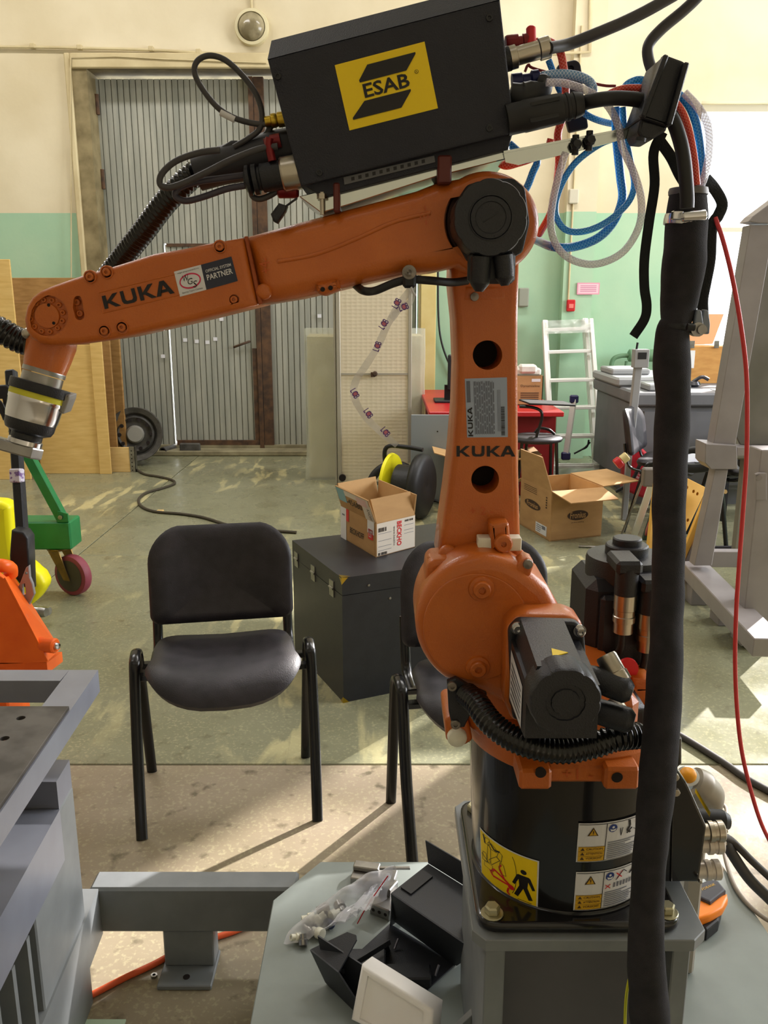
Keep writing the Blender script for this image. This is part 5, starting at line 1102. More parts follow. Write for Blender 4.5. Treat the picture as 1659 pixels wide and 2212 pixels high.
# rotating column (turntable)
m = MB(); m.lathe([(.12, .862), (.150, .864), (.158, .870), (.160, .880), (.160, .905), (.150, .918), (.10, .925), (0, .93)], (BX, BY, 0), U, 64)
zt_ = .885
m.box(P(1122, 1692, 1.055).to_tuple()[:1]+(1.055, .868), (P(1192, 1692, 1.055).x, 1.15, .899), 0, .004)
m.box((P(1306, 1692, 1.055).x, 1.055, .868), (P(1382, 1692, 1.055).x, 1.15, .902), 0, .004)
m.box((P(1180, 1692, 1.07).x, 1.072, .868), (P(1315, 1692, 1.07).x, 1.15, .897), 0, .006)
obj('rotating_column', m, ORANGE, rob)
for px, py in ((1168, 1669), (1333, 1679)):
    c = P(px, py, 1.0545); m = MB(); m.cyl(c+FR*.0002, c+FR*-.004, .0068, 16); m.lathe([(.0068, 0), (.0078, .0006)], c, FR, 16); obj('threaded_hole', m, DARK, rob)
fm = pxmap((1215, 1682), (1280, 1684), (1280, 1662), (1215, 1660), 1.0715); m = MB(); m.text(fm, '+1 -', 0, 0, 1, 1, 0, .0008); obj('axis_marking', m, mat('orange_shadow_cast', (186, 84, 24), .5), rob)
m = MB(); m.plate(fillet([(960, 1556), (972, 1548), (1012, 1560), (1022, 1600), (1004, 1612), (964, 1602)], 6), 1.15, .10, 0, .006); obj('column_lug', m, ORANGE, rob)
c = P(987, 1590, 1.15); m = MB(); m.lathe([(.0145, -.01), (.0145, .006), (.0125, .010), (0, .012)], c, FR, 24, split=60); obj('nylon_plug', m, NYL, rob)
m = MB(); m.plate([(1000, 1470), (1290, 1500), (1300, 1600), (1290, 1650), (1080, 1640), (1010, 1575)], 1.16, .12, 0, .02); obj('column_casting', m, ORANGE, rob)
m = MB(); m.box((.245, 1.10, .90), (.36, 1.33, .985), 0, .012); m.box((.36, 1.2, .90), (.43, 1.36, .96), 0, .01); obj('casting_rear', m, ORANGE, rob)
# shoulder housing with cover bosses
m = MB()
hs = circ(1047, 1349, 149, 40, 236, 52)+[(1186, 1270), (1212, 1316), (1236, 1380), (1240, 1560), (1110, 1560), (1088, 1524), (1040, 1498), (1000, 1484)]
m.plate(hs, 1.12, .13, 0, .020, k=5); obj('shoulder_housing', m, ORANGE, rob)
m = MB(); c = P(1030, 1355, 1.1185); r = 118/S(c); m.plate(circ(1030, 1355, 116, 48), 1.1178, .004, 0, .0018, k=2); obj('shoulder_cover', m, ORANGE, rob)
for px, py, s_ in ((1040, 1271, 1), (1032, 1441, .95)):
    c = P(px, py, 1.118); m = MB(); m.lathe([(.0185*s_, 0), (.0172*s_, .004), (.0125*s_, .0045), (.0120*s_, .010), (.0105*s_, .0115), (.0052, .0115), (.005, .007), (0, .007)], c, FR, 28); obj('cover_boss', m, ORANGE, rob)
m = MB(); m.plate(fillet([(914, 1300), (922, 1222), (932, 1211), (990, 1206), (1010, 1250)], 8), 1.15, .07, 0, .008); obj('shoulder_lug', m, ORANGE, rob)
m = MB(); a = G(958, 1212, P(958, 1212, 1.16).z); zf = P(958, 1213, 1.155).z
m.lathe([(.028, -.02), (.028, 0), (.0265, .002), (0, .002)], (P(965, 1213, 1.18).x, 1.18, zf), U, 24); obj('flat_boss', m, ORANGE, rob)
m = MB(); m.plate([(1098, 1235), (1138, 1206), (1152, 1212), (1155, 1222), (1140, 1262)], 1.125, .04, 0, .006); obj('shoulder_lug', m, ORANGE, rob)
c = P(1140, 1218, 1.124); m = MB(); m.lathe([(.007, 0), (.0065, .004), (0, .0045)], c, FR, 14); obj('lug_screw', m, NICKD, rob)
for px, py in ((967, 1198), (1114, 1205)):
    c = P(px, py, 1.185); m = MB(); m.lathe([(.014, -.01), (.014, .006), (.010, .009), (0, .010)], c, (0, -1, .4), 20, split=60); obj('round_boss', m, ORANGE, rob)
# link arm
YL_ = 1.19
L1 = [(977, 560), (975, 612), (983, 690), (987, 790), (984, 880), (976, 980), (965, 1070), (955, 1140), (946, 1215), (1120, 1240), (1126, 1200), (1124, 1120), (1121, 1000), (1120, 850), (1120, 700), (1123, 560)]
m = MB(); m.plate(L1, YL_, .11, 0, .010, pockets=[(circ(1053, 767, 32, 30), .06), (circ(1048, 1036, 30, 30), .06)], k=4); obj('link_arm', m, ORANGE, rob)
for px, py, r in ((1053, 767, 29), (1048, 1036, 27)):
    m = MB(); c = P(px, py, YL_+.055); m.cyl(c, c+FR*-.003, r/S(c)*1.06, 28); obj('cavity_shade_disc', m, DARK, rob)  # dark disc paints the shade inside each round pocket of the link
fm = pxmap((986, 986), (1113, 986), (1113, 963), (986, 963), YL_); m = MB(); wide(m, fm); obj('raised_lettering', m, BLK, rob)
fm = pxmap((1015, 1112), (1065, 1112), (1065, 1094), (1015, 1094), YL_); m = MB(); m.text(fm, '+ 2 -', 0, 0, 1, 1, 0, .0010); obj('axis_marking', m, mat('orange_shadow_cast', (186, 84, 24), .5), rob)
fm = pxmap((1009, 945), (1097, 944), (1095, 815), (1004, 818), YL_); m = MB(); m.rect(fm, 0, 0, 1, 1, 0, .0005)
wide(m, lambda u, v, h=0: fm(.15-.12*v, .02+.50*u, h), 1)
rr = random.Random(11)
for i in range(9):
    u = .22+.055*i; v = .06
    while v < .93:
        l = .04+.16*rr.random(); m.rect(fm, u, v, u+.022, min(.95, v+l), 2, .0012); v += l+.03
for i in range(9): m.rect(fm, .20+.055*i, .05, .206+.055*i, .95, 1, .0011)
m.rect(fm, .03, .6, .12, .96, 2, .0011)
barv = .03
while barv < .52:
    l = .008+.012*rr.random(); m.rect(fm, .84, barv, .93, barv+l, 1, .0012); barv += l+.008
for i in range(3): m.rect(fm, .76+.03*i, .1, .768+.03*i, .8, 2, .0012)
obj('rating_plate', m, [mat('silver_blue_plate', (150, 162, 184), .35, .4), BLK, mat('plate_ink', (96, 102, 118), .5)], rob, label='silver rating plate with small print and bar code')
m = MB(); m.plate(fillet([(1058, 1132), (1100, 1130), (1104, 1185), (1062, 1190)], 6), 1.155, .05, 0, .006); obj('stop_clevis', m, ORANGE, rob)
m = MB(); a = P(1031, 1172, 1.172); b_ = P(1124, 1172, 1.172); rz = 14/S(a); m.box((a.x, 1.160, a.z-rz), (b_.x, 1.184, a.z+rz), 0, .001); obj('nylon_buffer', m, NYL, rob)
c = P(1087, 1173, 1.152); m = MB(); m.lathe([(.0125, -.01), (.0125, .006), (.0105, .008), (.004, .008), (.0035, .004), (0, .004)], c, FR, 24); obj('pivot_pin', m, ORANGE, rob)
m = MB(); m.plate([(1000, 612), (1095, 612), (1100, 655), (995, 655)], YL_-.001, .02, 0, .008); obj('top_pad', m, ORANGE, rob)
c = P(1025, 641, YL_-.004); m = MB(); m.lathe([(.006, 0), (.0055, .003), (0, .0035)], c, FR, 14); obj('link_screw', m, NICKD, rob)
# forearm: rear tube with elbow hub, then wrist arm
YF = 1.10
rear = [(527, 510), (640, 479), (740, 452), (830, 428), (900, 409), (940, 393), (962, 388)]+circ(1056, 478, 114, 36, 122, -124)+[(940, 584), (880, 591), (800, 608), (720, 627), (640, 645), (560, 658), (549, 610), (538, 556)]
m = MB(); m.plate(rear, YF, .15, 0, .022, pockets=[(circ(1056, 478, 97, 48), .022)], k=7); obj('forearm_casting', m, ORANGE, rob)
m = MB(); m.plate([(726, 610), (740, 500)][:0] or fillet([(680, 612), (730, 600), (736, 626), (700, 640), (684, 634)], 6), YF-.004, .05, 0, .008); obj('forearm_pad', m, ORANGE, rob)
for px, py in ((697, 625), (714, 622)):
    c = P(px, py, YF-.0045); m = MB(); m.cyl(c, c+FR*-.003, .003, 10); obj('pad_hole', m, DARK, rob)
m = MB(); m.tube([P(x, y, YF+.001) for x, y in ((600, 565), (680, 550), (760, 520), (850, 480), (930, 460))], .003, 8); obj('cast_rib', m, ORANGE, rob)
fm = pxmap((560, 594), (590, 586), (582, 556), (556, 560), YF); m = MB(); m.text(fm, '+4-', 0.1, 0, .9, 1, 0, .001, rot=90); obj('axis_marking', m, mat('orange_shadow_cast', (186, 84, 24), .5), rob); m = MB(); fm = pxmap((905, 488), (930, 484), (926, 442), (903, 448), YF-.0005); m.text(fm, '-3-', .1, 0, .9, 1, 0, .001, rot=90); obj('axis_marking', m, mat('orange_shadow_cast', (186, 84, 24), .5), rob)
m = MB(); c = P(570, 630, YF); m.lathe([(.010, -.004), (.0095, .004), (.006, .006), (0, .006)], c, FR, 20, split=70); c = P(705, 470, YF); obj('round_boss', m, ORANGE, rob)
wr_ = [(526, 512), (440, 527), (395, 537), (352, 544), (330, 548), (285, 562), (240, 576), (190, 590), (150, 603), (110, 617), (84, 628), (66, 642), (54, 662), (49, 690), (53, 714), (64, 732), (84, 743), (115, 747), (170, 745), (240, 735), (330, 715), (420, 694), (500, 674), (557, 659), (547, 612), (536, 558)]
pk_ = [(circ(168, 648, 9, 10, 0, 180)+[(168-11, 664)]+circ(172, 681, 10.5, 10, 180, 360), .010)]
scr = [(195, 598), (231, 588), (345, 555), (475, 533), (506, 647), (380, 688), (264, 707), (226, 715)]
pk_ += [(circ(x, y, 11, 18), .006) for i, (x, y) in enumerate(scr) if i in (4,)]
ring = circ(103, 682, 44, 40)
m = MB(); m.plate(wr_, YF-.006, .135, 0, .009, pockets=pk_+[(ring, .006)], k=5); obj('wrist_arm', m, ORANGE, rob)
m = MB(); m.plate([(527, 511), (534, 510), (544, 556), (556, 610), (566, 656), (558, 658), (548, 612), (537, 558)], YF-.0045, .01, 0, .001, k=1); obj('seam_ring', m, mat('orange_seam', (150, 70, 26), .6), rob)
def screw(px, py, Y, r=.0048, mt=ORANGE, name='cover_screw'):
    c = P(px, py, Y); m = MB(); m.lathe([(r, -.002), (r, .0032), (r*.85, .004), (r*.45, .004), (r*.42, .0015), (0, .0015)], c, FR, 16); obj(name, m, mt, rob)
for i, (x, y) in enumerate(scr):
    if i == 4: screw(x, y, YF-.001)
    elif i not in (2, 5):
        c = P(x, y, YF-.006); m = MB(); m.lathe([(.0082, -.006), (.0082, .0012), (.0076, .002), (.0066, .002), (.0064, .0), (0, .0)], c, FR, 22); obj('screw_boss', m, ORANGE, rob); screw(x, y, YF-.007)
screw(168, 653, YF+.004, .0042); screw(174, 677, YF+.004, .0042)
m = MB(); c = P(103, 682, YF+.0); m.lathe([(.0155, -.002), (.0155, .002), (.0150, .003), (0, .003)], c, FR, 40); obj('axis_disc', m, ORANGE, rob)
for k in range(12):
    a = 2*pi*k/12+.2; screw(103+35*cos(a), 682-35*sin(a), YF+.0012, .0034)
for px, py in ((105, 659), (116, 698)):
    c = P(px, py, YF-.0031); m = MB(); m.cyl(c, c+FR*-.002, .0021, 10); obj('small_hole', m, DARK, rob)
fm = pxmap((227, 668), (378, 633), (368, 602), (220, 640), YF-.006); m = MB(); wide(m, fm); obj('raised_lettering', m, BLK, rob)
m = MB()
for q in (((212, 632), (382, 591)), ((222, 676), (390, 636)), ((212, 632), (222, 676))):
    m.tube([P(q[0][0], q[0][1], YF-.0055), P(q[1][0], q[1][1], YF-.0055)], .0012, 6)
obj('text_frame', m, ORANGE, rob)
# partner sticker
fm = pxmap((389, 641), (446, 626), (434, 572), (376, 587), YF-.006); m = MB(); m.rect(fm, 0, 0, 1, 1, 0, .0006)
n = 30; el = lambda rx, ry: [(.5+rx*cos(2*pi*i/n), .5+ry*sin(2*pi*i/n)) for i in range(n)]
m.poly(fm, el(.40, .30), 1, .0010); m.poly(fm, el(.35, .24), 0, .0014)
m.text(fm, 'W', .26, .52, .48, .76, 2, .0018, .0, shear=.2); m.text(fm, 'G', .40, .36, .60, .60, 2, .0018, .0, shear=.2); m.text(fm, 'S', .56, .20, .74, .46, 2, .0018, .0, shear=.2)
m.text(fm, 'wgs.expoweld.ru', .10, .86, .90, .93, 2, .0012); m.text(fm, 'Вектор Групп Самара', .12, .06, .88, .14, 2, .0012)
fm = pxmap((446, 626), (514, 607), (500, 554), (434, 572), YF-.006); m.rect(fm, 0, 0, 1, 1, 3, .0006); m.text(fm, 'OFFICIAL SYSTEM', .10, .64, .92, .76, 0, .0012, .01); m.text(fm, 'PARTNER', .10, .34, .92, .56, 0, .0012, .015)
obj('partner_sticker', m, [WHT, mat('crimson_print', (206, 40, 84), .5), BLK, NAVY], rob, label='white and navy OFFICIAL SYSTEM PARTNER sticker')
# elbow motor on the hub
m = MB(); c = P(1056, 478, YF+.02); m.lathe([(97/S(c)*.97, 0), (.052, .004), (.0, .005)], c, FR, 40); obj('hub_recess_ring', m, mat('dark_brown_recess', (70, 36, 28), .6), rob)  # dark brown disc covers the floor of the hub recess
m = MB(); m.plate(fillet([(992, 425), (1010, 398), (1060, 385), (1110, 384), (1135, 405), (1145, 480), (1130, 545), (1100, 562), (1010, 565), (985, 520)], 8), YF-.008, .03, 0, .004); obj('motor_flange', m, BLKM, rob)
cm = P(1060, 470, 1.03); rm = 80/S(cm)
sc_f = lambda a: 1+.035*(abs(sin(a*5.0)))**.5-.02
m = MB(); m.lathe([(rm, -.06), (rm, -.004), (rm*.97, 0)], cm, FR, 100, rf=sc_f); m.lathe([(rm*.60, .0), (rm*.595, .0012), (rm*.57, .0014), (rm*.555, .0004), (rm*.54, .0016), (rm*.42, .0018), (rm*.40, .0008), (0, .0009)], cm, FR, 60); m.tube([cm+FR*.0005+Vector((-.009, 0, -.005)), cm+FR*.0005+Vector((.009, 0, .006))], .0012, 5); obj('motor_cap', m, BLKM, rob)
for pts, r in (([(1040, 555), (1038, 585), (1036, 612)], 22), ([(1086, 552), (1089, 580), (1090, 600)], 21)):
    q = [P(x, y, 1.045) for x, y in pts]; rr = r/S(q[0]); m = MB(); m.tube(q+[q[-1]+(q[-1]-q[-2]).normalized()*rr*.8], [rr*1.02, rr, rr*.98, rr*.4], 20); obj('motor_plug', m, BLKM, rob)
m = MB(); m.box(P(1012, 575, 1.05)+Vector((0, 0, -.02)), P(1110, 545, 1.07)+Vector((0, 0, .0)), 0, .005); obj('plug_block', m, BLKM, rob)
# shoulder motor pointing to the camera
m = MB(); m.plate(fillet([(1094, 1356), (1116, 1334), (1138, 1328), (1228, 1330), (1256, 1342), (1262, 1362), (1276, 1560), (1108, 1560), (1090, 1520)], 10), 1.075, .055, 0, .008); obj('motor_mount', m, ORANGE, rob)
m = MB(); m.plate(fillet([(1099, 1362), (1120, 1340), (1246, 1344), (1262, 1360), (1278, 1556), (1108, 1556)], 10), 1.058, .017, 0, .004); obj('motor_flange', m, BLKM, rob)
x0, x1, zt_, zb_ = .168, .258, 1.112, 1.0
bm_ = [Vector(q) for q in ((x0, .93, zb_+.015), (x1-.004, .93, zb_+.015), (x1, 1.06, zb_), (x0, 1.06, zb_), (x0, .93, zt_-.028), (x1-.004, .93, zt_-.028), (x1, 1.06, zt_-.024), (x0, 1.06, zt_-.024))]
m = MB(); m.hexa(bm_)
hb_ = [Vector(q) for q in ((x0+.002, .925, zt_-.035), (x1-.018, .925, zt_-.035), (x1-.014, 1.06, zt_-.03), (x0+.004, 1.06, zt_-.03), (x0+.010, .925, zt_-.002), (x1-.026, .925, zt_-.002), (x1-.022, 1.06, zt_+.004), (x0+.012, 1.06, zt_+.004))]
m.hexa(hb_); obj('motor_body', m, BLKM, rob)
for px, py in ((1117, 1356), (1252, 1362)):
    c = P(px, py, 1.056); m = MB(); m.lathe([(.0085, 0), (.0085, .002), (.0062, .002), (.0062, .008), (.005, .009), (.003, .009), (.003, .006), (0, .006)], c, FR, 18); obj('motor_screw', m, CHROME, rob)
ctr = P(1222, 1518, .90); rc = .041
m = MB(); m.lathe([(rc, -.04), (rc, -.004), (rc*.95, 0), (rc*.55, .0), (rc*.53, -.002), (rc*.40, -.002), (rc*.38, .0), (0, .0)], ctr, FR, 90, rf=lambda a: 1+.05*(abs(sin(a*6)))**.4-.02); obj('motor_cap', m, BLKM, rob)
tz = zt_+.0005
tri = [Vector((.186+.004, .985-.010, tz)), Vector((.190, .985+.012, tz)), Vector((.215, .983, tz))]
g0 = [G(1191, 1400, tz), G(1227, 1409, tz), G(1194, 1418, tz)]
m = MB(); m.prism(g0, U, .0012, 0); obj('warning_triangle', m, YEL, rob)
m = MB(); fm = quadmap(Vector((x0-.0008, .955, 1.015)), Vector((x0-.0008, 1.05, 1.01))*1, Vector((x0-.0008, 1.05, 1.075)), Vector((x0-.0008, .955, 1.07)))
fm = quadmap(Vector((x0-.0006, 1.05, 1.01)), Vector((x0-.0006, .955, 1.015)), Vector((x0-.0006, .955, 1.07)), Vector((x0-.0006, 1.05, 1.078))); m.rect(fm, 0, 0, 1, 1, 0, .0004)
for i in range(6): m.rect(fm, .1, .12+.13*i, .9, .17+.13*i, 1, .0009)
obj('motor_label', m, [WHT, GRYP], rob)
for (ax_, ay), (bx_, by_), (sx_, sy_) in (((1290, 1468), (1352, 1492), (1316, 1430)), ((1290, 1536), (1356, 1556), (1322, 1520))):
    a, b_, s_ = P(ax_, ay, .99), P(bx_, by_, .975), P(sx_, sy_, 1.0); r = .0165
    m = MB(); m.tube([P(ax_-35, ay-6, 1.0), a, a.lerp(b_, .5), b_, b_+(b_-a).normalized()*.008], [r, r, r*1.02, r, r*.6], 14, up=(0, 0, 1)); obj('elbow_plug', m, BLKM, rob)
    if sy_ < 1500:
        m = MB(); q = P(1340, 1474, .985); m.lathe([(.0150, 0), (.0150, .012), (.0135, .013), (.0135, .034), (.0125, .037), (0, .037)], q, (s_-q), 24); obj('plug_nut', m, NICK, rob)
    else:
        m = MB(); q = P(1335, 1540, .985); m.lathe([(.0135, 0), (.0135, .014), (0, .015)], q, (s_-q), 24); obj('plug_nut', m, NICK, rob)
# corrugated cable guard around the column with its bracket
m = MB(); hs_ = [(1008, 1500, 1.10), (1030, 1520, 1.07), (1056, 1556, 1.04), (1095, 1588, 1.02), (1150, 1612, 1.005), (1215, 1621, 1.0), (1280, 1610, 1.0), (1330, 1594, 1.0), (1385, 1588, 1.01)]
m.tube([P(*q) for q in hs_], .0175, 18, per=10, corr=(.0064, .0017)); obj('corrugated_guard', m, SHINY, rob)
m = MB(); m.plate([(966, 1474), (985, 1466), (1020, 1486), (1052, 1500), (1050, 1530), (1016, 1546), (1003, 1572), (978, 1574), (970, 1540)], 1.10, .012, 0, .002, k=1); obj('guard_bracket', m, BLKM, rob)
for px, py in ((977, 1482), (984, 1564)): screw(px, py, 1.099, .0068, NICKD, 'bracket_screw')
# upright turning motor at the back right
mx, my = .395, 1.34
m = MB(); m.lathe([(.064, 1.02), (.064, 1.115), (.062, 1.122), (.034, 1.124), (.034, 1.138), (.032, 1.140), (.023, 1.1405), (.023, 1.149), (.021, 1.151), (0, 1.151)], (mx, my, 0), U, 60, rf=lambda a: 1+.006*abs(sin(a*14))); obj('motor_top', m, BLKM, rob)
m = MB(); m.box((mx-.074, my-.062, .94), (mx+.075, my+.075, 1.095), 0, .016); m.box((mx-.055, my-.075, .95), (mx+.06, my-.05, 1.075), 0, .008); m.box((mx-.044, my-.108, 1.120), (mx-.004, my-.04, 1.142), 0, .007); m.box((mx-.004, my-.108, 1.090), (mx+.036, my-.04, 1.112), 0, .007); obj('motor_body', m, BLKM, rob)
for x_, z_ in ((mx-.024, 1.128), (mx+.014, 1.098)):
    m = MB(); c = Vector((x_, my-.092, z_)); m.lathe([(.017, 0), (.0175, .02), (.0175, .042)], c, (0, 0, -1), 20, mi=1); m.lathe([(.0172, .0), (.0172, .024), (.0160, .025), (.0160, .034), (.0172, .035), (.0172, .044), (.0150, .045), (.0150, .062), (0, .062)], c+Vector((0, 0, -.042)), (0, 0, -1), 24); obj('motor_connector', m, [NICK, BLKM], rob)
    m = MB(); q = c+Vector((0, 0, -.10)); m.tube([q, q+Vector((-.002, 0, -.03)), q+Vector((-.012, .01, -.06)), q+Vector((-.02, .03, -.09))], .006, 8); obj('motor_cable', m, RUB, rob)
m = MB(); c = P(1354, 1442, 1.22); m.lathe([(.0165, 0), (.0165, .006), (0, .007)], c, FR, 24); obj('red_cap', m, REDP, rob)
m = MB(); m.plate([(1368, 1466), (1410, 1470), (1420, 1495), (1372, 1498)], 1.2, .06, 0, .004); obj('casting_rear', m, ORANGE, rob)
# rear black box behind hose
m = MB(); m.plate([(1300, 1540), (1396, 1530), (1400, 1640), (1330, 1648)], 1.14, .10, 0, .006); obj('cable_box', m, BLKM, rob)
# wrist: orange cup, flange rings, tool
w0 = P(112, 742, YF+.05); w1 = P(66, 912, YF+.03); wa = (w1-w0).normalized(); Lw = (w1-w0).length
pp_ = lambda px, py: (P(px, py, YF+.05)-w0).dot(wa)
sw = S(w0)
m = MB(); m.lathe([(.010, -.02), (.0300, -.012), (.0315, 0), (.0295, .02), (.0272, .036)], w0, wa, 40, split=70); obj('wrist_cup', m, ORANGE, rob)
m = MB(); m.lathe([(.0272, .036), (.0276, .037), (.0276, .042)], w0, wa, 40); m.lathe([(.0262, .043), (.0262, .055)], w0, wa, 40); obj('flange_ring', m, STEEL, rob)
m = MB(); m.lathe([(.0372, .055), (.0385, .056), (.0385, .066), (.0378, .068)], w0, wa, 48); obj('black_flange', m, BLKM, rob)
gun = thing('torch_holder', w0+wa*.07, 'chrome and black torch holder under the robot wrist', 'tool')
m = MB(); m.lathe([(.0362, .068), (.0362, .0755)], w0, wa, 48); fmy = None; obj('yellow_band', m, mat('yellow_green_band', (196, 190, 44), .5), gun)
m = MB(); m.lathe([(.0358, .0755), (.0358, .080), (.0350, .0815), (.0338, .100), (.0325, .106)], w0, wa, 48); obj('chrome_body', m, CHROME, gun)
m = MB(); m.lathe([(.0322, .106), (.0318, .114), (.0290, .120), (.020, .124), (.020, .134)], w0, wa, 40); obj('black_collar', m, BLKM, gun)
m = MB(); m.plate(fillet([(128, 850), (150, 854), (149, 864), (137, 895), (112, 890)], 3), YF+.03, .03, 0, .003); obj('grey_stop_block', m, mat('grey_plastic_block', (138, 134, 128), .5), gun)
nz = Vector((-wa.z*.0, -.55, .85)); e1 = w0+wa*.134; ux = Vector((1, 0, -.34)).normalized()
m = MB(); arm_ = [e1+ux*.018+Vector((0, -.018, 0)), e1+ux*.026, e1+ux*.018+Vector((0, .018, 0)), e1-ux*.10+Vector((0, .022, 0)), e1-ux*.10+Vector((0, -.022, 0))]
m.prism(arm_, -wa, .015, 0, .002, k=2); obj('holder_plate', m, STEEL, gun)
m = MB(); m.lathe([(.022, -.006), (.022, .0), (.019, .002), (.019, .008)], e1-wa*.002, wa*-1, 30); obj('holder_ring', m, CHROME, gun)
m = MB(); m.tube([P(x, y, YF+.03) for x, y in ((108, 895), (106, 910), (98, 918), (88, 922))], .003, 8); m.tube([P(x, y, YF+.05) for x, y in ((-10, 860), (2, 872), (12, 890), (30, 893))], .003, 8); obj('tool_wire', m, RUB, gun)
m = MB(); m.tube([P(x, y, YF+.06) for x, y in ((-90, 690), (-40, 698), (0, 712), (30, 730), (62, 742))], .0175, 16, per=8, corr=(.0062, .0022)); hp = obj('corrugated_hose', m, SHINY, label='short black corrugated hose entering the picture at the left by the wrist', cat='hose')
m = MB(); m.lathe([(.006, 0), (.007, .006), (.004, .012), (0, .013)], P(54, 722, YF+.035), (1, -.4, .3), 14); obj('hose_clip', m, NICK, hp)
# ================================================================ WIRE FEEDER ON THE ARM
YB = 1.085
wf = thing('wire_feeder', P(870, 420, YB+.1), 'dark wire feeder box with yellow logo plate mounted on the robot forearm', 'feeder')
f_ = [P(578, 128, YB), P(1078, 2, YB), P(1112, 285, YB), P(650, 402, YB)]
xd = (f_[1]-f_[0]).normalized(); zd = Vector((-xd.z, 0, xd.x)); dep = Vector((0, .19, 0))
fl4 = [f_[0], P(1080, -1, YB), P(1112, 286, YB), P(650, 402, YB)]
m = MB(); m.prism([fl4[3], fl4[2], fl4[1], fl4[0]], (0, -1, 0), .19, 0, .002, k=2)
tb = [fl4[0]+Vector((0, .045, 0))+zd*.042, fl4[1]+Vector((0, .045, 0))+zd*.042]
tl2 = P(579, 70, YB+.035); up_v = (tl2-P(579, 128, YB+.035)); 
a_, b2_ = fl4[0], fl4[1]; c_, d_ = fl4[1]+Vector((0, .035, 0))+up_v, fl4[0]+Vector((0, .035, 0))+up_v
e_, g_ = c_+Vector((0, .155, 0)), d_+Vector((0, .155, 0)); h_, i_ = fl4[1]+dep, fl4[0]+dep
m.add([a_, b2_, c_, d_, e_, g_, h_, i_], [(0, 1, 2, 3), (3, 2, 4, 5), (0, 3, 5, 7), (1, 6, 4, 2), (7, 5, 4, 6)], 0); obj('cover', m, BOXM, wf)
fm = pxmap((755, 282), (946, 234), (917, 90), (723, 141), YB); m = MB(); m.rect(fm, 0, 0, 1, 1, 0, .0005)
m.text(fm, 'ESAB', .245, .41, .755, .625, 1, .0012, .022)
m.poly(fm, [(.225, .655), (.745, .655), (.88, .86), (.88, .885), (.345, .885), (.222, .69)], 1, .0012)
m.poly(fm, [(.065, .14), (.065, .17), (.23, .375), (.75, .375), (.75, .35), (.61, .14)], 1, .0012)
m.poly(fm, [(.85+.022*cos(a*pi/8), .605+.03*sin(a*pi/8)) for a in range(16)], 1, .0012); m.poly(fm, [(.85+.017*cos(a*pi/8), .605+.024*sin(a*pi/8)) for a in range(16)], 0, .0016); m.text(fm, 'R', .842, .59, .858, .62, 1, .002)
obj('logo_plate', m, [YEL, BLK], wf, label='yellow logo plate with black ESAB lettering')
for x, y in ((600, 165), (1057, 39), (1057, 277), (690, 373)):
    c = P(x, y, YB); m = MB(); m.lathe([(.0042, 0), (.0038, .0018), (.002, .002), (.0018, .0006), (0, .0006)], c, FR, 14); obj('cover_screw', m, BLKM, wf)
# base tray, slots, chrome bracket
m = MB(); m.prism([P(655, 400, YB+.01), P(1108, 286, YB+.01), P(1098, 322, YB+.01), P(700, 425, YB+.01)][::-1], (0, -1, 0), .17, 0, .001, k=1); obj('base_tray', m, BOXM, wf)
m = MB(); m.prism([P(742, 383, YB+.008), P(938, 336, YB+.008), P(940, 350, YB+.008), P(744, 399, YB+.008)][::-1], (0, -1, 0), .02, 0)
for i in range(11):
    x = 762+15.2*i; y = 386-3.75*i; m.prism([P(x-3.5, y-3, YB+.0075), P(x+3.5, y-4.5, YB+.0075), P(x+4, y+3, YB+.0075), P(x-3, y+4.5, YB+.0075)], (0, -1, 0), .002, 1)
obj('slotted_strip', m, [mat('grey_strip', (92, 92, 96), .5), BLK], wf)
CHB = mat('bright_zinc_plate', (206, 212, 208), .12, 1.0)
m = MB(); m.prism([P(646, 424, YB+.02), P(1100, 312, YB+.02), P(1100, 342, YB+.02), P(940, 382, YB+.02), P(760, 440, YB+.02), P(694, 460, YB+.02)][::-1], (0, -1, 0), .12, 0, .001, k=1); obj('mounting_plate', m, CHB, wf)
for x0_, y0_, w_, h_ in ((722, 398, 14, 62), (943, 340, 30, 60)):
    a = P(x0_, y0_+h_/2, YB+.03); m = MB(); w2 = w_/S(a); h2 = h_/S(a)
    m.box((a.x, YB+.008, a.z-h2*.5), (a.x+w2, YB+.09, a.z+h2*.45), 0, .002); obj('mounting_post', m, mat('red_brown_post', (92, 34, 28), .5), wf)
c = P(696, 430, YB+.012); m = MB(); m.cyl(c+U*-.018, c+U*.008, .003, 8); m.lathe([(.0065, 0), (.0065, .006)], c, U, 6, sm=False); obj('stud_bolt', m, NICK, wf)
# long bracket to the right with clamp
br0 = thing('cable_bracket', P(1300, 300, YB+.05), 'bright zinc bracket arm reaching right from the feeder to the cable clamp', 'bracket')
m = MB(); m.prism([P(1088, 328, 1.10), P(1438, 262, 1.10), P(1425, 280, 1.10), P(1378, 293, 1.10), P(1235, 330, 1.10), P(1120, 356, 1.10), P(1092, 350, 1.10)][::-1], (0, -1, 0), .003, 0); m.prism([P(1088, 326, 1.098), P(1438, 260, 1.098), P(1438, 264, 1.098), P(1088, 331, 1.098)][::-1], (0, -1, 0), .06, 0); obj('bracket_plate', m, CHB, br0)
for x, y in ((1243, 313), (1273, 304)):
    c = P(x, y, 1.095); m = MB(); m.lathe([(.0062, 0), (.0068, .005), (.0045, .008), (.0045, .011), (0, .011)], c, FR, 8, sm=False); m.cyl(c+U*-.011, c+U*.011, .0042, 8); obj('knurled_nut', m, RUB, br0)
cl = thing('cable_clamp', P(1420, 230, 1.08), 'big black plastic clamp gathering hoses at the end of the zinc bracket', 'clamp')
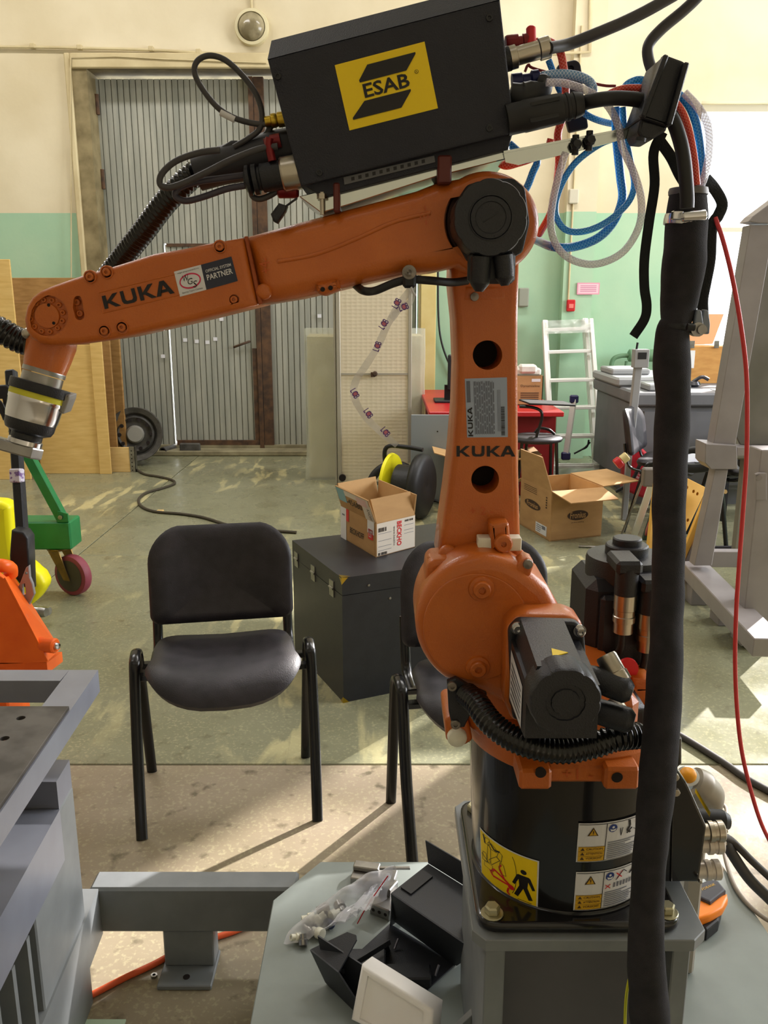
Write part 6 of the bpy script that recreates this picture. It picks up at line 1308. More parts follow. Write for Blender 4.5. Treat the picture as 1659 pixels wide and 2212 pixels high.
m = MB(); m.plate(fillet([(1434, 120), (1440, 118), (1478, 132), (1484, 140), (1446, 274), (1384, 254)], 4), 1.045, .07, 0, .003, k=2); obj('clamp_body', m, BLKM, cl)
for q in (((1437, 121), (1387, 254)), ((1481, 137), (1443, 272))):
    m = MB(); a, b_ = P(*q[0], 1.04), P(*q[1], 1.04); m.beam(a, b_, .006, .012, 0, .002, up=(0, 1, 0)); obj('clamp_rim', m, BLKM, cl)
m = MB(); m.plate(fillet([(1385, 256), (1442, 272), (1440, 282), (1408, 302), (1385, 300), (1378, 285)], 4), 1.05, .05, 0, .003, k=2); m.cyl(P(1385, 298, 1.05), P(1383, 306, 1.05), .006, 10); obj('clamp_foot', m, BLKM, cl)
pl_ = P(1238, 160, 1.2); m = MB(); m.plate(fillet([(1204, 142), (1212, 135), (1244, 128), (1254, 136), (1258, 160), (1262, 210), (1272, 276), (1230, 286), (1218, 240), (1202, 180)], 6), 1.2, .01, 0, .002, pockets=[(circ(1234, 147, 6, 14), .005)], k=2); obj('rear_plate', m, mat('dark_navy_plate', (22, 22, 38), .5), label='dark upright plate with a hole behind the blue hoses', cat='plate')
# ================================================================ HOSES, CABLES, STRAPS
RH = braid('red_braided_hose', (226, 66, 50), (250, 160, 140), trans=.2); BH = braid('blue_braided_hose', (24, 132, 224), (130, 214, 250), trans=.25); BH2 = braid('pale_blue_hose', (110, 150, 196), (225, 235, 245))
CH_ = braid('clear_braided_hose', (210, 202, 222), (246, 244, 250), alpha=.55)
def cable(name, pts, Y, rpx, mt, label=None, cat='cable', parent=None, per=6, seg=12, **kw):
    Q = [P(p[0], p[1], p[2] if len(p) > 2 else Y) for p in pts]; r = rpx/S(Q[len(Q)//2]); m = MB(); m.tube(Q, r, seg, per=per, **kw)
    return obj(name, m, mt, parent, label=label, cat=cat if parent is None else None)
cable('red_hose', [(1150, 92, 1.17), (1185, 90, 1.16), (1208, 108), (1218, 150), (1222, 200), (1216, 250), (1205, 290), (1208, 325), (1206, 370), (1200, 420), (1190, 460), (1165, 505, 1.2)], 1.15, 8.5, RH, 'red braided hose dropping behind the zinc bracket', 'hose')
cable('red_hose', [(1066, 340), (1090, 358), (1120, 352), (1150, 342), (1180, 330, 1.2), (1190, 300, 1.2)], 1.16, 8, RH, 'short red braided hose looping under the feeder behind the hub', 'hose')
cable('red_hose', [(1300, 212), (1330, 196), (1360, 190), (1400, 192), (1440, 205), (1470, 235), (1488, 280), (1500, 340), (1506, 400)], 1.11, 7.5, RH, 'red braided hose running over the top into the black sleeve', 'hose')
cable('blue_hose', [(1170, 165), (1210, 160), (1250, 165), (1276, 180), (1280, 205), (1265, 230, 1.2)], 1.13, 10, BH2, 'pale blue braided hose arching beside the silver connector', 'hose')
cable('blue_hose', [(1330, 232), (1332, 300), (1340, 380), (1344, 430), (1325, 480), (1290, 515), (1240, 533), (1195, 533), (1160, 520, 1.25)], 1.14, 9.5, BH, 'thick blue braided hose making the outer hanging loop', 'hose')
cable('blue_hose', [(1345, 232), (1350, 290), (1362, 350), (1370, 400), (1355, 440), (1310, 480), (1260, 500), (1220, 495), (1200, 460), (1208, 410), (1240, 355), (1290, 315), (1330, 298), (1380, 285)], 1.12, 7, BH, 'thin blue braided hose making the inner hanging loop', 'hose')
cable('blue_hose', [(1185, 130), (1200, 170), (1212, 200), (1240, 228), (1280, 255), (1330, 268, 1.2), (1400, 270, 1.2)], 1.18, 7, BH, 'blue braided hose behind the black power plug', 'hose')
cable('blue_hose', [(1100, 310), (1130, 335), (1160, 345), (1150, 375), (1138, 405), (1120, 430)], 1.19, 8, BH, 'blue braided hose end bending down beside the elbow hub', 'hose')
cable('blue_hose', [(1345, 225), (1350, 190), (1375, 174), (1400, 178), (1440, 190), (1478, 215), (1500, 255), (1512, 310), (1516, 370), (1512, 410)], 1.13, 9, BH, 'blue braided hose running over the clamp into the sleeve', 'hose')
cable('clear_hose', [(1180, 178), (1220, 180), (1265, 195), (1310, 225), (1335, 270), (1345, 320), (1368, 370), (1385, 430), (1380, 490), (1345, 545), (1290, 570), (1240, 563), (1205, 535), (1190, 490), (1195, 430), (1215, 350), (1222, 330)], 1.10, 8, CH_, 'clear braided hose making the lowest hanging loop', 'hose')
cable('clear_hose', [(1478, 200), (1510, 235), (1530, 275), (1532, 330), (1522, 380), (1510, 412)], 1.12, 8.5, CH_, 'clear braided hose bending outermost into the black sleeve', 'hose')
cable('control_cable', [(1186, 104, 1.12), (1230, 95), (1290, 72), (1360, 42), (1430, 5), (1500, -40), (1600, -130), (1680, -330), (1700, -700)], 1.14, 12.5, RUBG, 'thick dark cable leaving the silver connector to the upper right')
cable('control_cable', [(1740, -700), (1700, -340), (1610, -120), (1520, -20), (1480, 20), (1430, 62), (1402, 95), (1400, 125), (1412, 160), (1432, 195)], 1.16, 12, RUBG, 'grey rubber cable coming down from the top to the clamp')
cable('power_cable', [(1250, 225, 1.1), (1290, 216), (1330, 212), (1380, 216), (1420, 230), (1450, 255), (1468, 300), (1478, 350), (1484, 420), (1484, 450)], 1.08, 15.5, RUB, 'thick black power cable running through the clamp into the sleeve')
cable('power_cable', [(1400, 205), (1445, 222), (1470, 260), (1488, 320), (1496, 380), (1498, 440)], 1.13, 14, RUB, 'second black cable bending beside the power cable above the sleeve')
cable('thin_red_wire', [(1134, 155), (1142, 140), (1160, 150), (1290, 182), (1330, 186)], 1.2, 3, mat('dark_red_wire', (126, 34, 34), .5), 'thin dark red wire behind the blue hoses')
# connectors on the right end of the feeder
c = P(1094, 128, 1.13); e = P(1190, 100, 1.13); d = e-c; r = 21/S(c)
m = MB(); L = d.length; m.lathe([(r*1.2, -.02), (r*1.2, .004)], c, d, 28, mi=1); m.lathe([(r*1.15, .004), (r*1.15, .012), (r*.92, .013), (r*.92, L*.72), (r*1.08, L*.74), (r*1.08, L*.96), (r*.8, L), (0, L)], c, d, 28); obj('silver_connector', m, [NICK, BLKM], wf)
c = P(1092, 97, 1.15); e = P(1146, 90, 1.15); m = MB(); d = e-c; L = d.length; m.lathe([(.0095, 0), (.0105, .002), (.0105, L*.5), (.008, L*.52), (.008, L*.68), (.010, L*.7), (.010, L)], c, d, 16); obj('red_coupling', m, mat('red_anodised', (118, 26, 30), .35, .4), wf)
m = MB(); c = P(1146, 82, 1.15); m.cyl(c+Vector((0, -.008, -.012)), c+Vector((0, 0, .012)), .006, 10, b=.002); obj('red_tab', m, REDP, wf)
m = MB(); a = P(1106, 178, 1.14); b_ = P(1156, 172, 1.14); m.lathe([(.010, 0), (.010, .012), (.008, .013), (.008, .022), (.011, .024), (.011, .032)], a, b_-a, 16); obj('blue_coupling', m, mat('blue_anodised', (30, 34, 84), .35, .3), wf)
m = MB(); m.box(P(1150, 188, 1.135), P(1166, 160, 1.15), 0, .003); obj('blue_tab', m, BLUP, wf)
m = MB(); m.tube([P(x, y, 1.12) for x, y in ((1100, 205), (1130, 212), (1160, 200), (1172, 182), (1160, 175))], [.014, .018, .016, .012, .008], 14); obj('black_cap', m, RUB, wf)
m = MB(); a = P(1112, 256, 1.09); b_ = P(1258, 224, 1.09); d = b_-a; L = d.length; r = 32/S(a)
m.lathe([(r, -.01), (r, L*.12), (r*1.04, L*.14), (r*1.0, L*.5), (r*.95, L*.70), (r*.85, L*.71), (r*.85, L*.75), (r*.9, L*.76), (r*.9, L*.80), (r*.8, L*.81), (r*.8, L*.86), (r*.86, L*.87), (r*.82, L*.93), (r*.72, L), (0, L)], a, d, 28)
for k_ in (-.5, .5): m.beam(a+Vector((.0, -r*.9, k_*r))+d*.2, a+Vector((0, -r*.86, k_*r))+d*.62, .003, .004)
obj('power_plug', m, RUB, wf)
# connectors on the left end
yb2 = 1.13
m = MB(); a = P(608, 258, yb2); d = P(582, 262, yb2)-a; m.lathe([(.009, -.006), (.009, .004), (.0075, .005), (.0085, .008), (.0085, .012), (.0065, .013), (.0065, .02)], a, d, 12); obj('brass_coupling', m, BRASS, wf)
cable('gas_hose', [(594, 260), (570, 268), (540, 265), (505, 254), (470, 232), (436, 190), (420, 155), (428, 130), (455, 120), (490, 132), (530, 170), (556, 210), (566, 250), (560, 280), (535, 300), (505, 318)], 1.13, 6.3, RUBG, 'dark gas hose making a big loop left of the feeder box', 'hose')
cable('hose_tag', [(477, 242), (492, 250), (508, 258)], 1.1299, 7.6, WHT, 'white paper tag wrapped on the looping gas hose', 'tag')
cable('gas_hose', [(585, 272), (575, 290), (555, 305)], 1.14, 7, RUBG, 'short dark hose end under the brass coupling', 'hose')
# torch cable: smooth sleeve then corrugated hose
m = MB(); m.tube([P(x, y, 1.15) for x, y in ((640, 322), (590, 332), (540, 345), (480, 358), (425, 376))], [.026, .027, .025, .023, .021], 20); tc_ = obj('torch_sleeve', m, mat('dark_grey_rubber', (44, 44, 50), .5), label='thick dark rubber torch sleeve entering the left side of the feeder', cat='sleeve')
m = MB(); m.plate([(466, 322), (498, 302), (512, 302), (524, 316), (520, 330), (470, 334)], 1.135, .03, 0, .004); obj('sleeve_switch', m, mat('dark_grey_rubber', (44, 44, 50), .5), tc_)
m = MB(); m.plate([(534, 315), (592, 297), (594, 305), (538, 322)], 1.128, .02, 0, .002); obj('sleeve_tag', m, WHT, tc_)
cable('corrugated_hose', [(425, 372, 1.16), (395, 398, 1.17), (355, 440, 1.19), (310, 500, 1.22), (262, 560, 1.26), (215, 620, 1.29)], 1.19, 25, SHINY, 'black corrugated torch hose descending behind the orange forearm', 'hose', seg=22, corr=(.0072, .0032))
cable('signal_cable', [(600, 316), (560, 322), (500, 345), (450, 370), (400, 394), (365, 405), (346, 398), (350, 375), (380, 348), (430, 330), (475, 324)], 1.10, 7, RUBG, 'dark signal cable making a flat loop over the torch hose')
cable('signal_cable', [(535, 400), (490, 408), (440, 425), (400, 434), (378, 422), (390, 404), (430, 392), (480, 385), (530, 378)], 1.11, 7, mat('purple_black_cable', (58, 54, 66), .45), 'lower dark cable making a loop below the torch sleeve')
cable('signal_cable', [(600, 412), (580, 424), (560, 430), (546, 424), (542, 410)], 1.12, 6.5, RUBG, 'short black cable loop under the round plug')
m = MB(); a = P(640, 372, 1.11); b_ = P(528, 392, 1.11); d = b_-a; L = d.length
m.lathe([(.020, -.004), (.0205, 0), (.0205, .016), (.019, .018)], a, d, 28, mi=1); m.lathe([(.017, .016), (.017, L*.66), (.014, L*.68), (.014, L*.72), (.018, L*.74), (.018, L*.82), (.012, L*.84), (.018, L*.88), (.018, L*.94), (.009, L)], a, d, 24); obj('round_plug', m, [BLKM, NICK], wf)
m = MB(); a = P(606, 303, 1.12); m.lathe([(.0085, 0), (.0085, .012), (.006, .013), (.006, .02)], a, (-1, 0, -.2), 14); obj('red_coupling', m, mat('red_anodised', (118, 26, 30), .35, .4), wf); m = MB(); a = P(610, 412, 1.12); m.cyl(a+Vector((-.006, 0, 0)), a+Vector((.02, 0, 0)), .009, 12, b=.002); obj('red_coupling', m, mat('red_anodised', (118, 26, 30), .35, .4), wf); m = MB(); m.tube([P(x, y, 1.10) for x, y in ((582, 298), (580, 310), (584, 330), (588, 348))], .005, 10); obj('red_tab', m, mat('red_anodised', (118, 26, 30), .35, .4), wf)
m = MB(); m.plate([(584, 462), (602, 438), (620, 444), (616, 456), (598, 482), (590, 478)], 1.09, .018, 0, .003); m.tube([P(x, y, 1.1) for x, y in ((612, 450), (628, 438), (642, 428))], .0014, 6); obj('dangling_cap', m, BLKM, label='small black dust cap dangling below the feeder on a thin cord', cat='cap')
# dress cable under the elbow and tie
cable('dress_cable', [(768, 616, 1.16), (785, 628), (810, 628), (850, 612), (885, 604), (930, 606), (975, 610, 1.12), (1010, 606, 1.13)], 1.10, 9, RUB, 'black cable bent under the forearm beside the elbow')
m = MB(); c = P(884, 588, 1.085); m.lathe([(.009, -.004), (.0085, 0), (.0055, .0005), (.0055, .004), (.003, .005), (0, .003)], c, FR, 18); obj('clip_screw', m, NICKD, rob)
m = MB(); a = P(885, 600, 1.086); m.box(a+Vector((-.008, 0, -.012)), a+Vector((.008, .03, .010)), 0, .003); obj('cable_clip', m, RUB, rob)
TAPE = mat('clear_tape', (222, 222, 226), .18, alpha=.55); PUR = mat('purple_tape_print', (92, 62, 138), .5); TPK = mat('pink_tape_print', (206, 120, 140), .5)
tp2 = thing('printed_tape', P(850, 760, 1.1), 'strip of clear tape with small purple print hanging from the elbow cable', 'tape')
path = [(893, 618), (868, 650), (838, 700), (815, 750), (790, 790), (770, 820), (764, 848), (775, 880), (800, 912), (830, 940), (858, 962)]
def ribbon(m, pts, w, Y, mi=0, tw=0.0):
    C = spline([P(x, y, Y) for x, y in pts], 4); vs = []
    for i, c in enumerate(C):
        d = (C[min(i+1, len(C)-1)]-C[max(i-1, 0)]).normalized(); s_ = d.cross(Vector((0, 1, 0))).normalized(); a = tw*sin(i*.6)
        s_ = s_*cos(a)+Vector((0, 1, 0))*sin(a); vs += [c-s_*w/2+Vector((0, .0006, 0)), c+s_*w/2]
    n = len(C); return m.add(vs, [(2*i, 2*i+1, 2*i+3, 2*i+2) for i in range(n-1)], mi, True)
m = MB(); ribbon(m, path, .0095, 1.10, 0, .5); obj('tape_strip', m, TAPE, tp2)
m = MB(); ribbon(m, [(893, 630), (884, 655), (862, 668), (845, 690)], .009, 1.10, 0, .5); obj('tape_strip', m, TAPE, tp2)
for x, y, rz in ((857, 655, 60), (872, 663, 20), (829, 700, 55), (815, 748, 70), (767, 850, -60), (796, 893, -55), (833, 933, -50)):
    c = P(x, y, 1.095); rx = radians(rz); ux_ = Vector((cos(rx), 0, sin(rx))); uz_ = Vector((-sin(rx), 0, cos(rx))); w_, h_ = .0062, .0042
    fm = quadmap(c-ux_*w_-uz_*h_, c+ux_*w_-uz_*h_, c+ux_*w_+uz_*h_, c-ux_*w_+uz_*h_); m = MB(); m.rect(fm, .35, .1, .75, .9, 1, .0002); m.text(fm, 'LCB', 0, 0, 1, 1, 0, .0008, .02); obj('tape_print', m, [PUR, TPK], tp2)
m = MB(); m.tube([P(x, y, 1.085) for x, y in ((888, 620), (892, 630), (898, 640))], .0035, 6, flat=.4); obj('tie_tail', m, WHT, tp2)
# black sleeve hanging down in front of the base
SL = [(1487, 414, 1.13, 40), (1484, 470, 1.13, 43), (1478, 560, 1.12, 46), (1468, 650, 1.12, 40), (1460, 700, 1.11, 31), (1452, 720, 1.11, 36), (1452, 800, 1.10, 38), (1454, 870, 1.10, 37), (1449, 960, 1.09, 36), (1446, 1060, 1.08, 35), (1444, 1180, 1.06, 35), (1442, 1300, 1.04, 35), (1438, 1420, 1.01, 36), (1432, 1520, .985, 38), (1425, 1620, .965, 40), (1414, 1740, .95, 38), (1404, 1850, .94, 35), (1397, 1950, .935, 36), (1395, 2040, .93, 38), (1400, 2140, .93, 42), (1408, 2260, .93, 42)]
sl = thing('cable_sleeve', P(1440, 1300, 1.04), 'long black fabric cable sleeve hanging at the right of the robot base', 'sleeve')
C = [P(x, y, Y) for x, y, Y, r in SL]; R = [r/S(c) for c, (_, _, _, r) in zip(C, SL)]
m = MB(); m.tube(C, R, 28, per=8)
for i, v in enumerate(m.v): m.v[i] = v+Vector((.0016*noise.noise(v*28), .002*noise.noise(v*23+Vector((5, 0, 0))), 0))*1.3
obj('sleeve_fabric', m, FABR, sl)
m = MB(); c = C[0]; m.lathe([(R[0]*1.03, -.004), (R[0]*1.05, 0), (R[0]*1.0, .004), (R[0]*.9, .004)], c, (0, 0, 1), 28); obj('sleeve_lip', m, mat('grey_lip', (96, 92, 92), .5), sl)
m = MB(); c = P(1481, 478, 1.13); rr = 44/S(c); m.lathe([(rr*1.03, -.006), (rr*1.05, -.003), (rr*1.05, .003), (rr*1.03, .006)], c, (.12, 0, 1), 30); q = P(1480, 466, 1.075); m.box(q+Vector((-.014, 0, -.004)), q+Vector((.012, .01, .006)), 0, .001); q = P(1495, 468, 1.07); m.cyl(q+Vector((-.012, 0, -.0)), q+Vector((.016, 0, .002)), .006, 10, b=.001); obj('hose_clamp', m, CHROME, sl)
c = P(1459, 704, 1.11); m = MB(); m.lathe([(33/S(c), -.003), (34/S(c), 0), (33/S(c), .003)], c, (0, 0, 1), 24); m.cyl(P(1484, 706, 1.08), P(1500, 708, 1.08), .0045, 10); obj('sleeve_tie', m, BLKM, sl)
# nylon straps
STR = mat('black_webbing', (20, 24, 26), .85, bump=.6, bscale=500)
def strap(pts, wpx, Y, label, up=(0, 1, 0)):
    Q = [P(p[0], p[1], p[2] if len(p) > 2 else Y) for p in pts]; w_ = wpx/S(Q[1])/2; m = MB()
    m.tube(Q, w_, 10, flat=.16, up=(0, 1, 0), per=6); return obj('webbing_strap', m, STR, label=label, cat='strap')
strap([(1432, 285), (1412, 330), (1414, 400), (1402, 480), (1392, 560), (1392, 620), (1397, 660), (1392, 690), (1368, 727)], 22, 1.12, 'black webbing strap hanging free left of the sleeve')
strap([(1422, 300), (1450, 340), (1470, 380, 1.1), (1490, 410, 1.1)], 24, 1.12, 'short black webbing strap crossing towards the top of the sleeve')
strap([(1526, 388, 1.14), (1545, 410), (1560, 440), (1552, 465), (1538, 490), (1534, 560), (1525, 610), (1518, 650), (1520, 690)], 26, 1.15, 'black webbing strap hanging right of the sleeve down to the grey clamp')
sc1 = thing('spring_clamp', P(1518, 700, 1.1), 'small grey plastic spring clamp biting the strap beside the sleeve', 'clamp')
GCL = mat('blue_grey_plastic', (120, 128, 142), .45)
for dx in (0, 15):
    m = MB(); m.plate(fillet([(1505+dx, 668), (1516+dx, 670), (1520+dx, 700), (1518+dx, 722), (1504+dx, 722), (1500+dx, 700)], 4), 1.10+dx*.0006, .01, 0, .002); obj('clamp_jaw', m, GCL, sc1)
m = MB(); c = P(1518, 712, 1.095); m.cyl(c, c+Vector((0, .025, 0)), .006, 12, mi=0); m.lathe([(.009, 0), (.009, .014)], c+Vector((-.004, .004, 0)), (0, 1, 0), 14); obj('clamp_spring', m, STEEL, sc1)
# red cable falling at the right
cable('red_cable', [(1545, 470, 1.15), (1562, 520, 1.14), (1582, 600), (1600, 700), (1612, 800), (1614, 900), (1612, 1000), (1604, 1120), (1596, 1230), (1590, 1330), (1588, 1430), (1592, 1530), (1602, 1620), (1620, 1700), (1645, 1780), (1680, 1850)], 1.12, 4.6, mat('red_cable_jacket', (206, 62, 66), .4), 'long red cable hanging in an arc at the right edge', per=8)
# cables on and near the floor at the right
DC = mat('dark_floor_cable', (62, 58, 56), .6)
m = MB(); m.tube([G(x, y, .012) for x, y in ((1440, 1575), (1480, 1595), (1560, 1645), (1610, 1680), (1660, 1708), (1760, 1760))], .012, 10); obj('floor_cable', m, DC, label='dark cable lying on the bright floor right of the base', cat='cable')
cable('supply_cable', [(1545, 1798, 1.22), (1575, 1812), (1600, 1835), (1630, 1865), (1700, 1930)], 1.3, 8, DC, 'upper dark cable leaving the sockets of the black base')
cable('supply_cable', [(1545, 1775, 1.25), (1562, 1810, 1.3), (1585, 1850), (1620, 1900), (1670, 1950), (1720, 2010)], 1.3, 12, RUBG, 'thick dark cable bending down from the black base')
m = MB(); m.tube([G(x, y, z) for x, y, z in ((1530, 1735, .241), (1560, 1738, .241), (1570, 1755, .241), (1564, 1800, .245), (1566, 1850, .241), (1590, 1920, .241), (1640, 1975, .241), (1720, 2020, .241))], .005, 8); obj('thin_grey_cable', m, mat('grey_thin_cable', (138, 128, 116), .6), label='thin grey cable curving on the base plate at the right edge', cat='cable')
m = MB(); m.tube([G(x, y, .008) for x, y in ((150, 2172), (200, 2148), (270, 2112), (330, 2084), (380, 2058), (450, 2030), (500, 2014), (560, 1990))], .0075, 10, per=4); obj('orange_hose', m, mat('orange_hose_jacket', (222, 92, 48), .45), label='thin orange air hose lying on the floor under the grey floor beam', cat='hose')
cable('earth_wire', [(1366, 2095, .98), (1358, 2120), (1352, 2160), (1350, 2220), (1352, 2280)], .97, 3.2, mat('yellow_green_wire', (206, 206, 40), .4), 'yellow green earth wire hanging beside the black sleeve', 'wire')
# ================================================================ THINGS ON THE BASE PLATE
zo = .236
# grey emergency stop lamp bulb behind the junction box
es = thing('valve_housing', P(1530, 1760, 1.40), 'rounded pale grey housing with orange button behind the black junction box', 'housing')
GV = mat('warm_grey_casting', (158, 150, 138), .4, .2)
m = MB(); m.tube([P(x, y, 1.40) for x, y in ((1494, 1690), (1512, 1702), (1530, 1720), (1538, 1750), (1544, 1775))], [.030, .034, .030, .018, .014], 20); obj('housing_body', m, GV, es)
m = MB(); c = P(1486, 1676, 1.38); ax = Vector((-.15, -.5, .85)).normalized(); m.lathe([(.020, -.012), (.020, 0), (.014, .001)], c, ax, 24); obj('button_collar', m, CHROME, es)
m = MB(); m.lathe([(.0145, 0), (.0145, .006), (.012, .010), (0, .011)], c, ax, 24, split=70); obj('push_button', m, mat('orange_button', (238, 160, 20), .4), es)
m = MB(); m.box((P(1490, 1760, 1.43).x, 1.42, zo), (P(1530, 1760, 1.43).x, 1.46, P(1520, 1740, 1.43).z), 0, .006); obj('housing_stand', m, GV, es)
# orange handheld unit lying on the plate
hh_ = thing('handheld_unit', G(1540, 1965, zo), 'orange and dark grey handheld unit lying on the base plate behind the pedestal', 'device')
zz = zo+.05
pts = lambda l, z: [G(x, y, z) for x, y in l]
m = MB(); m.prism(fillet3 if False else pts([(1492, 1938), (1545, 1938), (1571, 1928), (1573, 1940), (1562, 1960), (1536, 1975), (1510, 1985), (1496, 1975)], zz), U, .022, 0, .006, k=3); obj('orange_shell', m, mat('orange_plastic', (248, 136, 28), .4), hh_)
m = MB(); m.prism(pts([(1500, 1912), (1535, 1898), (1552, 1902), (1568, 1922), (1545, 1940), (1535, 1948), (1508, 1936)], zz+.008), U, .02, 0, .004, k=2); obj('keypad_face', m, mat('dark_grey_plastic', (66, 66, 74), .5), hh_)
m = MB(); fm = quadmap(*pts([(1518, 1924), (1546, 1912), (1543, 1907), (1515, 1919)], zz+.0085)); m.text(fm, 'FORANK', 0, 0, 1, 1, 0, .0004); obj('unit_print', m, AMBR, hh_)
m = MB(); m.prism(pts([(1505, 1985), (1540, 1978), (1560, 1962), (1553, 1988), (1528, 2008), (1505, 1998)], zz-.02), U, .03, 0, .005, k=2); obj('black_underside', m, RUB, hh_)
# open black sheet metal box
BM_ = mat('black_sheet_metal', (38, 40, 45), .5, bump=.25, bscale=500)
ob_ = thing('metal_enclosure', G(860, 2060, zo), 'open black sheet metal enclosure lying on the base plate', 'enclosure')
def sheet(name, q, t=.003, par=ob_, mt=BM_, b=0):
    q = [Vector(v) for v in q]; n = (q[1]-q[0]).cross(q[2]-q[0]).normalized()
    if n.z < 0: n = -n
    m = MB(); m.prism(q, n, t, 0, b, k=1); return obj(name, m, mt, par)
zA = zo+.005
bl, br, tr, tl = G(705, 2120, zA), G(860, 2195, zA), G(985, 2080, zA), G(842, 1995, zA)
TL = G(672, 2048, zA+.085)
bx_ = tl-bl; by_ = br-bl
sheet('bottom_sheet', [bl, br, tr, tl])
h1 = .10
def up(p, z=h1): return p+Vector((0, 0, z))
A_ = P(672, 2048, bl.y-.0); 
nl = up(bl, .095)+Vector((-.022, 0, 0)); nr = up(br, .095)
sheet('front_left_wall', [bl, br, up(br, .06), nl])
# triangular near-left lug and long walls
wl = [G(672, 2050, zA+.06), G(732, 2098, zA+.07), G(770, 2030, zA+.10), G(764, 2014, zA+.11), G(742, 2004, zA+.11)]
m = MB(); m.prism(wl, (wl[1]-wl[0]).cross(wl[2]-wl[0]), .003); obj('end_flap', m, BM_, ob_)
m = MB(); q = [bl, G(672, 2050, zA+.06), G(732, 2098, zA+.07), br]; m.prism(q, (q[1]-q[0]).cross(q[2]-q[0]), .003); obj('side_wall', m, BM_, ob_)
# lid panel: large sloping plate up right
lid = [P(846, 1926, 1.64), P(924, 1862, 1.71), P(1040, 1930, 1.60), P(1032, 2040, 1.44)]
p0, p1, p2, p3 = P(842, 1925, 1.60), P(912, 1858, 1.66), P(1012, 1910, 1.60), P(1030, 2050, 1.37)
a0 = G(845, 1930, zo+.14); a1 = G(918, 1862, zo+.14); a2 = G(1055, 1962, zo+.14); a3 = G(1028, 2048, zo+.14)
a0, a1, a3 = G(846, 1928, zo+.13), G(925, 1866, zo+.13), G(1028, 2052, zo+.13); a2 = a1+(a3-a0)
sheet('top_panel', [a0, a3, a2, a1])
b0, b3 = G(842, 2000, zA), G(984, 2084, zA)
sheet('inner_wall', [a0, a3, b3, b0])
sheet('end_wall', [a3, a2, a2+(b3-a3)+Vector((0, 0, 0)), b3])
sheet('left_wall', [a0, a1, a1+(b0-a0), b0])
up1 = a1+Vector((0, .0, .03)); up2 = a2+Vector((0, 0, .03))
e0 = P(912, 1830, a1.y+.005); sheet('raised_flange', [a1+Vector((0, .002, 0)), a2+Vector((0, .002, 0)), a2+Vector((.0, .012, .045)), a1+Vector((-.012, .012, .045))])
for uv in ((.03, .18, .32, .60), (.80, .18, .96, .60)):
    f4 = [a0.lerp(a3, uv[0]).lerp(a1.lerp(a2, uv[0]), uv[1]), a0.lerp(a3, uv[0]+.13).lerp(a1.lerp(a2, uv[0]+.13), uv[1]), a0.lerp(a3, uv[0]+.13).lerp(a1.lerp(a2, uv[0]+.13), uv[1]+.6), a0.lerp(a3, uv[0]).lerp(a1.lerp(a2, uv[0]), uv[1]+.6)]
    m = MB(); m.prism([v+Vector((0, 0, .004)) for v in f4], (f4[1]-f4[0]).cross(f4[2]-f4[0]) if (f4[1]-f4[0]).cross(f4[2]-f4[0]).z > 0 else -((f4[1]-f4[0]).cross(f4[2]-f4[0])), .003); obj('foam_pad', m, RUB, ob_)
for x, y in ((852, 2050), (940, 2108)):
    c = G(x, y, zA+.004); m = MB(); m.cyl(c, c+Vector((.008, .015, .012)), .0025, 8); obj('threaded_stud', m, mat('dark_stud', (110, 110, 118), .3, .8), ob_)
m = MB(); c = G(800, 2090, zA+.01); m.box(c+Vector((-.05, -.03, 0)), c+Vector((.03, .03, .02)), 0, .003, ); m.box(G(875, 2120, zA)+Vector((-.04, -.02, 0)), G(875, 2120, zA)+Vector((.05, .02, .025)), 0, .003); obj('inner_block', m, BM_, ob_)
sheet('left_inner_strip', [G(744, 2090, zA+.02), G(838, 2040, zA+.03), G(842, 2052, zA+.0), G(750, 2104, zA)])
sheet('outer_rim', [G(732, 2098, zA+.05), G(742, 2104, zA+.04), G(845, 2040, zA+.04), G(842, 2030, zA+.05)])
# white block in front
wb1 = thing('white_block', G(860, 2180, zo+.1), 'white plastic cover lying tilted on the open black enclosure', 'cover')
t0, t1, t2, t3 = (780, 2084), (828, 2065), (980, 2155), (936, 2182)
Yn, Yf2 = 1.30, 1.37
q = [P(780, 2084, 1.27), P(936, 2182, 1.20), P(980, 2155, 1.24), P(828, 2065, 1.31)]
lowv = [P(757, 2204, 1.24)-P(780, 2084, 1.27)]*4
lo_ = [v+lowv[0] for v in q]; lo_[1] = P(925, 2290, 1.17); lo_[2] = P(966, 2262, 1.21)
m = MB(); NW = mat('white_plastic_block', (250, 249, 248), .4, c2=(244, 240, 238), scale=7)
m.prism([lo_[0], lo_[1], q[1], q[0]], -((q[1]-q[0]).cross(lo_[0]-q[0])) if ((q[1]-q[0]).cross(lo_[0]-q[0])).y > 0 else (q[1]-q[0]).cross(lo_[0]-q[0]), (q[3]-q[0]).length*.9, 0, .006, pockets=[([lo_[0].lerp(q[1], .5)+(v-lo_[0].lerp(q[1], .5))*.78 for v in (lo_[0], lo_[1], q[1], q[0])], .006)], k=4); obj('cover_shell', m, NW, wb1)
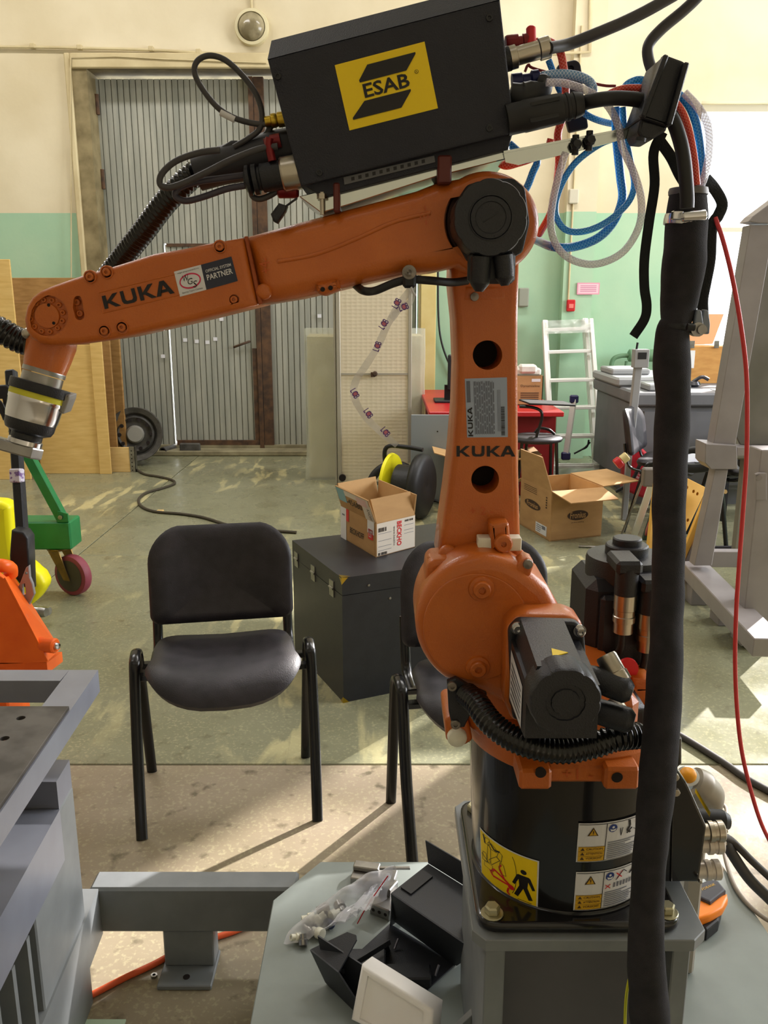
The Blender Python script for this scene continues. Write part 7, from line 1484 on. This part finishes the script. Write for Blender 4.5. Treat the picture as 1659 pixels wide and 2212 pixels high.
# machined bracket parts on the plate
for (x, y), (wx, wy, wz), rz, lab in (((808, 1902), (.10, .05, .03), -12, 'machined steel block with holes behind the plastic bag'), ((838, 1960), (.05, .075, .045), -30, 'upright machined bracket between the bag and the open enclosure')):
    c = G(x, y, zo); M_ = Matrix.Translation(c) @ Matrix.Rotation(radians(rz), 4, 'Z'); t = thing('machined_bracket', c, lab, 'bracket')
    m = MB(); m.box((-wx/2, -wy/2, 0), (wx/2, wy/2, wz*.6), 0, .002, M_); m.box((-wx/2, 0, wz*.6), (wx*.1, wy/2, wz), 0, .002, M_); obj('steel_block', m, STEEL, t)
    for k in (-.3, .0, .3):
        m = MB(); a = M_ @ Vector((wx*k, -wy/2-.0004, wz*.3)); m.cyl(a, a+(M_.to_3x3() @ Vector((0, .002, 0))), .004, 10); obj('bore', m, DARK, t)
m = MB(); c = G(848, 1880, zo+.035); m.box(c+Vector((-.03, 0, 0)), c+Vector((.04, .008, .006)), 0, .001); obj('small_bar', m, STEEL, label='thin steel strip lying across the machined block', cat='strip')
# plastic bag with fittings
bag = thing('plastic_bag', G(720, 1990, zo), 'clear zip plastic bag full of small white fittings on the base plate', 'bag')
BAGM = mat('bag_film', (232, 232, 238), .08, alpha=.42, bump=1.0, bscale=45)
S0, S1 = G(640, 2010, zo), G(845, 1905, zo)
mouth = P(848, 1888, 1.62)
def bagf(u, v, s_=1):
    base = S0.lerp(Vector((mouth.x, mouth.y, zo+.02)), u); side = Vector((.55, .83, 0)).normalized()
    wd = .085*sin(pi*(.12+.80*u))**.8*(1-u*.75)+.008; hgt = .05*sin(pi*min(1, .1+.8*u))+(.06*u**2)
    a = (v-.5)*2; z = hgt*(1-abs(a)**2.2)*s_
    p = base+side*a*wd+Vector((0, 0, max(.002, z))); p += Vector((0, 0, 1))*(.016*abs(noise.noise(p*22)))+Vector((.012*noise.noise(p*17), .01*noise.noise(p*19+Vector((3, 0, 0))), 0)); return p
m = MB(); m.grid(lambda u, v: bagf(u, v), 36, 26); obj('bag_film', m, BAGM, bag)
m = MB(); 
c0_, c1_ = P(842, 1890, 1.64), P(775, 2010, 1.50); m.grid(lambda u, v: c0_.lerp(P(800, 1960, 1.5).lerp(P(690, 2010, 1.46), v*.0+v), u)+Vector((.01*noise.noise(Vector((u*5, v*8, 0))), 0, .02*noise.noise(Vector((u*6, v*9, 4))))), 14, 10); obj('bag_film', m, BAGM, bag)
m = MB(); m.tube([P(x, y, 1.55) for x, y in ((838, 1892), (815, 1925), (790, 1962), (772, 1995))], .0012, 6); obj('zip_line', m, REDP, bag)
random.seed(12)
for i, (x, y) in enumerate(((655, 2032), (668, 1985), (690, 1985), (700, 1965), (688, 2015), (712, 1995), (665, 2010), (722, 1975), (640, 2025), (735, 1960))):
    c = G(x, y, zo+.012); ax = Vector((random.uniform(-1, 1), random.uniform(-1, 1), random.uniform(-.2, .6))).normalized(); m = MB()
    r = random.uniform(.009, .013); m.lathe([(r*.6, -r), (r, -r*.9), (r, r*.2), (r*.7, r*.3), (r*.7, r*1.3), (r*.4, r*1.3), (r*.4, r*.4)], c, ax, 12)
    lab = None
    o = obj('pipe_fitting', m, mat('dark_blue_fitting', (44, 54, 92), .4) if i == 5 else NYL if i % 3 else STEEL, label='dark blue fitting seen through the plastic bag' if i == 5 else ('small white nylon fitting inside the clear plastic bag' if i % 3 else 'small steel fitting inside the clear plastic bag'), cat='fitting'); o['group'] = 'fittings in the plastic bag' if i % 3 else 'steel fittings in the plastic bag'
# nuts dropped on the floor
for x, y, lab in ((333, 2110, 'single hex nut on the floor beside the beam foot'),):
    c = G(x, y); m = MB(); m.lathe([(.004, 0), (.008, 0), (.008, .006), (.004, .006), (.004, 0)], c, U, 6, sm=False); obj('hex_nut', m, STEEL, label=lab, cat='nut')
p0 = G(150, 2213); m = MB(); m.box((p0.x, p0.y-.1, 0), (p0.x+.12, p0.y+.01, .004)); obj('floor_sticker', m, mat('pale_green_paper', (190, 214, 190), .6), label='pale green scrap of paper at the bottom edge of the floor', cat='paper')
